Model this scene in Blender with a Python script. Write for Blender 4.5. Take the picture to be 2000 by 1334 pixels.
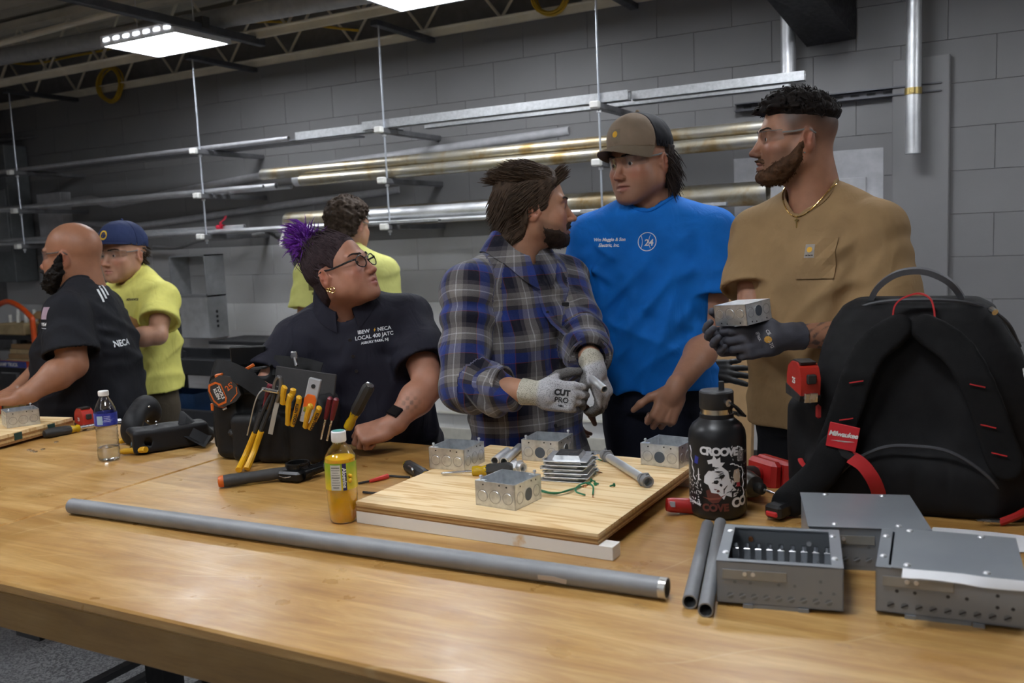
import bpy, bmesh, math, random
import numpy as np
from mathutils import Vector, Matrix
from mathutils.bvhtree import BVHTree
for o in list(bpy.data.objects): bpy.data.objects.remove(o, do_unlink=True)
SC = bpy.context.scene
COL = SC.collection
rnd = random.Random(7)
# ------------------------------------------------------------------ camera
YAW, PIT, ROLL, FPX, CH = 0.4961, 0.1122, 0.04236, 1780.0, 1.48
_f = np.array([-math.sin(YAW)*math.cos(PIT), math.cos(YAW)*math.cos(PIT), -math.sin(PIT)])
_r = np.cross(_f, [0, 0, 1]); _r /= np.linalg.norm(_r); _u = np.cross(_r, _f)
_r, _u = math.cos(ROLL)*_r - math.sin(ROLL)*_u, math.sin(ROLL)*_r + math.cos(ROLL)*_u
CAMP = np.array([0, 0, CH])
cd = bpy.data.cameras.new('camera'); cam = bpy.data.objects.new('camera', cd); COL.objects.link(cam)
cd.sensor_width = 36.0; cd.lens = FPX/2000*36.0; cd.clip_start = 0.05; cd.clip_end = 60
cam.matrix_world = Matrix(((_r[0], _u[0], -_f[0], 0), (_r[1], _u[1], -_f[1], 0), (_r[2], _u[2], -_f[2], CH), (0, 0, 0, 1)))
cd.dof.use_dof = True; cd.dof.focus_distance = 2.45; cd.dof.aperture_fstop = 4.5
SC.camera = cam
# ------------------------------------------------------------------ world, exposure
w = bpy.data.worlds.new('world'); SC.world = w; w.use_nodes = True
w.node_tree.nodes['Background'].inputs[0].default_value = (0.62, 0.64, 0.70, 1)
w.node_tree.nodes['Background'].inputs[1].default_value = 0.10
SC.view_settings.view_transform = 'Standard'; SC.view_settings.look = 'None'
SC.view_settings.gamma = 1.0; SC.view_settings.use_curve_mapping = False
SC.view_settings.exposure = 0.50
PANEL_W = 22.0   # watts of each ceiling LED panel (used by the fixture builder)
# ------------------------------------------------------------------ pixel -> world helpers (2000x1334 frame)
def ray(x, y): return _f + _r*(x-1000)/FPX - _u*(y-667)/FPX
def pd(x, y, d): return CAMP + ray(x, y)*d
def pz(x, y, z): q = ray(x, y); return CAMP + q*((z-CH)/q[2])
def py_(x, y, Y): q = ray(x, y); return CAMP + q*(Y/q[1])
def V(*a): return np.array(a, float)
def nrm(v):
    v = np.asarray(v, float)
    return v/math.sqrt(v[0]*v[0]+v[1]*v[1]+v[2]*v[2])
def cr(a, b): return np.array((a[1]*b[2]-a[2]*b[1], a[2]*b[0]-a[0]*b[2], a[0]*b[1]-a[1]*b[0]))
# ------------------------------------------------------------------ materials
MATS = {}
def srgb(r, g, b):
    f = lambda c: (c/255/12.92) if c/255 <= .04045 else ((c/255+.055)/1.055)**2.4
    return (f(r), f(g), f(b))
class NT:
    def __init__(s, name):
        s.m = bpy.data.materials.new(name); s.m.use_nodes = True; s.t = s.m.node_tree
        s.b = s.t.nodes['Principled BSDF']; s.out = s.t.nodes['Material Output']
    def n(s, ty, **kw):
        x = s.t.nodes.new(ty)
        for k, v in kw.items(): setattr(x, k, v)
        return x
    def l(s, a, b): s.t.links.new(a, b)
    def coord(s, scale=(1, 1, 1), rot=(0, 0, 0), which='Object', attr=None):
        mp = s.n('ShaderNodeMapping'); mp.inputs['Scale'].default_value = scale; mp.inputs['Rotation'].default_value = rot
        if attr: tc = s.n('ShaderNodeAttribute', attribute_name=attr); s.l(tc.outputs['Vector'], mp.inputs[0])
        else: tc = s.n('ShaderNodeTexCoord'); s.l(tc.outputs[which], mp.inputs[0])
        return mp.outputs[0]
    def noise(s, vec, scale, detail=4, rough=.55, dist=0):
        x = s.n('ShaderNodeTexNoise'); x.inputs['Scale'].default_value = scale; x.inputs['Detail'].default_value = detail
        x.inputs['Roughness'].default_value = rough; x.inputs['Distortion'].default_value = dist; s.l(vec, x.inputs['Vector']); return x.outputs['Fac']
    def ramp(s, fac, stops, interp='LINEAR'):
        x = s.n('ShaderNodeValToRGB'); e = x.color_ramp.elements; x.color_ramp.interpolation = interp
        while len(e) < len(stops): e.new(0.5)
        for i, (p, c) in enumerate(stops): e[i].position = p; e[i].color = (*c, 1) if len(c) == 3 else c
        s.l(fac, x.inputs[0]); return x.outputs[0]
    def mix(s, fac, a, b, mode='MIX'):
        x = s.n('ShaderNodeMixRGB', blend_type=mode)
        for i, v in ((0, fac), (1, a), (2, b)):
            if isinstance(v, bpy.types.NodeSocket): s.l(v, x.inputs[i])
            elif isinstance(v, (int, float)): x.inputs[i].default_value = v
            else: x.inputs[i].default_value = (*v, 1)
        return x.outputs[0]
    def math(s, op, a, b=0.0):
        x = s.n('ShaderNodeMath', operation=op)
        for i, v in ((0, a), (1, b)):
            if isinstance(v, bpy.types.NodeSocket): s.l(v, x.inputs[i])
            else: x.inputs[i].default_value = v
        return x.outputs[0]
    def bump(s, h, strength=.3, dist=.002):
        x = s.n('ShaderNodeBump'); x.inputs['Strength'].default_value = strength; x.inputs['Distance'].default_value = dist
        s.l(h, x.inputs['Height']); s.l(x.outputs[0], s.b.inputs['Normal']); return x
    def set(s, **kw):
        for k, v in kw.items():
            i = s.b.inputs[k.replace('_', ' ')]
            if isinstance(v, bpy.types.NodeSocket): s.l(v, i)
            elif isinstance(v, tuple) and len(v) == 3: i.default_value = (*v, 1) if i.type == 'RGBA' else v
            else: i.default_value = v
def mat(name, col=(.5, .5, .5), rough=.55, metal=0.0, var=.12, scale=18, bump=0.0, bscale=150, stretch=(1, 1, 1), rvar=.1, spec=.5, emit=0, trans=0, ior=1.45, sheen=0, coat=0):
    if name in MATS: return MATS[name]
    t = NT(name)
    c = t.coord(stretch); n = t.noise(c, scale)
    lo = tuple(max(0, x*(1-var)) for x in col); hi = tuple(min(1, x*(1+var)) for x in col)
    t.set(Base_Color=t.ramp(n, [(.3, lo), (.7, hi)]), Metallic=metal)
    n2 = t.noise(c, scale*2.3, 3)
    t.set(Roughness=t.ramp(n2, [(.25, (max(.02, rough-rvar),)*3), (.75, (min(1, rough+rvar),)*3)]))
    t.b.inputs['Specular IOR Level'].default_value = spec
    if bump: t.bump(t.noise(c, bscale, 3), bump, .001)
    if emit: t.set(Emission_Color=col, Emission_Strength=emit)
    if trans: t.set(Transmission_Weight=trans, IOR=ior)
    if sheen: t.set(Sheen_Weight=sheen)
    if coat: t.set(Coat_Weight=coat, Coat_Roughness=.15)
    MATS[name] = t.m; return t.m
def attr_mat(name, attr='Col', rough=.5, spec=.5, bump=.25, bscale=300, sss=0, noise=.12, nscale=60):
    if name in MATS: return MATS[name]
    t = NT(name); a = t.n('ShaderNodeAttribute', attribute_name=attr)
    c = t.coord(); nz = t.noise(c, nscale, 5)
    t.set(Base_Color=t.mix(1.0, a.outputs['Color'], t.ramp(nz, [(.25, (1-noise,)*3), (.75, (1+noise*0.6,)*3)]), 'MULTIPLY'), Roughness=rough)
    t.b.inputs['Specular IOR Level'].default_value = spec
    if sss: t.set(Subsurface_Weight=sss, Subsurface_Scale=.004); t.b.inputs['Subsurface Radius'].default_value = (1, .35, .2)
    if bump: t.bump(t.noise(c, bscale, 3), bump, .0008)
    MATS[name] = t.m; return t.m
# ------------------------------------------------------------------ mesh builder
def frame(axis, up=(0, 0, 1)):
    a = nrm(axis); u = np.asarray(up, float)
    if abs(a @ u) > .95: u = V(1, 0, 0) if abs(a[0]) < .9 else V(0, 1, 0)
    x = nrm(cr(u, a)); y = cr(a, x); return x, y, a
def rotz(a): c, s = math.cos(a), math.sin(a); return np.array([[c, -s, 0], [s, c, 0], [0, 0, 1.]])
def rotx(a): c, s = math.cos(a), math.sin(a); return np.array([[1, 0, 0], [0, c, -s], [0, s, c.real]])
def roty(a): c, s = math.cos(a), math.sin(a); return np.array([[c, 0, s], [0, 1, 0], [-s, 0, c]])
class MB:
    def __init__(s): s.v = []; s.f = []
    def add(s, vs, fs, T=None, o=(0, 0, 0)):
        b = len(s.v); vs = np.asarray(vs, float).reshape(-1, 3)
        if T is not None: vs = vs @ np.asarray(T).T
        vs = vs + np.asarray(o); s.v += [tuple(x) for x in vs.tolist()]; s.f += [tuple(i+b for i in q) for q in fs]; return s
    def box(s, c, d, T=None, ch=0):
        """box centred at c, size d; ch = chamfer"""
        h = np.asarray(d, float)/2; c = np.asarray(c, float)
        if ch <= 0:
            vs = [(x*h[0], y*h[1], z*h[2]) for x in (-1, 1) for y in (-1, 1) for z in (-1, 1)]
            fs = [(0, 1, 3, 2), (4, 6, 7, 5), (0, 4, 5, 1), (2, 3, 7, 6), (0, 2, 6, 4), (1, 5, 7, 3)]
        else:
            ch = min(ch, h.min()*.95); vs = []; ix = {}
            for x in (-1, 1):
                for y in (-1, 1):
                    for z in (-1, 1):
                        for a in range(3):
                            p = [x*(h[0]-ch), y*(h[1]-ch), z*(h[2]-ch)]; p[a] = (x, y, z)[a]*h[a]
                            ix[(x, y, z, a)] = len(vs); vs.append(p)
            fs = []
            for a in range(3):
                b, e = (a+1) % 3, (a+2) % 3
                for sg in (-1, 1):
                    q = []
                    for (sb, se) in ((-1, -1), (1, -1), (1, 1), (-1, 1)):
                        k = [0, 0, 0]; k[a] = sg; k[b] = sb; k[e] = se; q.append(ix[(*k, a)])
                    fs.append(tuple(q) if sg > 0 else tuple(q[::-1]))
                    for s2 in (-1, 1):    # edge between faces a and b
                        k1 = [0, 0, 0]; k1[a] = sg; k1[b] = s2; k1[e] = -1; k2 = list(k1); k2[e] = 1
                        q = [ix[(*k1, a)], ix[(*k1, b)], ix[(*k2, b)], ix[(*k2, a)]]
                        fs.append(tuple(q) if sg*s2 > 0 else tuple(q[::-1]))
            for x in (-1, 1):
                for y in (-1, 1):
                    for z in (-1, 1):
                        q = [ix[(x, y, z, a)] for a in range(3)]; fs.append(tuple(q) if x*y*z > 0 else tuple(q[::-1]))
        return s.add(vs, fs, T, c)
    def cyl(s, a, b, r1, r2=None, n=16, caps=True, up=(0, 0, 1)):
        r2 = r1 if r2 is None else r2; a = np.asarray(a, float); b = np.asarray(b, float); x, y, _ = frame(b-a, up)
        vs = []
        for (p, r) in ((a, r1), (b, r2)):
            for i in range(n):
                t = 2*math.pi*i/n; vs.append(p + r*(math.cos(t)*x + math.sin(t)*y))
        fs = [(i, (i+1) % n, n+(i+1) % n, n+i) for i in range(n)]
        if caps: fs += [tuple(range(n-1, -1, -1)), tuple(range(n, 2*n))]
        return s.add(vs, fs)
    def pipe(s, a, b, r, t, n=20):
        a = np.asarray(a, float); b = np.asarray(b, float); x, y, _ = frame(b-a); vs = []
        for p, q in ((a, r), (b, r), (b, r-t), (a, r-t)):
            for i in range(n):
                w_ = 2*math.pi*i/n; vs.append(p + q*(math.cos(w_)*x + math.sin(w_)*y))
        fs = []
        for k in range(4):
            for i in range(n): fs.append((k*n+i, k*n+(i+1) % n, ((k+1) % 4)*n+(i+1) % n, ((k+1) % 4)*n+i))
        return s.add(vs, fs)
    def tube(s, pts, r, n=8, caps=True, flat=1.0, up=(0, 0, 1)):
        """tube along pts; r scalar or list; flat scales the second axis"""
        P = [np.asarray(p, float) for p in pts]; m = len(P); R = [r]*m if np.isscalar(r) else list(r)
        px = None; ta = np.arange(n)*(2*math.pi/n); ca_ = np.cos(ta)[:, None]; sa_ = flat*np.sin(ta)[:, None]; rows = []
        for i in range(m):
            d = nrm(P[min(i+1, m-1)] - P[max(i-1, 0)])
            if px is None: x, y, _ = frame(d, up)
            else: x = px - d*(px @ d); x = nrm(x); y = cr(d, x)
            px = x; rows.append(P[i] + R[i]*(ca_*x + sa_*y))
        vs = np.concatenate(rows)
        fs = [(i*n+k, i*n+(k+1) % n, (i+1)*n+(k+1) % n, (i+1)*n+k) for i in range(m-1) for k in range(n)]
        if caps: fs += [tuple(range(n-1, -1, -1)), tuple(range((m-1)*n, m*n))]
        return s.add(vs, fs)
    def strip(s, pts, wdir, w_, t_):
        """flat strap along pts: width direction(s) wdir, width w_, thickness t_"""
        P = [np.asarray(p, float) for p in pts]; m = len(P); vs = []
        for i in range(m):
            d = nrm(P[min(i+1, m-1)] - P[max(i-1, 0)]); wd = np.asarray(wdir[i] if isinstance(wdir, list) else wdir, float)
            wd = nrm(wd - d*(wd @ d)); nn = np.cross(d, wd)
            for a, b in ((-1, -1), (1, -1), (1, 1), (-1, 1)): vs.append(P[i] + wd*a*w_/2 + nn*b*t_/2)
        fs = [(i*4+k, i*4+(k+1) % 4, i*4+4+(k+1) % 4, i*4+4+k) for i in range(m-1) for k in range(4)]
        fs += [(3, 2, 1, 0), tuple(range(m*4-4, m*4))]
        return s.add(vs, fs)
    def lathe(s, prof, n=32, o=(0, 0, 0), T=None, caps=True):
        vs = []; fs = []
        for r, z in prof:
            for i in range(n): t = 2*math.pi*i/n; vs.append((r*math.cos(t), r*math.sin(t), z))
        m = len(prof)
        fs = [(k*n+i, k*n+(i+1) % n, (k+1)*n+(i+1) % n, (k+1)*n+i) for k in range(m-1) for i in range(n)]
        if caps: fs += [tuple(range(n-1, -1, -1)), tuple(range((m-1)*n, m*n))]
        return s.add(vs, fs, T, o)
    def prism(s, poly, t0, t1, T=None, o=(0, 0, 0)):
        """2-D polygon (x,y) extruded from z=t0 to t1"""
        n = len(poly); vs = [(x, y, t0) for x, y in poly] + [(x, y, t1) for x, y in poly]
        fs = [(i, (i+1) % n, n+(i+1) % n, n+i) for i in range(n)] + [tuple(range(n-1, -1, -1)), tuple(range(n, 2*n))]
        return s.add(vs, fs, T, o)
    def ball(s, c, r, n=12, m=8, T=None):
        r = (r, r, r) if np.isscalar(r) else r; vs = [(0, 0, -r[2])]; fs = []
        for j in range(1, m):
            a = -math.pi/2 + math.pi*j/m
            for i in range(n): t = 2*math.pi*i/n; vs.append((r[0]*math.cos(a)*math.cos(t), r[1]*math.cos(a)*math.sin(t), r[2]*math.sin(a)))
        vs.append((0, 0, r[2])); L = len(vs)-1
        for i in range(n):
            fs.append((0, 1+(i+1) % n, 1+i)); fs.append((L, L-n+i, L-n+(i+1) % n))
            for j in range(m-2): a = 1+j*n; fs.append((a+i, a+(i+1) % n, a+n+(i+1) % n, a+n+i))
        return s.add(vs, fs, T, c)
    def mesh(s, name, smooth=35):
        me = bpy.data.meshes.new(name); me.from_pydata(s.v, [], s.f); me.validate()
        bm = bmesh.new(); bm.from_mesh(me); bmesh.ops.recalc_face_normals(bm, faces=bm.faces); bm.to_mesh(me); bm.free()
        if smooth:
            me.polygons.foreach_set('use_smooth', [True]*len(me.polygons)); me.set_sharp_from_angle(angle=math.radians(smooth))
        return me
    def build(s, name, m, parent=None, loc=None, smooth=35, **pr):
        return link(name, s.mesh(name, smooth), m, parent, loc, **pr)
def link(name, me, m=None, parent=None, loc=None, rz=None, **pr):
    o = bpy.data.objects.new(name, me); COL.objects.link(o)
    if m is not None and me is not None:
        me.materials.clear(); me.materials.append(m)
    if parent is not None: o.parent = parent
    if loc is not None: o.location = tuple(loc)
    if rz is not None: o.rotation_euler = (0, 0, rz)
    for k, v in pr.items(): o[k] = v
    return o
def thing(name, label, cat, loc=(0, 0, 0), rz=0, T=None, group=None):
    o = bpy.data.objects.new(name, None); COL.objects.link(o); o.empty_display_size = .05
    if T is not None:
        M4 = Matrix([[*map(float, T[i]), float(loc[i])] for i in range(3)] + [[0, 0, 0, 1]]); o.matrix_world = M4
    else: o.location = tuple(map(float, loc)); o.rotation_euler = (0, 0, rz)
    o['label'] = label; o['category'] = cat
    if group: o['group'] = group
    return o
def tag(o, label, cat, group=None):
    o['label'] = label; o['category'] = cat
    if group: o['group'] = group
    return o
def copy_tree(o, parent=None):
    c = o.copy(); COL.objects.link(c); c.parent = parent
    for ch in o.children:
        if ch.name in COL.objects: copy_tree(ch, c)
    return c
def text_mesh(txt, size, depth=.0004, shear=0, bold=0, space=1.0, align='CENTER'):
    cu = bpy.data.curves.new('t', 'FONT'); cu.body = txt; cu.size = size; cu.extrude = depth; cu.shear = shear; cu.offset = bold
    cu.space_character = space; cu.align_x = align; cu.align_y = 'CENTER'; cu.resolution_u = 3
    to = bpy.data.objects.new('t', cu)
    me = bpy.data.meshes.new_from_object(to); bpy.data.objects.remove(to); bpy.data.curves.remove(cu)
    vs = np.array([v.co[:] for v in me.vertices]).reshape(-1, 3); fs = [tuple(p.vertices) for p in me.polygons]; bpy.data.meshes.remove(me); return vs, fs
def bez(ps, n=12):
    """Catmull-Rom through points"""
    P = [np.asarray(p, float) for p in ps]; P = [2*P[0]-P[1]] + P + [2*P[-1]-P[-2]]; out = []
    for i in range(1, len(P)-2):
        for k in range(n):
            t = k/n; a, b, c, d = P[i-1:i+3]
            out.append(.5*((2*b) + (-a+c)*t + (2*a-5*b+4*c-d)*t*t + (-a+3*b-3*c+d)*t**3))
    out.append(P[-2]); return out
# ================================================================== setting
WY, TZ = 4.95, 0.87
def struct(o): o['kind'] = 'structure'; return o
# floor: grey epoxy with flakes
t = NT('floor_flake'); c = t.coord()
vor = t.n('ShaderNodeTexVoronoi'); vor.inputs['Scale'].default_value = 160; t.l(c, vor.inputs['Vector'])
sep = t.n('ShaderNodeSeparateColor'); t.l(vor.outputs['Color'], sep.inputs[0])
t.set(Base_Color=t.mix(t.noise(c, 1.2), t.ramp(sep.outputs[0], [(0, (.10, .10, .11)), (.4, (.30, .30, .31)), (.62, (.48, .48, .49)), (1, (.75, .75, .74))], 'CONSTANT'), (.30, .30, .31)), Roughness=.45)
MATS['floor'] = t.m
struct(MB().box((-3, 1, -.05), (14, 9, .1)).build('floor', t.m))
# painted block wall: every block its own piece
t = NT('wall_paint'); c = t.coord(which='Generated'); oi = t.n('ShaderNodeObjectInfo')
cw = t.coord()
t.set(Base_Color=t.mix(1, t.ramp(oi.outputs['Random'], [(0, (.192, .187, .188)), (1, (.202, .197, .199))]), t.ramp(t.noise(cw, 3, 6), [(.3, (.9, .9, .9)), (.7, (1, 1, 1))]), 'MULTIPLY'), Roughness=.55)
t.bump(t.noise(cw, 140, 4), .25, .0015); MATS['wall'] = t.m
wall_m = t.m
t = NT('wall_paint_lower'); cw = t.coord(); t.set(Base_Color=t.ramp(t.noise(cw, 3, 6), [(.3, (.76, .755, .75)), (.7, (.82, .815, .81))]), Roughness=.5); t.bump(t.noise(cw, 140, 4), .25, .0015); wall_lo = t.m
struct_wall = struct(MB().box((-3.4, WY+.11, 1.55), (9.6, .2, 3.1)).build('wall_back', mat('mortar', (.182, .177, .179), .6), None, (0, -.0485, 0)))
bw, bh, g = .406, .2032, .0016
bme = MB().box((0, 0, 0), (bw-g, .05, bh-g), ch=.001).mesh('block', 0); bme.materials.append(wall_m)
wall_shaded = NT('wall_paint_shaded'); wall_shaded.set(Base_Color=wall_shaded.ramp(wall_shaded.noise(wall_shaded.coord(), 3, 6), [(.3, (.46, .455, .455)), (.7, (.52, .515, .515))]), Roughness=.5); wall_shaded = wall_shaded.m  # pipe rack's shade on the middle courses, mixed into the paint colour
bme3 = bme.copy(); bme3.materials.clear(); bme3.materials.append(wall_shaded)
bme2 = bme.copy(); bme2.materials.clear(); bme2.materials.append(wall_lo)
hme = MB().box((0, 0, 0), (bw/2-g, .05, bh-g), ch=.0015).mesh('block_half', 0); hme.materials.append(wall_m)
nb = 0
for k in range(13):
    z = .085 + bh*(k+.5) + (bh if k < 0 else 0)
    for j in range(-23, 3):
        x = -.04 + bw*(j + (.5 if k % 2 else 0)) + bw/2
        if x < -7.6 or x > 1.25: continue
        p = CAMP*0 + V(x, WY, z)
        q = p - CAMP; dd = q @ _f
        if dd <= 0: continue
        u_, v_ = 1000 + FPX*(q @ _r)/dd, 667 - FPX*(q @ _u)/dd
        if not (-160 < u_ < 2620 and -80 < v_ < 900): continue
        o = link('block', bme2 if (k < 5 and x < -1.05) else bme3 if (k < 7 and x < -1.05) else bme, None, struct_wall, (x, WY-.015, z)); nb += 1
# side walls and wall behind the camera: plain painted, out of view
struct(MB().box((-8.1, .8, 1.55), (.2, 8.5, 3.1)).build('wall_left', mat('wall_plain', (.42, .42, .43), .6)))
struct(MB().box((2.9, .8, 1.55), (.2, 8.5, 3.1)).build('wall_right', MATS['wall_plain']))
struct(MB().box((-2.6, -3.4, 1.55), (11, .2, 3.1)).build('wall_front', MATS['wall_plain']))
# pilaster and electrical chase on the right
struct(MB().box((-.355, WY-.075, 1.12), (.25, .11, 2.26), ch=.004).build('trim_1', wall_m))
# corrugated steel ceiling deck
mb = MB(); prof = []; y = -3.4
while y < 5.1:
    prof += [(y, 0), (y+.05, .0), (y+.07, .04), (y+.12, .04)]; y += .14
n = len(prof); vs = [(-8.2, a, 3.16+b) for a, b in prof] + [(3.0, a, 3.16+b) for a, b in prof] 
mb.add(vs, [(i, i+1, n+i+1, n+i) for i in range(n-1)])
mb.box((-2.6, .85, 3.25), (11.2, 8.6, .06))
struct(mb.build('ceiling', mat('deck', (.50, .47, .40), .6, var=.2, scale=2), smooth=0))
# ------------------------------------------------------------------ ceiling joists (open web)
joist_m = mat('joist_paint', (.72, .66, .54), .5, var=.15, scale=4)
JZ = 2.74
def joist(Y, label, x0=-8.0, x1=2.8):
    t_ = thing('ceiling_joist', label, 'joist', (0, Y, JZ), group=None)
    for s_ in (-1, 1):
        MB().box(((x0+x1)/2, s_*.028, .019), (x1-x0, .045, .006)).box(((x0+x1)/2, s_*.009, .0), (x1-x0, .006, .04)).build('bottom_chord', joist_m, t_)
    MB().box(((x0+x1)/2, 0, .37), (x1-x0, .1, .05)).build('top_chord', joist_m, t_)
    x = x0; s_ = 0; pts = []
    while x < x1-.3:
        a, b = ((x, 0, .02), (x+.27, 0, .36)) if s_ % 2 == 0 else ((x, 0, .36), (x+.27, 0, .02))
        MB().cyl(a, b, .009, n=8).build('web_bar', joist_m, t_); x += .27; s_ += 1
    return t_
joist(4.22, 'cream open web steel joist directly behind the lit ceiling panels')
joist(4.84, 'cream open web steel joist running against the top of the block wall')
joist(2.6, 'cream open web steel joist overhead, nearest to the workbench')
# ------------------------------------------------------------------ LED panels, hung channel
chan_m = mat('dark_channel', (.075, .078, .09), .45, .4, var=.2)
led = NT('led_diffuser'); led.set(Base_Color=(.9, .9, .9), Emission_Color=(.90, .94, 1.0), Emission_Strength=PANEL_W); MATS['led'] = led.m
frame_m = mat('panel_frame', (.62, .62, .64), .4)
def led_panel(x0, x1, y0, y1, label, z=2.66, slots=True):
    cx, cy = (x0+x1)/2, (y0+y1)/2
    t_ = thing('ceiling_light', label, 'ceiling light', (cx, cy, z), group='LED panels under the joists')
    w_, h_ = x1-x0, y1-y0
    f = MB().box((0, 0, .035), (w_+.03, h_+.03, .045), ch=.003)
    f.build('housing', frame_m, t_)
    MB().box((0, 0, .009), (w_, h_, .006)).build('diffuser', led.m, t_)
    for a, b in (((w_/2+.0075, 0), (.015, h_+.03)), ((-w_/2-.0075, 0), (.015, h_+.03)), ((0, h_/2+.0075), (w_, .015)), ((0, -h_/2-.0075), (w_, .015))):
        MB().box((a[0], a[1], .006), (b[0], b[1], .014)).build('frame', frame_m, t_)
    if slots:
        for i in range(7): MB().box((-w_/2+.04+i*(w_-.08)/6, -h_/2-.016, .030), (.045, .004, .012)).build('slot', led.m, t_)
    for sx in (-1, 1): MB().cyl((sx*w_*.4, 0, .05), (sx*w_*.4, 0, .46), .003, n=6).build('hanger', frame_m, t_)
    return t_
k_ = (2.66-CH)/(2.75-CH)
led_panel(-4.855*k_, -4.245*k_, 3.905*k_, 4.315*k_, 'lit LED panel hanging at top left beside the dark channel')
led_panel(-2.94*k_, -2.33*k_, 3.905*k_, 4.315*k_, 'lit LED panel cut by the top edge above the pipe rack')
lp = [(-.85, 3.63, 'right of the two in view, over the rack end'), (.95, 3.63, 'over the far right corner'), (-4.2, 1.1, 'over the left workbench'), (-2.45, 1.1, 'over the joint of the benches'),
      (-.7, 1.1, 'over the front of the workbench'), (-2.45, -1.4, 'behind the camera to the left'), (-.6, -1.4, 'right behind the camera')]
for x, y, l in lp: led_panel(x-.285, x+.285, y-.19, y+.19, 'LED ceiling panel out of view ' + l)
ch_ = MB(); a = pz(100, -12, 2.715); b = pz(458, 92, 2.715)
xc = (a[0]+b[0])/2
ch_.box((0, 0, 0), (.045, b[1]-2.3, .045), ch=.003)
co = tag(ch_.build('strut_channel', chan_m, None, (-3.93, (b[1]+2.3)/2, 2.71)), 'dark grey slotted steel channel holding the left LED panel', 'channel')
for i in range(14): MB().box((-.0235, -.75+i*.11, .0), (.002, .055, .012)).build('slot', mat('slot_black', (.02, .02, .022), .7), co)
MB().box((0, (b[1]-2.3)/2-.47, .03), (.06, .05, .06)).build('clamp', mat('clamp_black', (.03, .03, .03), .5), co)
# short dark channels across the wall joist
for i, (px, py) in enumerate(((410, 108), (800, 42), (60, 165), (1240, 25))):
    p = pz(px, py, 2.70); p[1] = min(p[1], 4.5)
    tag(MB().box((0, 0, 0), (.05, .62, .03), ch=.003).build('cross_channel', chan_m, None, (-4.55 if i == 0 else -3.1 if i == 1 else -6.42 if i == 2 else -1.79, 4.58, 2.705)),
        ['dark cross channel under the joists at the second rod from the left', 'dark cross channel under the joists at the third rod from the left', 'dark cross channel under the joists at the leftmost rod', 'dark cross channel under the joists at the rightmost rod'][i], 'channel')
# big pale duct pipe running under the deck
a, b = py_(0, 108, 4.02), py_(640, 5, 4.02)
tag(MB().cyl((-7.9, 4.02, a[2]+.03), (-1.2, 4.02, b[2]-.03), .055, n=24).build('round_duct', mat('duct_grey', (.36, .36, .36), .45, .3)), 'long round grey pipe under the roof deck at top left', 'pipe')
tag(MB().tube(bez([(-6.0, 3.9, 2.9), (-4.6, 3.95, 2.95), (-3.6, 3.9, 2.9), (-3.2, 4.1, 3.0), (-2.4, 4.1, 2.96)], 8), .02, 10).build('ceiling_conduit', joist_m), 'cream bent conduit running between the ceiling joists', 'conduit')
# yellow cable coils
yel_m = mat('yellow_cable', (.50, .31, .015), .5)
def coil(c, r, n_, label, sq=1.0):
    m_ = MB(); rr = random.Random(int(r*1000))
    for i in range(n_):
        f_ = r*rr.uniform(.85, 1.08); oy = rr.uniform(-.03, .03); ph = rr.uniform(0, 6)
        m_.tube([(f_*math.cos(a_), oy+.01*math.sin(2*a_+ph), sq*f_*math.sin(a_)) for a_ in np.linspace(0, 2*math.pi, 28)], .006, 6)
    return tag(m_.build('cable_coil', yel_m, None, c), label, 'cable')
p = py_(215, 165, 4.80); coil(p, .13, 6, 'yellow cable coil hanging from the joist at left, below the LED panel')
p = py_(1078, -12, 4.80); coil(p, .11, 6, 'yellow cable coil on the wall joist above the capped man')
tag(MB().tube(bez([py_(-20, 118, 4.3), py_(60, 125, 4.4), py_(140, 110, 4.35), py_(215, 95, 4.4), py_(330, 60, 4.3), py_(520, 42, 4.4), py_(700, 60, 4.4)], 6), .008, 6).build('yellow_cable', yel_m), 'loose yellow cable draped along the ceiling joists at left', 'cable')
# ------------------------------------------------------------------ right: duct, drop pipes, wall strut, panel cover
black_sheet = mat('black_sheet', (.012, .011, .013), .5, .2)
p1, p2 = py_(1575, 92, 4.75), py_(1668, 75, 4.75)
mb = MB()
q = [py_(1490, -10, 4.2), py_(1600, -12, 4.2), py_(1672, 76, 4.82), py_(1576, 92, 4.82)]
mb.add([*q, *[x+V(0, 0, .28) for x in q]], [(0, 1, 2, 3), (7, 6, 5, 4), (0, 4, 5, 1), (1, 5, 6, 2), (2, 6, 7, 3), (3, 7, 4, 0)])
tag(mb.build('sheet_duct', black_sheet, smooth=0), 'black sheet metal duct sloping to the wall above the bearded man', 'duct')
emt = NT('galvanised'); c = emt.coord((1, 1, 1)); nz = emt.noise(c, 9, 5)
emt.set(Base_Color=emt.ramp(nz, [(.3, (.60, .61, .63)), (.7, (.80, .81, .82))]), Metallic=.9, Roughness=emt.ramp(emt.noise(c, 25, 4), [(.3, (.38,)*3), (.7, (.56,)*3)])); emt = emt.m; MATS['emt'] = emt
a = py_(1783, 300, 4.72)
dp = thing('drop_pipe', 'shiny vertical conduit clamped to the wall at far right', 'pipe', (a[0], 4.72, a[2]))
MB().pipe((0, 0, 0), (0, 0, .9), .034, .003, 24).build('tube', emt, dp)
MB().pipe((0, 0, .27), (0, 0, .30), .038, .004, 24).box((0, -.04, .285), (.012, .012, .02)).build('strap', mat('brass_strap', (.55, .42, .16), .35, .9), dp)
a = py_(1540, 150, 4.72)
dp2 = thing('drop_pipe', 'vertical conduit dropping from the black duct to the rack', 'pipe', (a[0], 4.72, a[2]))
MB().pipe((0, 0, 0), (0, 0, .45), .036, .003, 24).build('tube', emt, dp2)
MB().pipe((0, 0, .0), (0, 0, .02), .039, .004, 24).build('coupling', emt, dp2)
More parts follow.
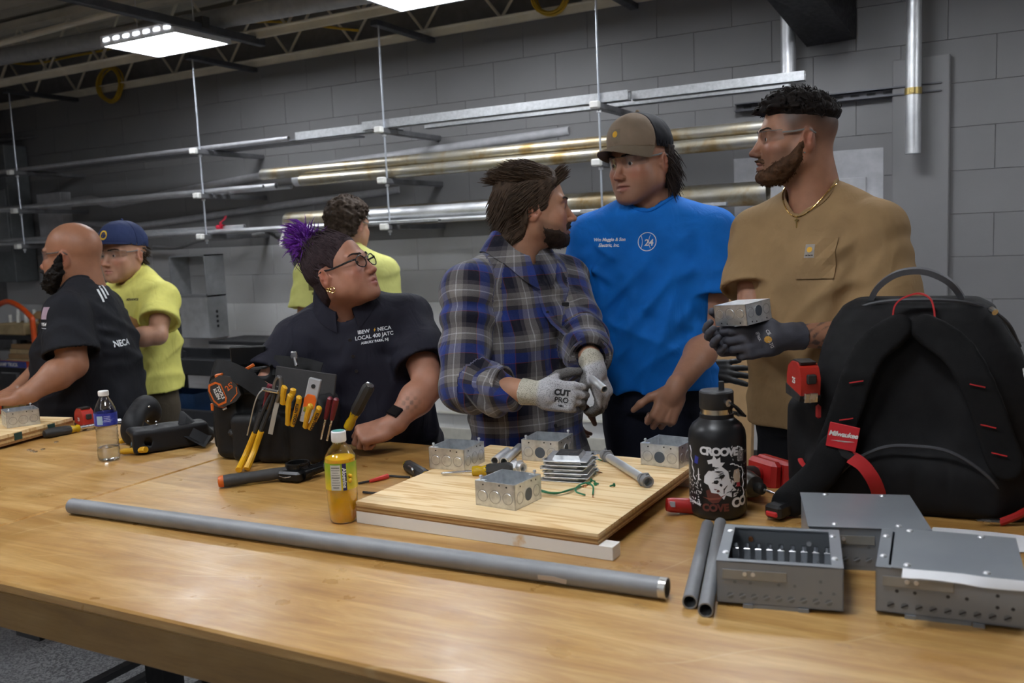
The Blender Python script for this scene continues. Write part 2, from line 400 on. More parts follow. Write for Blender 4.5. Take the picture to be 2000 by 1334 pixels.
a, b = py_(1436, 208, 4.83), py_(1840, 173, 4.83)
so = thing('wall_strut', 'dark perforated strut bolted to the wall behind the bearded man', 'channel', ((a[0]+b[0])/2, 4.83, (a[2]+b[2])/2))
Lw = b[0]-a[0]
MB().box((0, 0, .018), (Lw, .04, .006)).box((0, 0, -.018), (Lw, .04, .006)).box((0, .018, 0), (Lw, .004, .04)).build('channel', mat('dark_strut', (.10, .10, .11), .4, .6), so)
for i in range(13): MB().box((-Lw/2+.06+i*.075, .0155, 0), (.04, .003, .012)).build('slot', MATS['slot_black'], so)
struct(MB().box((0, 0, 0), (.0, .0, .0)).build('trim_2', wall_m)) if False else None
# flush grey panel door behind the bearded man
pn = thing('wall_panel', 'flush grey painted panel board on the wall behind the bearded man', 'panel', (-.89, WY-.065, 1.3))
grey_p = mat('panel_paint', (.42, .42, .435), .45)
MB().box((0, 0, -.1), (.74, .05, 1.3), ch=.004).build('cover', grey_p, pn)
MB().box((.12, -.03, .02), (.34, .012, .78), ch=.003).build('door', grey_p, pn)
MB().box((-.02, -.038, .0), (.02, .01, .06), ch=.002).build('latch', emt, pn)
# baseboard heater
bh_ = thing('baseboard_heater', 'cream finned baseboard heater along the foot of the block wall', 'heater', (-3.2, WY-.09, .12))
cream = mat('heater_cream', (.55, .53, .46), .5)
MB().box((0, .03, .14), (3.6, .03, .28)).build('back_plate', cream, bh_)
MB().box((0, -.02, .14), (3.6, .012, .075), ch=.003).build('front_cover', cream, bh_)
MB().box((0, 0, .275), (3.6, .07, .012), ch=.003).build('top_cover', cream, bh_)
MB().box((0, -.01, .03), (3.6, .05, .012), ch=.003).build('bottom_rail', cream, bh_)
# ================================================================== pipe rack on the back wall
rod_m = mat('threaded_rod', (.52, .55, .60), .35, .7, bump=.4, bscale=600, stretch=(1, 1, 1))
cap_m = mat('white_cap', (.75, .74, .70), .45)
strut_m = mat('rack_strut', (.20, .20, .21), .45, .6)
RX = [-6.415, -4.54, -3.09, -1.78]; RZ = [2.115, 1.835, 1.575]
pos = ['leftmost', 'second from the left', 'third from the left', 'rightmost']
for i, x in enumerate(RX):
    r_ = thing('rack_hanger', 'hanger frame of the pipe rack with white end caps, ' + pos[i] + ' in view', 'rack', (x, 4.3, 1.5))
    MB().cyl((0, 0, .03), (0, 0, 1.22), .0055, n=8).build('front_rod', rod_m, r_)
    MB().cyl((0, .57, .2), (0, .57, 1.22), .0055, n=8).build('rear_rod', strut_m, r_)
    for z in RZ:
        h = z-1.5
        MB().box((0, .285, h), (.041, .66, .03), ch=.003).build('arm', strut_m, r_)
        MB().box((0, -.052, h+.002), (.05, .035, .036), ch=.006).build('end_cap', cap_m, r_)
        MB().cyl((0, 0, h-.03), (0, 0, h-.018), .012, n=6).build('nut', emt, r_)
    MB().box((0, .60, h-.06), (.05, .02, .12), ch=.003).build('wall_bracket', mat('bracket_bronze', (.20, .17, .10), .5, .5), r_)
    MB().cyl((0, .585, h-.09), (0, .575, h-.09), .012, n=6).build('bolt', emt, r_)
tarn = NT('tarnished_pipe'); c = tarn.coord((1, 1, 1)); nz = tarn.noise(c, 5, 6, .65, .4)
tarn.set(Base_Color=tarn.ramp(nz, [(.32, (.45, .45, .44)), (.5, (.42, .38, .29)), (.68, (.30, .20, .08))]), Metallic=.85, Roughness=tarn.ramp(nz, [(.3, (.3,)*3), (.7, (.5,)*3)])); tarn = tarn.m
strutg = NT('galv_strut'); c = strutg.coord(); nz = strutg.noise(c, 40, 6, .7)
strutg.set(Base_Color=strutg.ramp(nz, [(.3, (.40, .41, .42)), (.7, (.62, .63, .64))]), Metallic=.8, Roughness=.45); strutg = strutg.m
greyp = mat('grey_painted_pipe', (.36, .36, .375), .4, .3)
def hpipe(pxa, pxb, Y, r, m_, label, z=None, name='conduit', thick=.003, cat='pipe', group=None):
    a = py_(*pxa, Y) if not np.isscalar(pxa) else V(pxa, Y, z); b = py_(*pxb, Y) if not np.isscalar(pxb) else V(pxb, Y, z)
    base = (a+b)/2
    return tag(MB().pipe(a-base, b-base, r, thick, 20).build(name, m_, None, base), label, cat, group)
top = RZ[0]+.015; mid = RZ[1]+.015; low = RZ[2]+.015
def hp(x0, x1, Y, z, r, m_, label, **k): return hpipe(x0, x1, Y, r, m_, label, z=z+r, **k)
# top level
def chan(x0, x1, Y, z, w_, h_, label, m_=strutg, dz=0):
    o = thing('strut_bar', label, 'strut', ((x0+x1)/2, Y, z)); L = x1-x0
    MB().box((0, 0, .002), (L, w_, .004)).box((0, -w_/2+.002, h_/2), (L, .004, h_)).box((0, w_/2-.002, h_/2), (L, .004, h_)).build('channel', m_, o)
    MB().box((0, -w_/2+.009, h_-.002), (L, .012, .003)).box((0, w_/2-.009, h_-.002), (L, .012, .003)).build('lip', m_, o)
chan(-3.25, -1.63, 4.33, top, .045, .05, 'bright galvanised strut bar on the top rack level, above the capped man')
chan(-1.62, -.80, 4.36, top, .042, .045, 'galvanised strut bar at the right end of the top rack level')
chan(-3.82, -3.06, 4.42, top, .06, .05, 'short pale strut bar on the top rack level, left end bare')
chan(-2.95, -.9, 4.52, top, .042, .03, 'thin grey strut bar behind the front bars on the top rack level')
hp(-7.9, -3.84, 4.35, top, .014, greyp, 'thin grey conduit on the top rack level, left half')
hp(-7.8, -3.5, 4.55, top, .012, emt, 'thin bright conduit at the back of the top rack level')
tag(MB().box((0, 0, 0), (4.2, .2, .012), ch=.003).build('sheet_strip', mat('sheet_grey', (.20, .20, .215), .4, .4), None, (-5.55, 4.5, top+.008)), 'flat grey metal strip lying on the top rack level at left', 'strip')
# middle level
hp(-4.10, -.95, 4.385, mid+.060, .035, tarn, 'long tarnished yellowish pipe on the middle rack level, upper of the pair', name='steel_pipe', thick=.005)
hp(-3.75, -.90, 4.34, mid, .033, tarn, 'long tarnished pipe on the middle rack level, lower of the pair', name='steel_pipe', thick=.005)
hp(-3.98, -1.4, 4.55, mid+.02, .040, emt, 'clean galvanised pipe behind the tarnished pair', name='steel_pipe', thick=.005)
hp(-7.9, -4.05, 4.33, mid, .014, emt, 'bright thin conduit at the front of the middle rack level')
hp(-7.6, -4.0, 4.39, mid, .019, emt, 'bright thicker conduit on the middle rack level, second from the front')
hp(-7.6, -3.95, 4.47, mid, .014, emt, 'thin conduit on the middle rack level behind the front two')
# low level
hp(-4.02, -1.0, 4.50, low+.0, .058, tarn, 'fat tarnished pipe lying on the lowest rack level', name='steel_pipe', thick=.006)
hp(-3.55, -2.1, 4.37, low+.022, .038, emt, 'bright galvanised pipe in front of the fat tarnished pipe', name='steel_pipe', thick=.004)
for i, (x0, x1, Y, dz, r) in enumerate([(-7.2, -1.3, 4.325, 0, .012), (-6.9, -3.9, 4.352, 0, .013), (-6.5, -3.2, 4.385, .0, .016), (-7.4, -4.0, 4.42, .0, .014), (-6.7, -4.55, 4.45, .014, .012), (-7.0, -4.3, 4.40, .03, .012)]):
    hp(x0, x1, Y, low+dz, r, emt, ['thin bright conduit at the very front of the lowest rack level', 'bright conduit on the lowest rack level, second from the front', 'thickest bright conduit on the left of the lowest rack level', 'bright conduit at the back of the lowest rack level, left', 'bright conduit with a dark end resting on the back row', 'bright conduit stacked on top of the lowest level row'][i])
chan(-3.3, -2.75, 4.30, low, .03, .018, 'short bright strut piece on the lowest rack level beside the curly haired person')
chan(-1.9, -1.15, 4.31, low, .03, .02, 'short bright strut piece on the lowest rack level beside the capped man')
# red tape wrap
rt = MB(); a = py_(412, 430, 4.31)
rt.pipe((-.04, 0, 0), (.02, 0, 0), .016, .002, 12); rt.strip([(0, -.01, 0), (.02, -.03, .03), (.05, -.02, .05), (.07, -.03, .07)], (0, 1, 0), .02, .001)
tag(rt.build('tape_flag', mat('red_tape', (.55, .02, .05), .5), None, (a[0], 4.40, low+.045)), 'red tape flag wrapped round a conduit on the lowest rack', 'tape')
# painted surface conduits on the wall left
tag(MB().tube(bez([(-7.9, 4.72, 2.47), (-7.0, 4.86, 2.47), (-6.85, 4.9, 2.45), (-6.95, 4.9, 2.33), (-6.98, 4.9, 2.2), (-6.99, 4.9, 1.4), (-7.0, 4.9, 1.0)], 8), .014, 10).build('wall_conduit', mat('grey_conduit', (.24, .24, .25), .4, .3)), 'bent grey conduit turning down the wall at far left', 'conduit')
tag(MB().tube(bez([(-6.6, 4.88, 1.93), (-6.35, 4.86, 1.93), (-6.15, 4.86, 1.88), (-5.9, 4.86, 1.89), (-4.3, 4.86, 2.0), (-2.2, 4.87, 2.08)], 8), .028, 12).build('wall_pipe', mat('wall_pipe_paint', (.43, .43, .445), .5)), 'painted pipe running along the wall between top and middle rack levels', 'pipe')
tag(MB().tube(bez([(-6.6, 4.88, 1.75), (-6.1, 4.86, 1.72), (-5.8, 4.86, 1.70), (-4.3, 4.86, 1.78), (-3.4, 4.87, 1.82)], 8), .024, 12).build('wall_pipe', MATS['wall_pipe_paint']), 'painted pipe running along the wall between middle and lowest rack levels', 'pipe')
# grey electrical trunking boxes at the far left wall
lb = thing('trunking_box', 'grey vertical trunking on the wall at the left frame edge', 'electrical box', (-7.25, 4.75, 1.3))
MB().box((0, 0, .55), (.34, .2, 1.1), ch=.004).build('body', mat('trunk_grey', (.16, .17, .175), .45, .2), lb)
MB().box((.0, -.102, .5), (.28, .008, .5), ch=.002).build('cover', mat('trunk_cover', (.22, .23, .235), .45, .2), lb)
lb2 = MB().box((0, 0, 0), (.30, .10, .9), ch=.004).build('riser_cover', mat('wall_pipe_paint'), None, (-6.75, 4.82, 1.55)); tag(lb2, 'boxed painted riser on the wall behind the left rack hanger', 'electrical box')
tag(MB().box((0, 0, 0), (.16, .12, 1.0)).build('dark_riser', black_sheet, None, (-7.35, 4.6, 2.6)), 'black vertical duct at the top left frame edge', 'duct')
# flexible cable and white hook
tag(MB().tube(bez([py_(300, 482, 4.8), py_(345, 484, 4.8), py_(390, 470, 4.75), py_(470, 463, 4.7), py_(520, 455, 4.7)], 8), .014, 10).build('flex_conduit', mat('flex_grey', (.26, .26, .26), .5, .3, bump=.6, bscale=90, stretch=(4, 1, 1))), 'grey flexible conduit sagging below the lowest rack level', 'conduit')
fl = MB(); pts = bez([py_(520, 448, 4.45), py_(560, 475, 4.5), py_(580, 520, 4.55), py_(590, 600, 4.6), py_(592, 640, 4.62)], 10)
for i in range(len(pts)-1):
    fl.cyl(pts[i], pts[i]*.35+pts[i+1]*.65, .021, n=10); fl.cyl(pts[i]*.35+pts[i+1]*.65, pts[i+1], .017, n=10)
tag(fl.build('flex_hose', mat('flex_dark', (.12, .12, .125), .45, .3)), 'dark ribbed flexible hose hanging behind the purple haired woman', 'hose')
p = py_(547, 462, 4.3)
tag(MB().strip(bez([p+V(0, 0, -.06), p+V(.005, 0, -.03), p+V(.03, 0, .02), p+V(.05, 0, .07)], 4), (1, 0, 0), .018, .006).build('white_hook', cap_m), 'white plastic hook on the rack above the purple bun', 'hook')
# wall cabinet
cbx = thing('wall_cabinet', 'grey square wire cabinet with open upper box on the wall', 'electrical box', (-5.16, 4.80, .86))
cg = mat('cabinet_grey', (.42, .43, .44), .45, .2); cdk = mat('cabinet_dark', (.05, .05, .052), .5)
W_, H_ = .36, .60
MB().box((0, 0, .15), (W_, .24, .30), ch=.004).build('lower_box', cg, cbx)
ub = MB().box((0, .11, .45), (W_, .01, .30)).box((-W_/2+.005, 0, .45), (.01, .24, .30)).box((W_/2-.005, 0, .45), (.01, .24, .30)).box((0, 0, .595), (W_, .24, .01)).box((0, 0, .305), (W_, .24, .01)).build('upper_box', cg, cbx)
MB().box((0, .1, .45), (W_-.03, .006, .27)).build('back_board', cdk, cbx)
MB().box((-.09, .09, .47), (.07, .02, .10)).build('device', mat('device_grey', (.28, .27, .25), .5), cbx)
MB().box((0, -.1215, .15), (W_-.01, .004, .29), ch=.001).build('cover', mat('cabinet_light', (.58, .59, .60), .4), cbx)
for i in range(4): MB().cyl((W_/2-.001, -.04, .19-i*.035), (W_/2+.002, -.04, .19-i*.035), .011, n=12).build('knockout', MATS['slot_black'], cbx)
for sx in (-1, 1): MB().cyl((sx*.12, -.123, .285), (sx*.12, -.127, .285), .006, n=8).build('screw', emt, cbx)
# small switch box and conduits on the wall left of it
sw = thing('outlet_box', 'small grey outlet box with two conduits behind the bald man', 'electrical box', (-6.30, 4.86, 1.12))
MB().box((0, 0, 0), (.14, .08, .12), ch=.006).build('body', mat('trunk_cover'), sw); MB().box((-.03, -.042, 0), (.05, .006, .1), ch=.002).build('plate', emt, sw)
for dx in (-.03, .04): MB().cyl((dx, 0, .05), (dx, 0, .45), .013, n=10).build('conduit', mat('trunk_cover'), sw)
# ------------------------------------------------------------------ far left: hand truck, shelf with boxes
orange = mat('truck_orange', (.62, .075, .008), .35, coat=.3)
ht = thing('hand_truck', 'orange tubular hand truck standing behind the bald man', 'hand truck', (-6.33, 4.10, 0))
def arch(x0, x1, zt, y): return bez([(x0, y, .05), (x0, y, zt-.25), (x0+.03, y, zt-.1), ((x0+x1)/2, y, zt), (x1-.03, y, zt-.1), (x1, y, zt-.25), (x1, y, .05)], 8)
MB().tube(arch(-.32, .22, 1.18, 0), .019, 12).build('frame', orange, ht)
MB().tube(arch(-.45, -.09, .98, -.12), .017, 12).build('handle', orange, ht)
MB().box((-.05, -.0, .72), (.54, .012, .05)).build('cross_bar', orange, ht)
MB().box((-.09, -.012, .72), (.40, .008, .046)).build('name_plate', mat('plate_blue', (.03, .06, .25), .4), ht)
vs, fs = text_mesh('FLE RAMP TRUCK', .036, .0005, bold=.0006); MB().add(vs, fs, rotx(math.pi/2), (-.12, -.017, .718)).build('plate_text', cap_m, ht, smooth=0)
MB().box((.0, -.0, .40), (.44, .012, .05)).build('cross_bar', mat('plate_yellow', (.55, .36, .10), .5), ht)
vs, fs = text_mesh('CAPACITY', .04, .0005, bold=.0008); MB().add(vs, fs, rotx(math.pi/2), (.06, -.008, .40)).build('capacity_text', mat('text_dark', (.03, .02, .02), .6), ht, smooth=0)
MB().box((-.05, -.1, .02), (.5, .26, .012)).build('toe_plate', orange, ht)
for sx in (-1, 1): MB().cyl((-.05+sx*.30, .1, .1), (-.05+sx*.25, .1, .1), .1, n=20).build('wheel', mat('tyre', (.02, .02, .02), .7), ht)
sh = thing('storage_rack', 'black steel shelf carrying cardboard and parts behind the hand truck', 'shelf', (-6.75, 4.62, 0))
blk = mat('black_steel', (.018, .018, .02), .5)
for sx in (-.6, 0, .6):
    for sy in (-.2, .2): MB().box((sx, sy, .45), (.05, .05, .9)).build('post', blk, sh)
for z in (.88, .62, .3): MB().box((0, 0, z), (1.3, .48, .04)).build('shelf', blk, sh)
card = mat('cardboard', (.36, .22, .10), .75, var=.15, scale=6)
bx_ = thing('cardboard_box', 'open cardboard box on the shelf left of the bald man', 'box', (-6.30, 4.55, .90), rz=.15)
for a, b in (((0, -.14, .09), (.36, .006, .18)), ((0, .14, .09), (.36, .006, .18)), ((-.18, 0, .09), (.006, .28, .18)), ((.18, 0, .09), (.006, .28, .18)), ((0, 0, .003), (.36, .28, .006))): MB().box(a, b).build('panel', card, bx_)
MB().box((.02, .19, .21), (.36, .13, .005), rotx(.9)).build('flap', card, bx_); MB().box((0, -.19, .16), (.36, .1, .005), rotx(.5)).build('flap', card, bx_)
tan_w = mat('pale_wood', (.50, .38, .20), .6)
bn = thing('parts_bin', 'cream plastic bin of small fittings on the shelf at left edge', 'bin', (-6.78, 4.5, .90))
MB().box((0, 0, .045), (.34, .28, .09), ch=.008).build('body', tan_w, bn)
for i in range(9): MB().cyl((-.13+.033*i, -.05+.1*((i*7) % 3)/2, .08), (-.13+.033*i, -.05+.1*((i*7) % 3)/2, .15+.02*((i*5) % 3)), .014, n=8).build('fitting', cap_m, bn)
for i in range(5):
    tag(MB().box((0, 0, 0), (.5-.03*i, .3, .035), rotz(.05*((i*3) % 4-1.5))).build('wood_offcut', tan_w if i % 2 else card, None, (-6.6, 4.5, .66+.038*i)),
        ['lowest', 'second lowest', 'middle', 'second highest', 'topmost'][i] + ' board of the offcut stack inside the black shelf', 'board')
# ------------------------------------------------------------------ black utility cart in the middle distance
ct = thing('utility_cart', 'black plastic utility cart below the grey wall cabinet', 'cart', (-4.62, 4.25, 0))
cart_m = mat('cart_black', (.030, .031, .034), .45)
for z in (.74, .42): 
    MB().box((0, 0, z), (.92, .5, .025)).build('tray', cart_m, ct)
    for a, b in (((0, -.25, z+.03), (.94, .025, .1)), ((0, .25, z+.03), (.94, .025, .1)), ((-.46, 0, z+.03), (.025, .5, .1)), ((.46, 0, z+.03), (.025, .5, .1))): MB().box(a, b, ch=.006).build('rim', cart_m, ct)
for sx in (-.43, .43):
    for sy in (-.22, .22): MB().box((sx, sy, .42), (.05, .05, .76), ch=.006).build('post', cart_m, ct); MB().cyl((sx-.012, sy, .05), (sx+.012, sy, .05), .05, n=16).build('wheel', cart_m, ct)
MB().tube(bez([(-.42, -.2, .76), (-.42, -.2, 1.02), (-.42, -.17, 1.06), (-.42, .17, 1.06), (-.42, .2, 1.02), (-.42, .2, .76)], 5), .022, 8).build('handle', cart_m, ct)
tag(MB().box((0, 0, 0), (.62, .34, .025), ch=.004).build('flat_panel', mat('lid_black', (.022, .022, .024), .5), None, (-4.45, 4.62, .865)), 'flat black panel lying behind the utility cart', 'panel')
bd = thing('blue_bin', 'blue bin on the lower tray of the utility cart', 'bin', (-4.72, 4.2, .435)); 
for a, b in (((0, -.1, .07), (.34, .01, .14)), ((0, .1, .07), (.34, .01, .14)), ((-.17, 0, .07), (.01, .2, .14)), ((.17, 0, .07), (.01, .2, .14)), ((0, 0, .005), (.34, .2, .01))): MB().box(a, b).build('panel', mat('bin_blue', (.02, .06, .16), .5), bd)
# cardboard sheet behind the blue shirt man
lc = thing('leaning_carton', 'flattened brown carton leaning on the wall behind the blue shirt', 'box', (-1.27, 4.45, .0))
MB().box((0, .0, .6), (.35, .06, 1.2), rotx(-.15)).build('carton', card, lc, (0, .1, .02))
MB().box((.13, -.045, 1.08), (.025, .003, .16), rotx(-.15)).build('print_mark', mat('text_dark'), lc, (0, .09, .02))
# ================================================================== implicit-surface modeller (bodies, clothes, bags)
F32 = np.float32
def cone(a, b, ra, rb=None):
    rb = ra if rb is None else rb; a = np.asarray(a, F32); b = np.asarray(b, F32); ba = b-a; L2 = max(float(ba @ ba), 1e-9)
    def fn(P):
        t = np.clip(((P-a) @ ba)/L2, 0, 1); q = P-a-t[..., None]*ba
        return np.sqrt((q*q).sum(-1)) - (ra+(rb-ra)*t)
    return fn, (a+b)/2, math.sqrt(L2)/2+max(ra, rb)
def ell(c, r, T=None):
    c = np.asarray(c, F32); r = np.asarray(r, F32); Tm = None if T is None else np.asarray(T, F32)
    def fn(P):
        q = P-c
        if Tm is not None: q = q @ Tm
        k0 = np.sqrt(((q/r)**2).sum(-1)); k1 = np.sqrt(((q/(r*r))**2).sum(-1))
        return k0*(k0-1)/np.maximum(k1, 1e-6)
    return fn, c, float(r.max())
def rbox(c, h, T=None, rd=.01):
    c = np.asarray(c, F32); h = np.asarray(h, F32)-rd; Tm = None if T is None else np.asarray(T, F32)
    def fn(P):
        q = P-c
        if Tm is not None: q = q @ Tm
        q = np.abs(q)-h
        return np.sqrt((np.maximum(q, 0)**2).sum(-1)) + np.minimum(q.max(-1), 0) - rd
    return fn, c, float(np.linalg.norm(h)+rd*2)
def half(p, n):
    p = np.asarray(p, F32); n = np.asarray(nrm(n), F32)
    return (lambda P: (P-p) @ n), np.zeros(3), 1e3
def loft(secs, T, o, pw=2.4):
    """stack of elliptical sections along local z of frame T at origin o: secs = [(z, cx, cy, rx, ry)]"""
    S = np.asarray(secs, F32); Tm = np.asarray(T, F32); o = np.asarray(o, F32)
    zs = S[:, 0]
    def fn(P):
        q = (P-o) @ Tm; z = np.clip(q[..., 2], zs[0], zs[-1])
        cx, cy, rx, ry = (np.interp(z, zs, S[:, i]).astype(F32) for i in (1, 2, 3, 4))
        x = np.abs(q[..., 0]-cx)/rx; y = np.abs(q[..., 1]-cy)/ry
        d = ((x**pw+y**pw)**(1/pw)-1)*np.minimum(rx, ry)
        dz = np.abs(q[..., 2]-z)
        return np.where(dz > 0, np.sqrt(np.maximum(d, 0)**2+dz*dz)+np.minimum(d, 0)*0, d)
    zc = (zs[0]+zs[-1])/2; c = o + Tm @ np.array([S[:, 1].mean(), S[:, 2].mean(), zc], F32)
    return fn, c, float(math.hypot((zs[-1]-zs[0])/2, S[:, 3:].max())*1.15+.03)
class SDF:
    def __init__(s): s.ops = []
    def u(s, pr, k=.01): s.ops.append(('u', pr, k)); return s
    def sub(s, pr, k=.006): s.ops.append(('s', pr, k)); return s
    def cut(s, pr, k=.004): s.ops.append(('i', pr, k)); return s
    def disp(s, fn, c, R):
        if R < 1:
            c_ = np.asarray(c, F32); f0 = fn; fn = lambda P: f0(P)*(1-sm(np.sqrt(((P-c_)**2).sum(-1)), R*.55, R))
        s.ops.append(('d', (fn, np.asarray(c, F32), R), 0)); return s
    def ev(s, P, bc, br):
        D = np.full(P.shape[:-1], 1.0, F32)
        for ty, (fn, c, R), k in s.ops:
            sel = None
            if R < 100:
                sel = np.nonzero(((bc-c)**2).sum(-1) < (R+br+k+.03)**2)[0]
                if len(sel) == 0: continue
                if len(sel) == len(bc): sel = None
            Q = P if sel is None else P[sel]; a = D if sel is None else D[sel]; b = fn(Q).astype(F32)
            if ty == 'u':
                h = np.clip(.5+.5*(b-a)/k, 0, 1); v = b*(1-h)+a*h-k*h*(1-h)
            elif ty == 's':
                b = -b; h = np.clip(.5-.5*(b-a)/k, 0, 1); v = b*(1-h)+a*h+k*h*(1-h)
            elif ty == 'i':
                h = np.clip(.5-.5*(b-a)/k, 0, 1); v = b*(1-h)+a*h+k*h*(1-h)
            else: v = a+b
            if sel is None: D = v
            else: D[sel] = v
        return D
    def at(s, P):
        P = np.asarray(P, F32).reshape(-1, 1, 3); return s.ev(P, P[:, 0], 0.0)[:, 0]
    def poly(s, vox, lo=None, hi=None):
        if lo is None:
            us = [p for t_, p, k in s.ops if t_ == 'u' and p[2] < 100]
            lo = np.min([p[1]-p[2] for p in us], 0)-.02; hi = np.max([p[1]+p[2] for p in us], 0)+.02
        B = 8; bs = B*vox; n = np.ceil((np.asarray(hi)-lo)/bs).astype(int); lo = np.asarray(lo, F32)
        I = np.stack(np.meshgrid(*[np.arange(k) for k in n], indexing='ij'), -1).reshape(-1, 3)
        bc = (lo+(I+.5)*bs).astype(F32); br = bs*.867
        d = s.ev(bc[:, None, :], bc, 0.0)[:, 0]
        act = np.abs(d) < br*2.1+.012; I = I[act]; bc = bc[act]
        g = np.stack(np.meshgrid(*[np.arange(B+1)]*3, indexing='ij'), -1).reshape(-1, 3)
        vv, keys, sg = [], [], []
        NY, NZ = int(n[1]*B+2), int(n[2]*B+2)
        for s0 in range(0, len(I), 1500):
            Ib = I[s0:s0+1500]; G = (Ib[:, None, :]*B+g[None]); P = lo+G.astype(F32)*F32(vox)
            D = s.ev(P.astype(F32), bc[s0:s0+1500], br).reshape(-1, B+1, B+1, B+1)
            neg = D < 0
            cor = [neg[:, i:i+B, j:j+B, k:k+B] for i in (0, 1) for j in (0, 1) for k in (0, 1)]
            cnt = sum(c_.astype(np.int8) for c_ in cor); m = (cnt > 0) & (cnt < 8)
            bi, x, y, z = np.nonzero(m)
            if len(bi) == 0: continue
            cv = np.stack([D[bi, x+i, y+j, z+k] for i in (0, 1) for j in (0, 1) for k in (0, 1)], -1)
            co = np.array([(i, j, k) for i in (0, 1) for j in (0, 1) for k in (0, 1)], F32)
            acc = np.zeros((len(bi), 3), F32); nn = np.zeros(len(bi), F32)
            for a, b in ((0, 1), (2, 3), (4, 5), (6, 7), (0, 2), (1, 3), (4, 6), (5, 7), (0, 4), (1, 5), (2, 6), (3, 7)):
                va, vb = cv[:, a], cv[:, b]; w_ = (va < 0) != (vb < 0)
                t_ = np.where(w_, va/np.where(w_, va-vb, 1), 0)[:, None]
                acc += np.where(w_[:, None], co[a]+(co[b]-co[a])*t_, 0); nn += w_
            cell = Ib[bi]*B+np.stack([x, y, z], -1)
            vv.append(lo+(cell+acc/nn[:, None])*vox); keys.append((cell[:, 0].astype(np.int64)*NY+cell[:, 1])*NZ+cell[:, 2])
            ng = cv < 0; sg.append(np.stack([ng[:, 0], ng[:, 4], ng[:, 2], ng[:, 1]], -1))
        V_ = np.concatenate(vv); K = np.concatenate(keys); S_ = np.concatenate(sg)
        o = np.argsort(K); V_, K, S_ = V_[o], K[o], S_[o]
        st = (np.int64(NY)*NZ, np.int64(NZ), np.int64(1)); quads = []
        def look(k):
            i = np.searchsorted(K, k); i = np.clip(i, 0, len(K)-1); return i, K[i] == k
        for ax in range(3):
            b, c = (ax+1) % 3, (ax+2) % 3
            e = np.nonzero(S_[:, 0] != S_[:, ax+1])[0]; k = K[e]
            i1, o1 = look(k-st[b]); i2, o2 = look(k-st[b]-st[c]); i3, o3 = look(k-st[c]); ok = o1 & o2 & o3
            q = np.stack([e, i1, i2, i3], -1)[ok]; fl = S_[e[ok], 0]
            q[~fl] = q[~fl][:, ::-1]; quads.append(q)
        return V_, np.concatenate(quads)
def sdf_mesh(name, f, vox, org=(0, 0, 0), col=None, uv=None, post=None):
    V_, Q = f.poly(vox)
    if post is not None: V_ = post(V_)
    me = bpy.data.meshes.new(name); me.vertices.add(len(V_)); me.vertices.foreach_set('co', (V_-np.asarray(org)).astype(F32).ravel())
    me.loops.add(Q.size); me.loops.foreach_set('vertex_index', Q.ravel().astype(np.int32))
    me.polygons.add(len(Q)); me.polygons.foreach_set('loop_start', np.arange(0, Q.size, 4, dtype=np.int32)); me.polygons.foreach_set('loop_total', np.full(len(Q), 4, np.int32))
    me.polygons.foreach_set('use_smooth', np.ones(len(Q), bool)); me.update(calc_edges=True)
    if col is not None:
        C = np.ones((len(V_), 4), F32); C[:, :3] = col(V_); a = me.attributes.new('Col', 'FLOAT_COLOR', 'POINT'); a.data.foreach_set('color', C.ravel())
    if uv is not None:
        a = me.attributes.new('cloth', 'FLOAT_VECTOR', 'POINT'); a.data.foreach_set('vector', uv(V_).astype(F32).ravel())
    return me
def sm(x, a, b): t_ = np.clip((x-a)/(b-a), 0, 1); return t_*t_*(3-2*t_)
def wob(P, f, ph=0.0):
    """cheap smooth noise in -1..1"""
    x, y, z = P[..., 0]*f, P[..., 1]*f, P[..., 2]*f
    return (np.sin(x*1.0+1.7*np.sin(y*.8+ph)+ph)+np.sin(y*1.3+1.5*np.sin(z*.9+2*ph)+1.3)+np.sin(z*1.1+1.6*np.sin(x*.7+ph)+.5+ph))/3
def bvh_of(me, org=(0, 0, 0)):
    o = Vector(tuple(map(float, org))); vs = [v.co+o for v in me.vertices]; return BVHTree.FromPolygons(vs, [p.vertices[:] for p in me.polygons])
def decal(vs2, fs, c, right, up, bvh, org, name, m_, parent, off=.0012, reach=.15):
    """lay flat art (x,y in metres) onto a surface: project each vertex along -normal"""
    right = nrm(right); up = nrm(np.asarray(up)-right*(np.asarray(up) @ right)); n_ = np.cross(right, up); out = []
    zmin = min(v[2] for v in vs2)
    for v in vs2:
        p = np.asarray(c)+right*v[0]+up*v[1]; s0 = p+n_*reach
        h = bvh.ray_cast(Vector(s0), Vector(-n_), reach*2.2)
        q = np.array(h[0]) if h[0] is not None else p
        out.append(q+n_*(off+(v[2]-zmin)) - np.asarray(org))
    return MB().add(out, fs).build(name, m_, parent, smooth=0)
